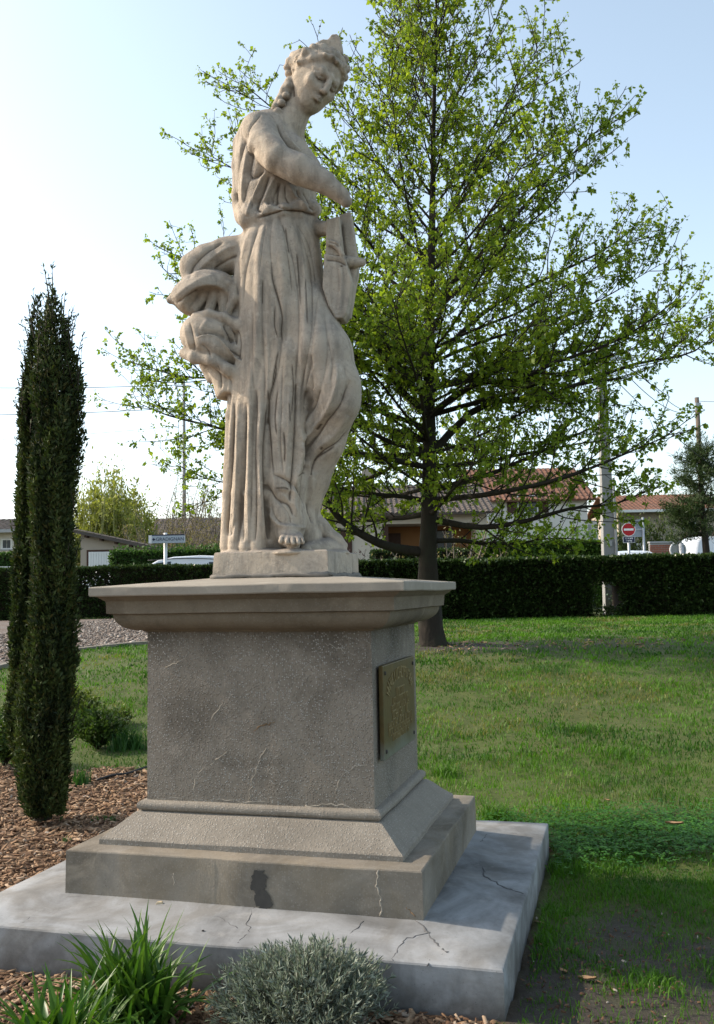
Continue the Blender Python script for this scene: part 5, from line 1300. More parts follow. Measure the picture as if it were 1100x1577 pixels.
# compact van behind the left hedge
Y = 29.0; xf, xb_ = hx(222, Y), hx(333, Y)
ctr = (xb_ - 1.55 + 0.02, Y + .85, GS)
kang = [(-2.0, .35), (-2.02, .75), (-1.92, .98), (-1.15, 1.10), (-.62, 1.52), (-.30, 1.70), (.2, 1.80), (1.0, 1.83), (1.62, 1.80), (1.74, 1.70), (1.88, 1.0), (1.90, .45), (1.82, .33)]
v, body, w_at = vehicle('parked_van', ctr, 0, kang, .84, [[(-.92, 1.12), (-.52, 1.52), (-.30, 1.62), (.12, 1.66), (.12, 1.12)], [(1.30, 1.15), (1.30, 1.62), (1.58, 1.62), (1.70, 1.15)]], 'white compact van parked behind the left hedge beside the direction sign', 'van', wheels=(-1.32, 1.22))
for s_ in (-1, 1): MB().tube([(-.6 + k * .22, s_ * (w_at(1.72) + .004), 1.70 + .05 * math.sin(k / 10 * math.pi)) for k in range(11)], .012, 6).build('roof_rail', M_PLAS, v, smooth=True)
MB().box((1.765, -.62, 1.15), (1.80, .62, 1.62)).build('rear_window', M_CARGL, v)
# car roof at the left edge
Y = 30.5; ctr = (hx(-30, Y), Y + .8, GS)
sal = [(-2.0, .35), (-2.02, .62), (-1.85, .82), (-.95, .95), (-.35, 1.38), (.1, 1.46), (.9, 1.45), (1.35, 1.32), (1.85, .98), (1.98, .6), (1.95, .35)]
vehicle('parked_car', ctr, 0, [(x, z * 1.13) for x, z in sal], .86, [[(-.75, 1.12), (-.3, 1.50), (.25, 1.56), (.25, 1.12)], [(.33, 1.12), (.33, 1.56), (.9, 1.54), (1.3, 1.40), (1.45, 1.16)]], 'silver car mostly hidden behind the hedge at the left edge', 'car', car_paint('silver_car_paint', (0.42, 0.46, 0.50)), wheels=(-1.25, 1.25))
# white delivery van at the right edge
Y = 31.0; xl = hx(1058, Y)
zt = zat(826, 1078, Y) - GS; zb_ = 0.35
van = [(-2.3, .35), (-2.34, .9), (-2.2, 1.15), (-1.95, zt * .93), (-1.8, zt), (1.8, zt), (2.25, zt * .70), (2.55, zt * .55), (3.1, zt * .46), (3.2, .9), (3.15, .35)]
v, body, w_at = vehicle('delivery_van', (xl + 2.36, Y + 1, GS), 0, van, .98, [[(-1.35, zt * .60), (-1.32, zt * .74), (-1.25, zt * .80), (-1.06, zt * .80), (-1.04, zt * .60)], [(-.9, zt * .60), (-.9, zt * .80), (-.2, zt * .80), (-.2, zt * .60)], [(1.2, zt * .60), (1.2, zt * .86), (1.85, zt * .86), (2.15, zt * .60)]], 'white delivery van with dark side windows at the right edge behind the hedge', 'van', wheels=(-1.5, 2.1), rw=.34)
# white car roof near the sign
Y = 36.0; z_ = zat(847, 988, Y) - GS
small = [(-1.7, .35), (-1.72, .7), (-1.3, .95), (-.75, z_ * .80), (-.5, z_ * .97), (-.1, z_), (.6, z_), (1.3, z_ * .92), (1.7, 1.0), (1.75, .4)]
v, body, w_at = vehicle('small_white_car', (hx(988, Y), Y + 1.2, GS), math.pi / 2, small, .52 + .26, [[(-.7, 1.05), (-.5, z_ * .88), (.1, z_ * .90), (.1, 1.05)], [(.2, 1.05), (.2, z_ * .90), (1.1, z_ * .86), (1.3, 1.05)]], 'white car seen end-on below the no entry sign', 'car', wheels=(-1.1, 1.1))
MB().box((-1.30, -.55, 1.0), (-.97, .55, z_ * .84), Matrix.Identity(4)).build('windscreen', M_CARGL, v)
# white garden gate pieces behind
Y = 44.0; g = thing('white_gate', (hx(986, Y), Y, GS), 'white panelled gate and pillar behind the small white car', 'gate'); f_ = Y / FPX; zt = zat(832, 986, Y) - GS
for k in range(4): MB().box((-4 * f_ + k * .005, 0, zt * (k / 4)), (6 * f_, .05, zt * ((k + .8) / 4))).build('panel', M_WTRIM, g)
MB().box((7 * f_, -.1, 0), (24 * f_, .3, zat(828, 1000, Y) - GS)).build('pillar', M_BEIGE, g); MB().box((14 * f_, -.14, zt * .55), (20 * f_, -.105, zt * .78)).build('letter_box', M_WTRIM, g)
# ------------------------------------------------------------------ trees
def tube_np(pts, rads, n):
    """ring tube as arrays"""
    pts = np.asarray(pts, float); m = len(pts)
    t = np.gradient(pts, axis=0); t /= np.linalg.norm(t, axis=1, keepdims=True) + 1e-9
    ref = np.array([0.31, 0.77, 0.55]); a = np.cross(t, ref); a /= np.linalg.norm(a, axis=1, keepdims=True) + 1e-9; b = np.cross(t, a)
    ang = 2 * np.pi * np.arange(n) / n
    V = pts[:, None] + np.asarray(rads)[:, None, None] * (a[:, None] * np.cos(ang)[None, :, None] + b[:, None] * np.sin(ang)[None, :, None])
    i = np.arange(m - 1)[:, None] * n; k = np.arange(n)[None]
    F = np.stack([i + k, i + (k + 1) % n, i + n + (k + 1) % n, i + n + k], -1).reshape(-1, 4)
    return V.reshape(-1, 3), F
class Wood:
    def __init__(s): s.V = []; s.F = []; s.n = 0
    def add(s, pts, rads, n):
        V, F = tube_np(pts, rads, n); s.V.append(V); s.F.append(F + s.n); s.n += len(V)
    def build(s, name, mat, parent, off):
        return obj_mesh(name, mesh_np(name, np.concatenate(s.V) - off, [np.concatenate(s.F)], [mat], smooth=True), parent)
def curve(p, d, L, n, r, up=0.0, wob=0.06):
    """gently wandering shoot"""
    pts = [np.array(p, float)]; d = d / np.linalg.norm(d)
    for k in range(n):
        d = d + np.array([0, 0, up / n]) + r.normal(0, wob, 3); d /= np.linalg.norm(d); pts.append(pts[-1] + d * L / n)
    return np.array(pts)
def bark(name, a, b, sc=1.0):
    t = NT(name); n = t.noise(14 * sc, 6, 0.7, co=t.scale((1, 1, 0.22))); g = t.noise(4 * sc, 4)
    c = t.mix(n, a, b); c = t.mix(t.ramp(g, [(0.45, 0), (0.7, 0.5)]), c, (0.028, 0.032, 0.018)); t.color(c).rough(0.95).bump(n, 0.02); return t.m
M_BARK = bark('sweetgum_bark', (0.008, 0.0065, 0.005), (0.040, 0.031, 0.023)); M_TWIGB = plain('twig_bark', (0.034, 0.027, 0.020), 0.9, 0.25, 20)

r = np.random.default_rng(17)
TY = 13.0; TB = at(667, 985, TY); TB[2] = float(gz(TY)) - 0.03
FT = TY / FPX
tree = thing('sweetgum_tree', TB, 'tall spreading tree coming into small fresh green leaf on the lawn behind the statue', 'tree')
trunk_px = [(667, 990), (662, 940), (659, 860), (661, 790), (662, 700), (661, 600), (662, 500), (664, 400), (667, 300), (668, 200), (670, 100), (672, 20), (672, -40)]
tr_r = [21, 18, 14.2, 12.6, 11, 9.2, 7.8, 6.2, 4.8, 3.6, 2.7, 1.8, 1]
tp_ = np.array([at(x, y, TY) + np.array([0, 0.05 * math.sin(i * 1.7), 0]) for i, (x, y) in enumerate(trunk_px)])
tp_[0, 2] = TB[2]
def interp_path(p, n):
    t = np.linspace(0, len(p) - 1, n); i = np.clip(t.astype(int), 0, len(p) - 2); f = t - i
    g = lambda k: p[np.clip(k, 0, len(p) - 1)]
    f = f[:, None]; p0, p1, p2, p3 = g(i - 1), g(i), g(i + 1), g(i + 2)
    return 0.5 * (2 * p1 + (p2 - p0) * f + (2 * p0 - 5 * p1 + 4 * p2 - p3) * f * f + (3 * p1 - p0 - 3 * p2 + p3) * f ** 3)
TP = interp_path(tp_, 61); TR = np.interp(np.linspace(0, 12, 61), np.arange(13), tr_r) * FT
w = Wood(); V, F = tube_np(TP, TR, 16)
for ring in range(10):   # root flare and uneven girth
    for k in range(16): V[ring * 16 + k, :2] += (V[ring * 16 + k, :2] - TP[ring, :2]) * (0.42 * math.exp(-ring / 0.9) * max(0, math.sin(k * 2.36 + 1)) + 0.06 * math.sin(k * 3.1 + ring))
obj_mesh('trunk', mesh_np('trunk', V - TB, [F], [M_BARK], smooth=True), tree)
tufts = []          # (point, direction, size)
balls = []
def limb(start, az, elev0, L, r0, up, nsub, seed, pts=None, dens=1.0):
    rr_ = np.random.default_rng(seed); w = Wood()
    if pts is None:
        d = np.array([math.cos(az) * math.cos(elev0), math.sin(az) * math.cos(elev0), math.sin(elev0)])
        pts = curve(start, d, L, 14, rr_, up, 0.055)
    n = len(pts); L = np.linalg.norm(np.diff(pts, axis=0), axis=1).sum()
    rad = r0 * (1 - np.linspace(0, 1, n) ** 0.9 * 0.9); w.add(pts, rad, 7)
    for k in range(nsub):
        t = 0.16 + 0.84 * ((k + rr_.random()) / nsub); i = min(int(t * (n - 1)), n - 2); p = pts[i] + (pts[i + 1] - pts[i]) * (t * (n - 1) - i)
        ax = pts[i + 1] - pts[i]; ax /= np.linalg.norm(ax)
        side = rr_.normal(size=3); side -= ax * (side @ ax); side[2] *= 0.55; side[2] += 0.10; side /= np.linalg.norm(side) + 1e-9
        sl = L * rr_.uniform(0.16, 0.36) * (1.15 - 0.75 * t) + 0.12
        sp = curve(p, ax * 0.75 + side * 0.85, sl, 6, rr_, 0.35 + up * .4, 0.10); w.add(sp, np.linspace(max(r0 * .30 * (1 - t * .6), .006), .004, 7), 4)
        nt = max(2, int(sl / 0.12 * dens))
        for q in range(nt):
            u = 0.15 + 0.85 * (q + rr_.random()) / nt; j = min(int(u * 6), 5); pp = sp[j] + (sp[j + 1] - sp[j]) * (u * 6 - j)
            dd = sp[j + 1] - sp[j]; dd /= np.linalg.norm(dd); s2 = rr_.normal(size=3) * 0.8 + np.array([0, 0, 0.25])
            tl = rr_.uniform(0.08, 0.26); tw = curve(pp, dd * .7 + s2, tl, 3, rr_, 0.35, 0.12); w.add(tw, [.0045, .0038, .003, .0022], 3)
            for z in (1, 2, 3):
                if rr_.random() < (0.55 if z < 3 else 1.0): tufts.append((tw[z], tw[z] - tw[z - 1] , rr_.uniform(.7, 1.2)))
            if rr_.random() < 0.09: balls.append(tw[2] + rr_.normal(0, .02, 3) - np.array([0, 0, .04]))
    w.build('branch', M_TWIGB if r0 < .02 else M_BARK, tree, TB)
def T_at(py):                     # point and radius of the trunk at a measured height
    zz = at(664, py, TY)[2]; i = np.searchsorted(TP[:, 2], zz); i = min(max(i, 1), 60); return TP[i], TR[i]
# limbs that the photograph shows one by one
def px_limb(pts, r0, nsub, seed, dens=1.0):
    P_ = interp_path(np.array([at(x, y, TY + dy) for x, y, dy in pts]), 16); limb(None, 0, 0, 0, r0, 0.3, int(nsub * 1.3), seed, P_, dens * 1.05)
px_limb([(652, 850, 0), (596, 841, -.2), (544, 815, -.5), (514, 788, -.7), (497, 755, -.9), (488, 715, -1.0), (480, 670, -1.2)], .075, 20, 101)
px_limb([(668, 800, 0), (740, 812, -.4), (810, 802, -.6), (880, 783, -.7), (950, 775, -.7), (1005, 752, -.6)], .05, 20, 102)
px_limb([(664, 700, 0), (740, 625, .3), (830, 612, .5), (900, 588, .7), (980, 560, .8), (1060, 545, .9), (1096, 520, 1)], .06, 26, 103)
px_limb([(662, 640, 0), (730, 592, -.5), (800, 585, -.9), (850, 560, -1.2), (960, 520, -1.4), (1050, 455, -1.5)], .055, 24, 104)
px_limb([(660, 640, 0), (610, 590, -.2), (590, 535, -.4), (560, 470, -.6), (535, 400, -.8)], .05, 18, 105)
px_limb([(660, 680, 0), (560, 650, .4), (460, 620, .6), (360, 585, .8), (280, 580, .9), (215, 560, 1)], .05, 26, 106)
px_limb([(660, 720, 0), (560, 700, -.6), (440, 690, -.3), (340, 660, .3), (260, 640, .5), (212, 620, .6)], .045, 24, 107)
px_limb([(664, 560, 0), (560, 520, .5), (440, 480, .8), (340, 420, 1), (280, 395, 1.1)], .04, 20, 108)
px_limb([(664, 480, 0), (560, 400, .5), (440, 310, .8), (360, 260, .9), (315, 235, 1)], .035, 18, 109)
px_limb([(666, 420, 0), (590, 330, .4), (480, 220, .7), (400, 150, .9), (368, 125, 1)], .032, 17, 110)
px_limb([(662, 560, 0), (760, 470, .4), (860, 420, .6), (930, 385, .7), (986, 345, .8)], .042, 20, 111)
px_limb([(666, 470, 0), (760, 370, -.4), (850, 270, -.5), (905, 215, -.5), (945, 180, -.5)], .035, 17, 112)
px_limb([(666, 380, 0), (720, 270, .3), (780, 160, .4), (812, 100, .5), (838, 58, .5)], .03, 15, 113)
px_limb([(664, 770, 0), (760, 760, -1), (870, 735, -1.4), (960, 700, -1.5), (1035, 668, -1.5)], .045, 22, 114)
px_limb([(664, 600, 0), (780, 560, 1), (920, 530, 1.5), (1020, 500, 1.6), (1085, 490, 1.7)], .045, 22, 115)
px_limb([(663, 750, 0), (600, 765, .9), (540, 760, 1.2), (520, 735, 1.3)], .035, 13, 116)
px_limb([(662, 680, 0), (560, 740, .9), (430, 750, 1.2), (330, 740, 1.3), (270, 715, 1.3)], .035, 18, 117)
n_l = 62
for k in range(n_l):
    t = (k + .5) / n_l; py = 835 - 850 * t + r.normal(0, 8); p, tr_ = T_at(py); az = k * 2.39996 + r.normal(0, .25)
    reach = np.interp(t, [0, .08, .18, .32, .46, .60, .74, .88, 1], [250, 330, 390, 380, 300, 205, 125, 70, 34]) * FT * r.uniform(.78, 1.05)
    el = np.interp(t, [0, .1, .3, .5, .7, .9, 1], [-2, 6, 20, 38, 54, 66, 74]); up = np.interp(t, [0, .3, 1], [.18, .3, .2])
    L = reach / math.cos(math.radians(min(el + 4, 76)))
    limb(p, az, math.radians(el), L, max(.008, min(tr_ * .42, .045) * r.uniform(.8, 1.1)), up, int((9 + 13 * min(1, L / 3.2)) * (1.3 if t < .5 else 1.0)), 200 + k, dens=1.12 if t < .45 else (.9 if t < .65 else .68))
for k in range(12):           # the lower storey
    t = r.uniform(.04, .36); p, tr_ = T_at(835 - 850 * t); L = r.uniform(260, 400) * FT; limb(p, -1.57 + r.uniform(-1.9, 1.9), math.radians(r.uniform(2, 24)), L, .024, .22, 22, 700 + k, dens=1.2)
for k in range(46):           # short inner shoots
    t = r.random() * .9; py = 800 - 800 * t; p, tr_ = T_at(py); limb(p, r.random() * 6.28, math.radians(r.uniform(5, 60)), r.uniform(.5, 1.3), .008, .3, 7, 400 + k)
# the leaves: little star-shaped bunches at every shoot
tp = np.array([a for a, b, c in tufts]); td = np.array([b for a, b, c in tufts]); ts = np.array([c for a, b, c in tufts])
nl = 6; P_ = np.repeat(tp, nl, 0) + r.normal(0, .014, (len(tp) * nl, 3)); N_ = np.repeat(td / np.linalg.norm(td, axis=1, keepdims=True), nl, 0) * .5 + r.normal(0, .75, (len(tp) * nl, 3)); N_[:, 2] -= .1
sz = np.repeat(ts, nl) * r.choice([.6, .85, 1.0, 1.0, 1.25], len(P_)) * r.uniform(.034, .068, len(P_))
V, F = leaf_quads(P_, N_, sz, .78, r, .25)
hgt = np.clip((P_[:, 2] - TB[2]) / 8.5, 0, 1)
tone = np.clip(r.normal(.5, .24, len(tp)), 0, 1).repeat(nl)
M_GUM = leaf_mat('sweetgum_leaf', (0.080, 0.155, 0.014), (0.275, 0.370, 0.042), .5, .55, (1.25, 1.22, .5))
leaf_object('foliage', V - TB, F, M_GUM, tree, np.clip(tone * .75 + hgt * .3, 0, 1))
print('tree leaves', len(P_))
nb = len(balls); bv = []; bf = []
ico = np.array([(0, 0, 1), (.94, 0, .2), (.2, .9, .1), (-.8, .4, .1), (-.7, -.6, 0), (.3, -.9, .1), (0, 0, -1)])
ic = [(0, 1, 2), (0, 2, 3), (0, 3, 4), (0, 4, 5), (0, 5, 1), (6, 2, 1), (6, 3, 2), (6, 4, 3), (6, 5, 4), (6, 1, 5)]
for k, b in enumerate(balls): bv.append(b + ico * .017 * r.uniform(.7, 1.2)); bf += [tuple(i + 7 * k for i in t_) for t_ in ic]
o = obj_mesh('seed_balls', mesh_np('seed_balls', np.concatenate(bv) - TB, [np.array(bf)], [plain('dry_seed_ball', (0.035, 0.024, 0.016), .9)]), tree); o['kind'] = 'stuff'

# ------------------------------------------------------------------ Italian cypress with two leaders
CY = 5.45; CBp = at(66, 1250, CY); CB = np.array([CBp[0], CY, float(gsurf(CBp[0], CY))]); FC_ = CY / FPX
cyp = thing('italian_cypress', CB, 'narrow dark columnar cypress with two leaders rising from the bark bed', 'cypress tree')
M_CYP = leaf_mat('cypress_scale_leaf', (0.010, 0.022, 0.006), (0.072, 0.105, 0.024), .7, .15, hue=(0.075, 0.068, 0.02))
def column(outline, n, seed, dY, spray=1.0):
    """outline rows: photograph y, left x, right x"""
    r_ = np.random.default_rng(seed); A = np.array(outline, float)
    ys = A[:, 0]; wgt = ((A[:, 2] - A[:, 1]) + 4) * np.interp(ys - ys[0], [0, 70, 210], [.10, .22, 1]); cum = np.concatenate([[0], np.cumsum((wgt[1:] + wgt[:-1]) / 2 * np.diff(ys))]); yy = np.interp(r_.random(n) * cum[-1], cum, ys)
    xl = np.interp(yy, ys, A[:, 1]); xr = np.interp(yy, ys, A[:, 2]); hw = (xr - xl) / 2 * FC_; cx = (xl + xr) / 2
    C_ = np.array([at(a, b, CY + dY) for a, b in zip(cx, yy)])
    phi = r_.random(n) * 2 * np.pi; lump = 0.28 + 1.02 * fbm(phi * 1.9 + 7, C_[:, 2] * 3.0 + phi * .8, 1.0, seed) + .22 * (fbm(phi * 5, C_[:, 2] * 14, 1.0, seed + 3) - .5); rad = hw * np.sqrt(r_.uniform(.22, 1.0, n)) * lump * 1.06
    P_ = C_ + np.stack([np.cos(phi) * rad, np.sin(phi) * rad, np.zeros(n)], 1)
    N_ = np.stack([np.cos(phi) * .36, np.sin(phi) * .36, np.full(n, .9)], 1) + r_.normal(0, .55, (n, 3))
    sz = r_.uniform(.016, .046, n) * spray
    tone = np.clip(r_.normal(.36, .2, n) + (rad / (hw + 1e-6) - .8) * .6 + (fbm(phi * 2.3 + 3, C_[:, 2] * 5.0, 1.0, seed + 9) - .5) * 1.2, 0, 1)  # lit look of clumps put into leaf tone: lighter outwards, darker inside
    return P_, N_, sz, tone, r_
oa = [(440, 78, 82), (465, 72, 90), (495, 64, 102), (530, 56, 112), (570, 50, 122), (620, 46, 128), (670, 44, 130), (720, 44, 124), (780, 46, 121), (850, 46, 117), (920, 42, 116), (1000, 42, 114), (1060, 36, 116), (1120, 32, 112), (1180, 28, 110), (1225, 32, 106), (1256, 42, 98)]
ob = [(458, 58, 62), (482, 50, 64), (520, 45, 68), (570, 35, 68), (630, 26, 68), (700, 26, 70), (760, 25, 68), (820, 22, 66), (880, 16, 64), (930, 18, 62), (985, 12, 60), (1040, 16, 58), (1100, 8, 54), (1150, 14, 50), (1185, 26, 46)]
VV = []; FF = []; TT = []; nn = 0
for outl, n, seed, dY in ((oa, 78000, 31, 0), (ob, 36000, 32, .22)):
    P_, N_, sz, tone, r_ = column(outl, n, seed, dY)
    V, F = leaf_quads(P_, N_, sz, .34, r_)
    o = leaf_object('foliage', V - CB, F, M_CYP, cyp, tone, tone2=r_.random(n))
    # thin pointed tips that break the outline
    r2 = np.random.default_rng(seed + 5); A = np.array(outl, float); w = Wood()
    q = []
    for k in range(130 if seed == 31 else 70):
        yy = r2.uniform(A[0, 0] + 44, A[0, 0] + 190) if k % 2 else r2.uniform(A[0, 0], A[-4, 0]); xl, xr = np.interp(yy, A[:, 0], A[:, 1]), np.interp(yy, A[:, 0], A[:, 2])
        p = at(xl + (xr - xl) * r2.random(), yy + 6, CY + dY + r2.uniform(-.1, .1)); c_ = curve(p, np.array([r2.normal(0, .16), r2.normal(0, .16), 1]), r2.uniform(.09, .24), 4, r2, .2, .08)
        w.add(c_, [.004, .004, .003, .002, .001], 3)
        for z in range(14): u = r2.random() * 3.99; j = int(u); q.append((c_[j] + (c_[j + 1] - c_[j]) * (u - j), (c_[j + 1] - c_[j]) * 18 + r2.normal(0, .5, 3)))
    w.build('twig_tips', M_TWIG, cyp, CB)['kind'] = 'stuff'
    qp = np.array([a for a, b in q]); qn = np.array([b for a, b in q]); V, F = leaf_quads(qp, qn, r2.uniform(.018, .04, len(qp)), .3, r2)
    leaf_object('tip_leaves', V - CB, F, M_CYP, cyp, r2.uniform(.2, .9, len(qp)), tone2=r2.random(len(qp)) * .7)
w = Wood(); w.add(np.array([at(66, 1262, CY), at(68, 1100, CY), at(78, 800, CY), at(80, 470, CY)]), [.05, .045, .03, .006], 10); w.add(np.array([at(50, 1225, CY + .08), at(34, 1100, CY + .2), at(42, 800, CY + .22), at(50, 480, CY + .22)]), [.03, .03, .02, .005], 8)
w.build('trunk', M_BARK, cyp, CB)

# ------------------------------------------------------------------ background trees
def broom(name, px, py_top, Y, halfw, label, cat, nst, mat, leaf, nleaf, seed, spread=.35, wood=None, base_z=GS, r0=.035, depth=1.0, group=None, bw=.35):
    r_ = np.random.default_rng(seed); B = np.array([hx(px, Y), Y, base_z]); H = at(px, py_top, Y)[2] - base_z; W = halfw * Y / FPX
    root = thing(name, B, label, cat, group); w = Wood(); q = []
    for k in range(nst):
        u = r_.uniform(-1, 1); v = r_.uniform(-1, 1) * depth
        h_ = H * (1 - .45 * abs(u) ** 1.6) * r_.uniform(.62, 1.03); b = np.array([u * W * bw, v * W * bw, 0]); d = np.array([u * spread, v * spread * .6, 1.0]); d /= np.linalg.norm(d)
        c_ = curve(b, d, h_ / d[2], 9, r_, .10, .05); w.add(c_, np.linspace(r0, .006, 10) * r_.uniform(.6, 1.1), 4)
        for m in range(7):
            t = r_.uniform(.25, .97); i = min(int(t * 9), 8); s_ = r_.normal(0, .5, 3); s_[2] = abs(s_[2]) + .5
            tw = curve(c_[i], s_, r_.uniform(.25, .9) * H / 7, 4, r_, .25, .09); w.add(tw, [.012, .009, .007, .005, .003], 3); q.append(tw)
        q.append(c_[3:])
    w.build('stems', wood or M_TWIGB, root, np.zeros(3))
    if nleaf:
        idx = r_.integers(0, len(q), nleaf); P_ = np.array([q[i][r_.integers(0, len(q[i]))] for i in idx]) + r_.normal(0, .09, (nleaf, 3)); N_ = r_.normal(0, .5, (nleaf, 3)); N_[:, 2] += .7
        V, F = leaf_quads(P_, N_, leaf * r_.uniform(.6, 1.3, nleaf), .42, r_); leaf_object('foliage', V, F, mat, root, np.clip(r_.normal(.5, .25, nleaf), 0, 1))
    return root
M_WILLOW = leaf_mat('willow_leaf', (0.17, 0.19, 0.04), (0.34, 0.35, 0.09), .6, .4); M_BUD = leaf_mat('budding_leaf', (0.13, 0.105, 0.06), (0.24, 0.20, 0.10), .7, .3)
M_BUSH = leaf_mat('bush_leaf', (0.030, 0.055, 0.012), (0.115, 0.145, 0.035), .55, .3); M_PLUM = leaf_mat('purple_leaf', (0.035, 0.012, 0.016), (0.10, 0.035, 0.04), .55, .25)
M_GREYW = plain('grey_branch', (0.15, 0.13, 0.115), .9, .2, 10); M_YELW = plain('yellow_branch', (0.24, 0.25, 0.10), .9, .2, 10)
broom('willow_clump', 165, 700, 44, 50, 'pale yellow-green willow clump rising above the garage roof', 'willow tree', 190, M_WILLOW, .22, 15000, 51, .10, M_YELW, r0=.07, bw=.8)
broom('willow_clump', 208, 722, 46, 18, 'small light green willow shoots to the right of the big willow clump', 'willow tree', 40, M_WILLOW, .22, 6000, 52, .12, M_YELW, r0=.05, bw=.7)
broom('bare_tree', 262, 712, 50, 44, 'bare brown tree with fine twigs left of the statue', 'tree', 80, M_BUD, .12, 6000, 53, .75, M_GREYW, r0=.07)
broom('bare_tree', 318, 728, 52, 36, 'budding grey tree partly hidden by the statue drapery', 'tree', 70, M_BUD, .12, 6500, 54, .7, M_GREYW, r0=.065)
broom('bare_shrub', 250, 790, 40, 34, 'low tangled brown shrub behind the direction sign', 'shrub', 70, M_BUD, .11, 6000, 55, 1.1, M_GREYW, r0=.035)
broom('bare_tree', 5, 768, 60, 30, 'hazy bare tree at the left edge behind the cypress', 'tree', 22, M_BUD, .12, 900, 56, .7, M_GREYW, r0=.05)
broom('olive_bush', 310, 795, 38, 30, 'olive green leafy bush left of the stone block', 'shrub', 26, M_BUSH, .13, 5200, 57, .9, r0=.03)
broom('green_bush', 1000, 776, 44, 30, 'rounded mid-green bush beside the no entry sign', 'shrub', 34, M_BUSH, .15, 9000, 58, .7, r0=.03)
broom('purple_shrub', 1072, 792, 46, 15, 'purple-leaved shrub in front of the grey house window', 'shrub', 16, M_PLUM, .13, 2600, 59, .6, r0=.025)
broom('crooked_tree', 694, 792, 26.5, 46, 'small crooked pollarded tree in front of the cream house porch', 'tree', 14, M_BUD, .10, 500, 60, 1.6, M_GREYW, r0=.06)
broom('small_shrub', 738, 820, 27.5, 14, 'small dark twiggy shrub under the limbs of the big tree', 'shrub', 14, M_BUSH, .08, 900, 61, .9, r0=.02)
broom('garden_shrub', 545, 838, 30, 16, 'dark shrub by the cream house wall', 'shrub', 14, M_PLUM, .09, 900, 62, .8, r0=.02)
broom('yellow_bush', 950, 770, 47, 26, 'yellow-green bush between the concrete pole and the sign', 'shrub', 22, M_WILLOW, .15, 4000, 63, .7, r0=.03)
# pine at the right edge
r = np.random.default_rng(71); Y = 27.0; B = np.array([hx(1088, Y), Y, GS]); FP_ = Y / FPX
pine = thing('pine_tree', B, 'dark green pine cut by the right edge of the view above the white van', 'pine tree'); w = Wood(); w.add(np.array([(0, 0, -.05), (.02, 0, 1.6), (-.05, 0, 3.2), (0, 0, 4.4)]), [.12, .10, .07, .02], 10); w.build('trunk', M_BARK, pine, np.zeros(3))
M_PINE = leaf_mat('pine_needle', (0.018, 0.040, 0.012), (0.060, 0.095, 0.025), .6, .2); q = []; w = Wood()
for k in range(64):
    z = r.uniform(1.9, 4.5); a = r.random() * 6.28; L_ = (1.35 - abs(z - 2.9) * .42) * r.uniform(.6, 1.05)
    c_ = curve((0, 0, z), np.array([math.cos(a), math.sin(a), .15]), max(L_, .3), 7, r, .35, .10); w.add(c_, np.linspace(.03, .006, 8), 4)
    for m in range(60): u = r.uniform(2, 6.99); j = int(u); q.append((c_[j] + (c_[min(j + 1, 7)] - c_[j]) * (u - j) + r.normal(0, .09, 3), r.normal(0, .6, 3) + np.array([math.cos(a) * .4, math.sin(a) * .4, .6])))
w.build('branches', M_BARK, pine, np.zeros(3)); qp = np.array([a for a, b in q]); qn = np.array([b for a, b in q])
rep = 4; qp = np.repeat(qp, rep, 0) + r.normal(0, .03, (len(qp) * rep, 3)); qn = np.repeat(qn, rep, 0) + r.normal(0, .35, (len(qp), 3))
V, F = leaf_quads(qp, qn, r.uniform(.08, .16, len(qp)), .16, r); leaf_object('needles', V, F, M_PINE, pine, np.clip(r.normal(.45, .25, len(qp)), 0, 1))
# ------------------------------------------------------------------ grass, clover, bark chips
def in_mon(x, y, m=0.0):
    a, b = to_mon(x, y); return (np.abs(a) < 0.99 + m) & (np.abs(b) < 0.912 + m)
M_GRASS = leaf_mat('grass_blade', (0.022, 0.078, 0.007), (0.100, 0.235, 0.014), .55, .38, (1.2, 1.25, .4), hue=(0.20, 0.175, 0.07))
def blades(x, y, h, wdt, lean, r_, base=None):
    n = len(x); z = gsurf(x, y) - .004 if base is None else base
    a = r_.random(n) * 6.283; ca, sa = np.cos(a), np.sin(a); l = lean * r_.uniform(.2, 1.3, n) * h
    b = r_.random(n) * 6.283; sx, sy = np.cos(b) * wdt, np.sin(b) * wdt
    o = np.zeros(n)
    p0 = np.stack([x - sx, y - sy, z], 1); p1 = np.stack([x + sx, y + sy, z], 1)
    m = np.stack([x + ca * l * .35, y + sa * l * .35, z + h * .6], 1); s_ = np.stack([sx, sy, o], 1) * .75
    t = np.stack([x + ca * l, y + sa * l, z + h * (1 - .25 * np.minimum(lean, 1))], 1)
    V = np.stack([p0, p1, m + s_, m - s_, t], 1).reshape(-1, 3); i = np.arange(n)[:, None] * 5
    return V, [i + np.array([[0, 1, 2, 3]]), i + np.array([[3, 2, 4]])]
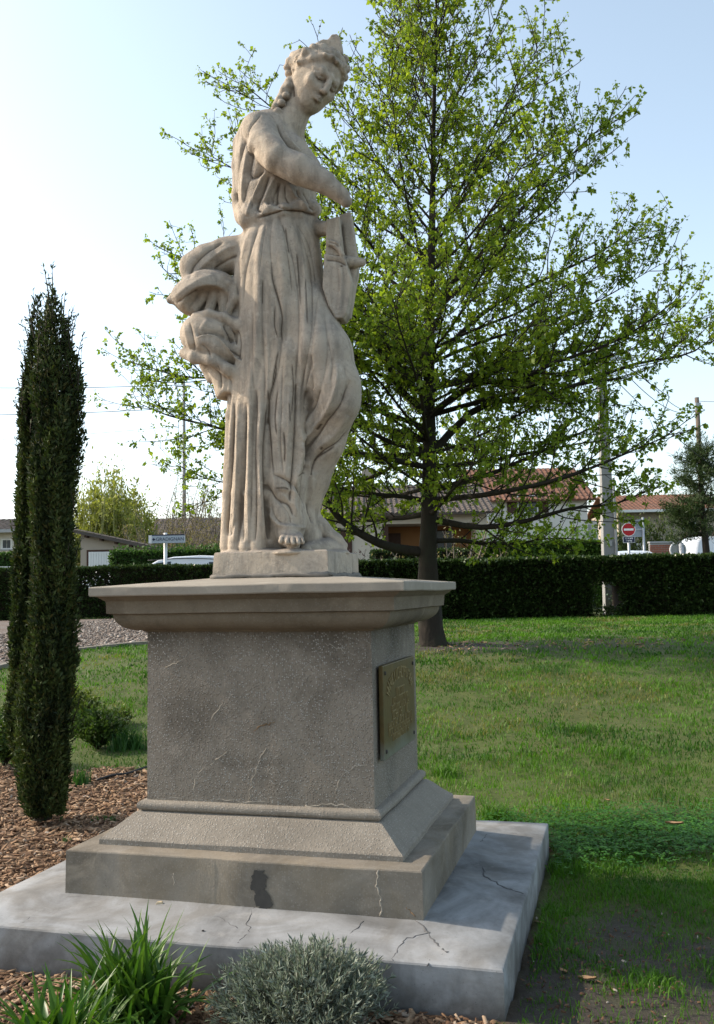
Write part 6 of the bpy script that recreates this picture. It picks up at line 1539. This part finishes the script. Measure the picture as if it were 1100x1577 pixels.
def grass_zone(x0, x1, y0, y1, dens, hmin, hmax, wd, seed, lean=.7, edge=None):
    r_ = np.random.default_rng(seed); n = int((x1 - x0) * (y1 - y0) * dens); x = r_.uniform(x0, x1, n); y = r_.uniform(y0, y1, n)
    px = PW / 2 + FPX * x / y
    clump = fbm(x, y, 3.2, 40); big = fbm(x, y, .75, 44); worn = m_soil(x, y)
    tuft = np.clip((fbm(x, y, 7.5, 47) - .36) * 3.2, 0, 1)
    keep = r_.random(n) < np.clip(.35 + 1.1 * (clump - .30), .1, 1) * np.clip(1.02 - worn * np.where(y < 6, 1.02 - 1.0 * np.clip(tuft * np.clip((fbm(x, y, 2.1, 50) - .30) * 6, 0, 1) + .16, 0, 1), .80), .01, 1)
    keep &= (m_mulch(x, y) < .35) & ~in_mon(x, y, .03) & ~in_path(x, y) & (px > -420) & (px < PW + 420)
    if edge is not None: keep &= edge(x, y)
    x, y = x[keep], y[keep]; n = len(x); clump, big = clump[keep], big[keep]
    h = r_.uniform(hmin, hmax, n) * (.30 + 1.0 * clump) ; V, F = blades(x, y, h, wd * r_.uniform(.7, 1.3, n), lean, r_)
    tone = np.clip(r_.normal(.44, .17, n) + (fbm(x, y, 1.1, 60) - .5) * 1.5 + (fbm(x, y, 4.0, 63) - .5) * .7, 0, 1)
    dry = np.clip(r_.random(n) * .68 + np.clip((fbm(x, y, 1.2, 66) - .50) * 3.0, -.25, .5) * np.clip((y - 4.5) / 3, 0, 1) + .05, 0, 1)
    return V, F, tone, dry
def grass_object(zones, label=None):
    Vs = []; F4 = []; F3 = []; T = []; D = []; n = 0
    for V, F, t_, d_ in zones: Vs.append(V); F4.append(F[0] + n); F3.append(F[1] + n); T.append(t_); D.append(d_); n += len(V)
    V = np.concatenate(Vs); me = mesh_np('lawn_grass', V, [np.concatenate(F4), np.concatenate(F3)], [M_GRASS])
    vattr(me, 'tone', np.repeat(np.concatenate(T), 5)); vattr(me, 'tone2', np.repeat(np.concatenate(D), 5))
    o = obj_mesh('lawn_grass', me); tag(o, kind='stuff'); print('grass blades', n // 5)
grass_object([grass_zone(.3, 3.0, 2.3, 4.6, 19000, .016, .05, .0017, 81), grass_zone(.0, 4.4, 4.3, 7.0, 4200, .025, .07, .0024, 82), grass_zone(-.6, 7.0, 7.0, 11, 2100, .03, .07, .004, 83),
              grass_zone(-.9, 12, 11, 20.7, 900, .03, .075, .0075, 84, edge=lambda x, y: y < 20.65), grass_zone(-4.6, -.9, 6.3, 10, 2200, .025, .06, .0035, 85), grass_zone(-6.5, -.6, 10, 14.6, 1100, .03, .065, .006, 86),
              grass_zone(-9, -3.0, 24.9, 26, 500, .05, .14, .012, 87)])
# taller tufts at the foot of the slab, by the tree and along the bed
def tuft(x, y, n, h, sp, seed, name='grass_tuft', label=None, group=None, wd=.0028, mat=None, lean=.8):
    r_ = np.random.default_rng(seed); xx = x + r_.normal(0, sp, n); yy = y + r_.normal(0, sp, n); k = ~in_mon(xx, yy, .01); xx, yy = xx[k], yy[k]; n = len(xx); z0 = float(gsurf(np.array([x]), np.array([y]))[0])
    V, F = blades(xx, yy, h * r_.uniform(.45, 1.1, n), wd * r_.uniform(.7, 1.3, n), lean, r_)
    root = thing(name, (x, y, z0), label, 'grass tuft', group)
    me = mesh_np('blades', V - np.array([x, y, z0]), F, [mat or M_GRASS]); vattr(me, 'tone', np.repeat(np.clip(r_.normal(.45, .2, n), 0, 1), 5)); vattr(me, 'tone2', np.repeat(r_.random(n) * .85, 5))
    o = obj_mesh('blades', me, root); o['kind'] = 'stuff'; return root
def gp(px, py):
    """ground point seen at this place"""
    lo_, hi_ = 1.5, 24.0
    for _ in range(40):
        m = (lo_ + hi_) / 2; p = at(px, py, m)
        if p[2] > gz(m): lo_ = m
        else: hi_ = m
    return at(px, py, lo_)
for k, (px, py, n, h, sp, lab) in enumerate(((765, 1262, 170, .13, .05, 'tuft of taller grass at the far right corner of the concrete step'), (690, 1196, 150, .12, .05, 'tuft of grass growing just behind the moulded base of the plinth'),
        (900, 1125, 160, .10, .09, 'rough darker grass tuft in the middle of the lawn'), (960, 1165, 140, .10, .07, 'coarse grass tuft right of the darker one on the lawn'), (845, 1340, 90, .07, .05, 'short tuft against the right edge of the slab'))):
    p = gp(px, py); tuft(p[0], p[1], n, h, sp, 500 + k, label=lab)
# clover patch
r = np.random.default_rng(91); n = 24000; x = r.uniform(.55, 3.6, n); y = r.uniform(4.15, 5.7, n)
mask = np.exp(-(((y - 4.88 - .04 * x) / .42) ** 2) ** 1.6) * np.clip((x - .60) / .2, 0, 1) * (.45 + 1.0 * fbm(x, y, 2.6, 93))
k = (r.random(n) < mask) & ~in_mon(x, y, .03); x, y = x[k], y[k]; n = len(x); z = gsurf(x, y) + r.uniform(.02, .075, n) * (.6 + .6 * fbm(x, y, 3, 95))
V = []; nl = 3; P_ = np.repeat(np.stack([x, y, z], 1), nl, 0); a = np.repeat(r.random(n) * 6.28, nl) + np.tile(np.arange(nl) * 2.094, n); N_ = np.stack([np.cos(a), np.sin(a), r.normal(.05, .22, len(a))], 1)
S_ = np.stack([-np.sin(a), np.cos(a), r.normal(0, .18, len(a))], 1); s0 = np.repeat(r.uniform(.009, .017, n), nl)[:, None]
V = np.stack([P_, P_ + N_ * s0 * .7 + S_ * s0 * .5, P_ + N_ * s0 * 1.1, P_ + N_ * s0 * .7 - S_ * s0 * .5], 1).reshape(-1, 3)
M_CLOVER = leaf_mat('clover_leaf', (0.018, 0.085, 0.009), (0.075, 0.215, 0.026), .5, .3)
o = leaf_object('clover', V, np.arange(len(V)).reshape(-1, 4), M_CLOVER, None, np.clip(r.normal(.45, .25, n), 0, 1).repeat(nl)); tag(o, kind='stuff')
# bark chips
t = NT('bark_chip'); c = t.ramp(t.attr('tone'), [(0, (0.035, 0.020, 0.012)), (.28, (0.135, 0.072, 0.039)), (.55, (0.29, 0.175, 0.098)), (.82, (0.45, 0.31, 0.195)), (1, (0.44, 0.38, 0.32))])
c = t.mix(t.math('MULTIPLY', t.noise(70, 5, .7), .55), c, (0.06, 0.035, 0.022)); t.color(c).rough(.92); M_CHIP = t.m
def chips(n, xr, yr, seed, smin, smax, mask):
    r_ = np.random.default_rng(seed); x = r_.uniform(*xr, n); y = r_.uniform(*yr, n); px = PW / 2 + FPX * x / y; k = (r_.random(n) < mask(x, y)) & ~in_mon(x, y, .015) & (px > -350) & (px < PW + 350); x, y = x[k], y[k]; n = len(x)
    L_ = r_.uniform(smin, smax, n); W_ = L_ * r_.uniform(.16, .46, n); T_ = r_.uniform(.0012, .0035, n)
    a = r_.random(n) * 6.283; pit = r_.normal(0, .28, n); rol = r_.normal(0, .35, n)
    ux = np.stack([np.cos(a) * np.cos(pit), np.sin(a) * np.cos(pit), np.sin(pit)], 1); uy = np.stack([-np.sin(a) * np.cos(rol), np.cos(a) * np.cos(rol), np.sin(rol)], 1); uz = np.cross(ux, uy)
    c = np.stack([x, y, gsurf(x, y) + r_.uniform(.002, .016, n)], 1)
    cs = []
    for (sx, sy, sz, tp_) in ((-1, -1, -1, 1), (1, -.7, -1, 1), (1, .8, -1, 1), (-1, 1, -1, 1), (-.9, -.9, 1, 1), (.85, -.6, 1, 1), (.9, .7, 1, 1), (-.85, .9, 1, 1)):
        cs.append(c + ux * (L_ * sx / 2 * r_.uniform(.75, 1.1, n))[:, None] + uy * (W_ * sy / 2 * r_.uniform(.6, 1.1, n))[:, None] + uz * (T_ * sz)[:, None])
    V = np.stack(cs, 1).reshape(-1, 3); i = np.arange(n)[:, None] * 8; F = np.concatenate([i + np.array([f]) for f in ((4, 5, 6, 7), (0, 1, 5, 4), (1, 2, 6, 5), (2, 3, 7, 6), (3, 0, 4, 7))])
    return V, F, np.clip(r_.beta(2.2, 1.9, n) , 0, 1)
Vs = []; Fs = []; Ts = []; nn = 0
for args in ((31000, (-2.9, 1.1), (2.0, 4.6), 95, .018, .055, lambda x, y: m_mulch(x, y)), (25000, (-4.4, .9), (4.6, 7.4), 96, .02, .06, lambda x, y: m_mulch(x, y)),
             (3200, (.5, 3.0), (2.3, 4.6), 97, .005, .022, lambda x, y: m_soil(x, y) * .8), (260, (1.0, 5.0), (12.2, 13.6), 98, .05, .12, lambda x, y: m_soil(x, y))):
    V, F, t_ = chips(*args)
    if args[3] == 97: t_ = np.where(np.random.default_rng(3).random(len(t_)) < .07, 1.0, t_ * .42)
    Vs.append(V); Fs.append(F + nn); Ts.append(t_); nn += len(V)
me = mesh_np('bark_mulch', np.concatenate(Vs), [np.concatenate(Fs)], [M_CHIP]); vattr(me, 'tone', np.repeat(np.concatenate(Ts), 8)); tag(obj_mesh('bark_mulch', me), kind='stuff'); print('chips', nn // 8)

# loose stones over the gravel path
r = np.random.default_rng(99); n = 15000; x = r.uniform(-6.5, -1.9, n); y = r.uniform(9, 25, n); k = in_path(x, y) & in_path(x - .1, y) & in_path(x + .1, y - .1); x, y = x[k], y[k]; n = len(x)
ic_ = np.array([(1, 0, 0), (0, 1, 0), (-1, 0, 0), (0, -1, 0), (0, 0, 1.0), (0, 0, -1)]); fc_ = np.array([(0, 1, 4), (1, 2, 4), (2, 3, 4), (3, 0, 4), (1, 0, 5), (2, 1, 5), (3, 2, 5), (0, 3, 5)])
sz = r.uniform(.012, .045, n)[:, None, None] * r.uniform(.5, 1.1, (n, 1, 3)) * np.array([1, 1, .55]); V = (ic_[None] + r.normal(0, .18, (n, 6, 3))) * sz + np.stack([x, y, gz(y) + .034], 1)[:, None]
F = (fc_[None] + (np.arange(n) * 6)[:, None, None]).reshape(-1, 3); t = NT('path_stone'); t.color(t.ramp(t.attr('tone'), [(0, (0.055, 0.04, 0.03)), (.5, (0.19, 0.155, 0.13)), (1, (0.42, 0.38, 0.34))])).rough(.9)
me = mesh_np('loose_gravel', V.reshape(-1, 3), [F], [t.m]); vattr(me, 'tone', np.repeat(np.clip(r.normal(.45, .25, n), 0, 1), 6)); tag(obj_mesh('loose_gravel', me), kind='stuff')

# ------------------------------------------------------------------ strap-leaved clumps in front of the slab
t = NT('strap_leaf'); u = t.attr('along'); c = t.mix(t.noise(6, 3), (0.022, 0.075, 0.010), (0.060, 0.150, 0.020)); c = t.mix(t.math('MULTIPLY', t.attr('tone'), .8), c, (0.095, 0.175, 0.03)); c = t.mix(t.ramp(u, [(0, 1), (.25, 0)]), c, (0.10, 0.15, 0.045)); t.color(c).rough(.38).leafy(c, .3, (1.2, 1.3, .5)); M_STRAP = t.m
def strap(L_, wd, az, el, arch, r_):
    """arching channelled blade: three points across, nine along"""
    n = 9; p = np.zeros(3); d = el; V = []; A = []
    ca, sa = math.cos(az), math.sin(az); side = np.array([-sa, ca, 0]); tw = r_.normal(0, .35)
    for k in range(n + 1):
        f = k / n; w = wd * (0.55 + 1.0 * f) if f < .35 else wd * (1.0 - ((f - .35) / .65) ** 1.7) * .9 + .0004
        hd = np.array([ca * math.cos(d), sa * math.cos(d), math.sin(d)]); nr = np.cross(hd, side); sd = side * math.cos(tw * f) + nr * math.sin(tw * f)
        V += [p + sd * w + nr * w * .35, p - nr * w * .1, p - sd * w + nr * w * .35]; A += [f] * 3
        p = p + hd * L_ / n; d -= arch / n * (.3 + 1.4 * f)
    F = [(k * 3 + j, k * 3 + j + 1, k * 3 + j + 4, k * 3 + j + 3) for k in range(n) for j in (0, 1)]
    return np.array(V), F, A
def strap_clump(px, Y, n, Lr, sp, seed, label, leanx=0.0):
    r_ = np.random.default_rng(seed); x = hx(px, Y); z0 = float(gsurf(np.array([x]), np.array([Y]))[0]); root = thing('daylily', (x, Y, z0), label, 'plant')
    for k in range(n):
        az = r_.random() * 6.283; q = r_.random(); el = math.radians(86 - 46 * q + r_.normal(0, 5)); L_ = r_.uniform(*Lr) * (1.05 - .2 * q); V, F, A = strap(L_, r_.uniform(.0075, .0135), az, el, math.radians(r_.uniform(15, 55) + 55 * q), r_)
        V = V + np.array([r_.normal(0, sp) + leanx * 0, r_.normal(0, sp * .7), -.01]); me = mesh_np('leaf', V, [np.array(F)], [M_STRAP], smooth=True); vattr(me, 'along', A); vattr(me, 'tone', np.full(len(A), r_.random())); obj_mesh('leaf', me, root)
strap_clump(206, 2.93, 190, (.20, .37), .055, 601, 'clump of glossy green strap leaves right in front of the slab')
strap_clump(104, 2.66, 170, (.20, .34), .055, 602, 'lower clump of green strap leaves at the bottom left corner')
strap_clump(22, 2.6, 40, (.12, .2), .04, 603, 'small sparse clump of strap leaves cut by the left bottom edge')
# lavender cushion
Y = 2.86; x = hx(459, Y); z0 = float(gsurf(np.array([x]), np.array([Y]))[0]); lav = thing('lavender_bush', (x, Y, z0), 'rounded silvery grey lavender bush in front of the slab', 'lavender')
M_LAV = leaf_mat('lavender_leaf', (0.10, 0.13, 0.095), (0.33, 0.37, 0.31), .75, .2, (1.0, 1.1, .8), hue=(0.13, 0.19, 0.05)); r = np.random.default_rng(611); q = []; w = Wood()
for k in range(620):
    a = r.random() * 6.283; rr_ = math.sqrt(r.random()); el = math.radians(88 - 62 * rr_ + r.normal(0, 6)); L_ = .235 * (1 - .05 * rr_) * r.uniform(.82, 1.08) * (1.0 + .06 * rr_)
    b = np.array([math.cos(a), math.sin(a), 0]) * rr_ * .075; d = np.array([math.cos(a) * math.cos(el), math.sin(a) * math.cos(el), math.sin(el)])
    c_ = curve(b, d, L_, 5, r, .25, .06); w.add(c_, [.0022, .002, .0017, .0014, .0012, .0008], 3)
    for m in range(30):
        u = 1.6 + 3.38 * r.random() ** .7; j = int(u); dd = c_[j + 1] - c_[j]; dd /= np.linalg.norm(dd); q.append((c_[j] + (c_[j + 1] - c_[j]) * (u - j), dd * .9 + r.normal(0, .42, 3)))
w.build('stems', plain('lavender_stem', (0.10, 0.095, 0.065), .9), lav, np.zeros(3)); qp = np.array([a for a, b in q]); qn = np.array([b for a, b in q]); k = qp[:, 2] > .005; qp, qn = qp[k], qn[k]
V, F = leaf_quads(qp, qn, r.uniform(.014, .030, len(qp)), .17, r); hz_ = np.clip(np.linalg.norm(qp, axis=1) / .25, 0, 1)
leaf_object('foliage', V, F, M_LAV, lav, np.clip(r.normal(.45, .25, len(qp)), 0, 1), tone2=r.random(len(qp)) * .9)
# low shrubs at the back of the bed
def low_shrub(px, py, hw, h, n, leaf, mat, label, seed, name='low_shrub', asp=.5, tone2=None):
    r_ = np.random.default_rng(seed); p = gp(px, py); p[2] = float(gsurf(np.array([p[0]]), np.array([p[1]]))[0]); root = thing(name, p, label, 'shrub'); w = Wood(); q = []; ns = max(14, n // 55)
    for k in range(ns):
        a = r_.random() * 6.283; u = math.sqrt(r_.random()); e = np.array([math.cos(a) * u * hw, math.sin(a) * u * hw * .8, h * (1 - .5 * u * u) * r_.uniform(.7, 1.05)]); c_ = np.array([e * f * np.array([f ** .4, f ** .4, 1]) for f in (0, .3, .6, .85, 1)]) + r_.normal(0, .006, (5, 3)); w.add(c_, [.004, .0035, .003, .002, .001], 3)
        for m in range(n // ns): t_ = r_.uniform(.8, 3.99); j = int(t_); q.append((c_[j] + (c_[j + 1] - c_[j]) * (t_ - j) + r_.normal(0, .018, 3), r_.normal(0, .6, 3) + np.array([math.cos(a) * u, math.sin(a) * u, .7])))
    w.build('stems', M_TWIG, root, np.zeros(3)); qp = np.array([a for a, b in q]); qn = np.array([b for a, b in q]); k = qp[:, 2] > .004; qp, qn = qp[k], qn[k]
    V, F = leaf_quads(qp, qn, leaf * r_.uniform(.6, 1.3, len(qp)), asp, r_); leaf_object('foliage', V, F, mat, root, np.clip(r_.normal(.45, .28, len(qp)), 0, 1))
M_LOW = leaf_mat('low_leaf', (0.022, 0.050, 0.010), (0.085, 0.135, 0.028), .5, .3); M_LOWY = leaf_mat('low_leaf_bright', (0.05, 0.085, 0.014), (0.16, 0.20, 0.04), .5, .35)
low_shrub(150, 1152, .26, .36, 3400, .035, M_LOW, 'low leafy green shrub between the cypress and the plinth', 621)
low_shrub(122, 1120, .20, .34, 2200, .035, M_LOWY, 'yellow-green shrub just right of the cypress trunk', 622)
low_shrub(8, 1180, .26, .46, 3200, .035, M_LOW, 'dark leafy shrub at the left edge behind the cypress', 623)
low_shrub(188, 1118, .14, .16, 1100, .03, M_LOWY, 'pale low ground plant at the edge of the lawn', 624)
M_BLADE = leaf_mat('bulb_leaf', (0.022, 0.075, 0.014), (0.060, 0.150, 0.030), .45, .3)
p = gp(196, 1152); tuft(p[0], p[1], 420, .19, .07, 631, 'bulb_leaves', 'dense dark green clump of fine leaves against the left side of the plinth', wd=.003, mat=M_BLADE, lean=.55)
p = gp(126, 1208); tuft(p[0], p[1], 90, .13, .025, 632, 'bulb_leaves', 'small upright green shoots beside the foot of the cypress', wd=.0045, mat=M_BLADE, lean=.35)
p = gp(170, 1264); tuft(p[0], p[1], 34, .05, .02, 633, 'bulb_leaves', 'tiny green sprouts in the bark near the corner of the slab', wd=.003, mat=M_BLADE)
p = gp(146, 1262); tuft(p[0], p[1], 22, .04, .012, 634, 'bulb_leaves', 'smallest green sprout in the bark left of the other sprouts', wd=.003, mat=M_BLADE)
p = gp(101, 1302); tuft(p[0], p[1], 26, .05, .012, 635, 'bulb_leaves', 'single yellowish weed growing in the bark left of the step', wd=.003, mat=M_BLADE)
# black watering hose end in the bed, chip on the slab, fallen leaf
pts = [gp(x, y) for x, y in ((150, 1206), (172, 1199), (196, 1196), (226, 1186))]; a = Vector(pts[0]) + Vector((0, 0, .02))
o = MB().tube([Vector(p) + Vector((0, 0, .022)) - a for p in pts], .008, 8).build('hose', M_PLAS, None, smooth=True, loc=a); tag(o, 'short piece of black hose lying on the bark left of the plinth', 'hose')
def bit(name, loc, size, mat, label, cat, seed, M=None):
    r_ = np.random.default_rng(seed); vs = [np.array(v) * np.array(size) * r_.uniform(.75, 1.1, 3) for v in ((-1, -.8, 0), (1, -.5, 0), (.8, .9, 0), (-.7, 1, 0), (-.8, -.5, 1), (.6, -.5, .8), (.7, .6, 1), (-.5, .8, .7))]
    o = MB().add(vs, [(0, 3, 2, 1), (4, 5, 6, 7), (0, 1, 5, 4), (1, 2, 6, 5), (2, 3, 7, 6), (3, 0, 4, 7)]).build(name, mat, None, bevel=size[2] * .15, loc=loc); return tag(o, label, cat)
q = on_top(246, 1392, .170); q = from_mon(q[0], q[1], .1665)
bit('wood_chip', q, (.016, .010, .013), plain('pale_chip', (0.50, 0.40, 0.26), .9, .2, 40), 'pale wood chip lying on the front of the slab', 'wood chip', 1)
q = on_top(313, 1434, .156); q = from_mon(q[0], q[1], .156); bit('pebble', q, (.006, .005, .004), M_DARKCR, 'tiny dark pebble on the slab above the strap leaves', 'pebble', 2)
M_DEAD = plain('dead_leaf', (0.30, 0.185, 0.10), .8, .2, 30)
for k, (px, py, s_, lab) in enumerate(((1040, 1290, .045, 'large dry brown leaf lying on the clover'), (936, 1240, .022, 'small pale dry leaf on the grass behind the clover'), (905, 1512, .030, 'dry curled leaf on the soil right of the slab corner'), (868, 1500, .02, 'bleached scrap of leaf nearest the slab corner'))):
    p = gp(px, py); z = float(gsurf(np.array([p[0]]), np.array([p[1]]))[0]) + (.07 if k == 0 else .03 if k == 1 else .008); a = random.random() * 6
    V = []; F = []
    for i in range(7):
        u = i / 6 - .5; w_ = math.cos(u * math.pi) * .42 * (1 + .3 * math.sin(i * 2.1))
        for j, sgn in enumerate((-1, 0, 1)): V.append((u * 2 * s_, sgn * w_ * s_, (abs(sgn) * .25 + u * u * .5) * s_ * .8))
    for i in range(6):
        for j in (0, 1): F.append((i * 3 + j, i * 3 + j + 1, i * 3 + j + 4, i * 3 + j + 3))
    V += [(a_, b_, c_ - .0012) for a_, b_, c_ in V]; F += [tuple(q_ + 21 for q_ in f)[::-1] for f in F]
    o = MB().add(V, F).build('fallen_leaf', M_DEAD, None, smooth=True, loc=(p[0], p[1], z)); o.rotation_euler = (0, 0, a); tag(o, lab, 'leaf')
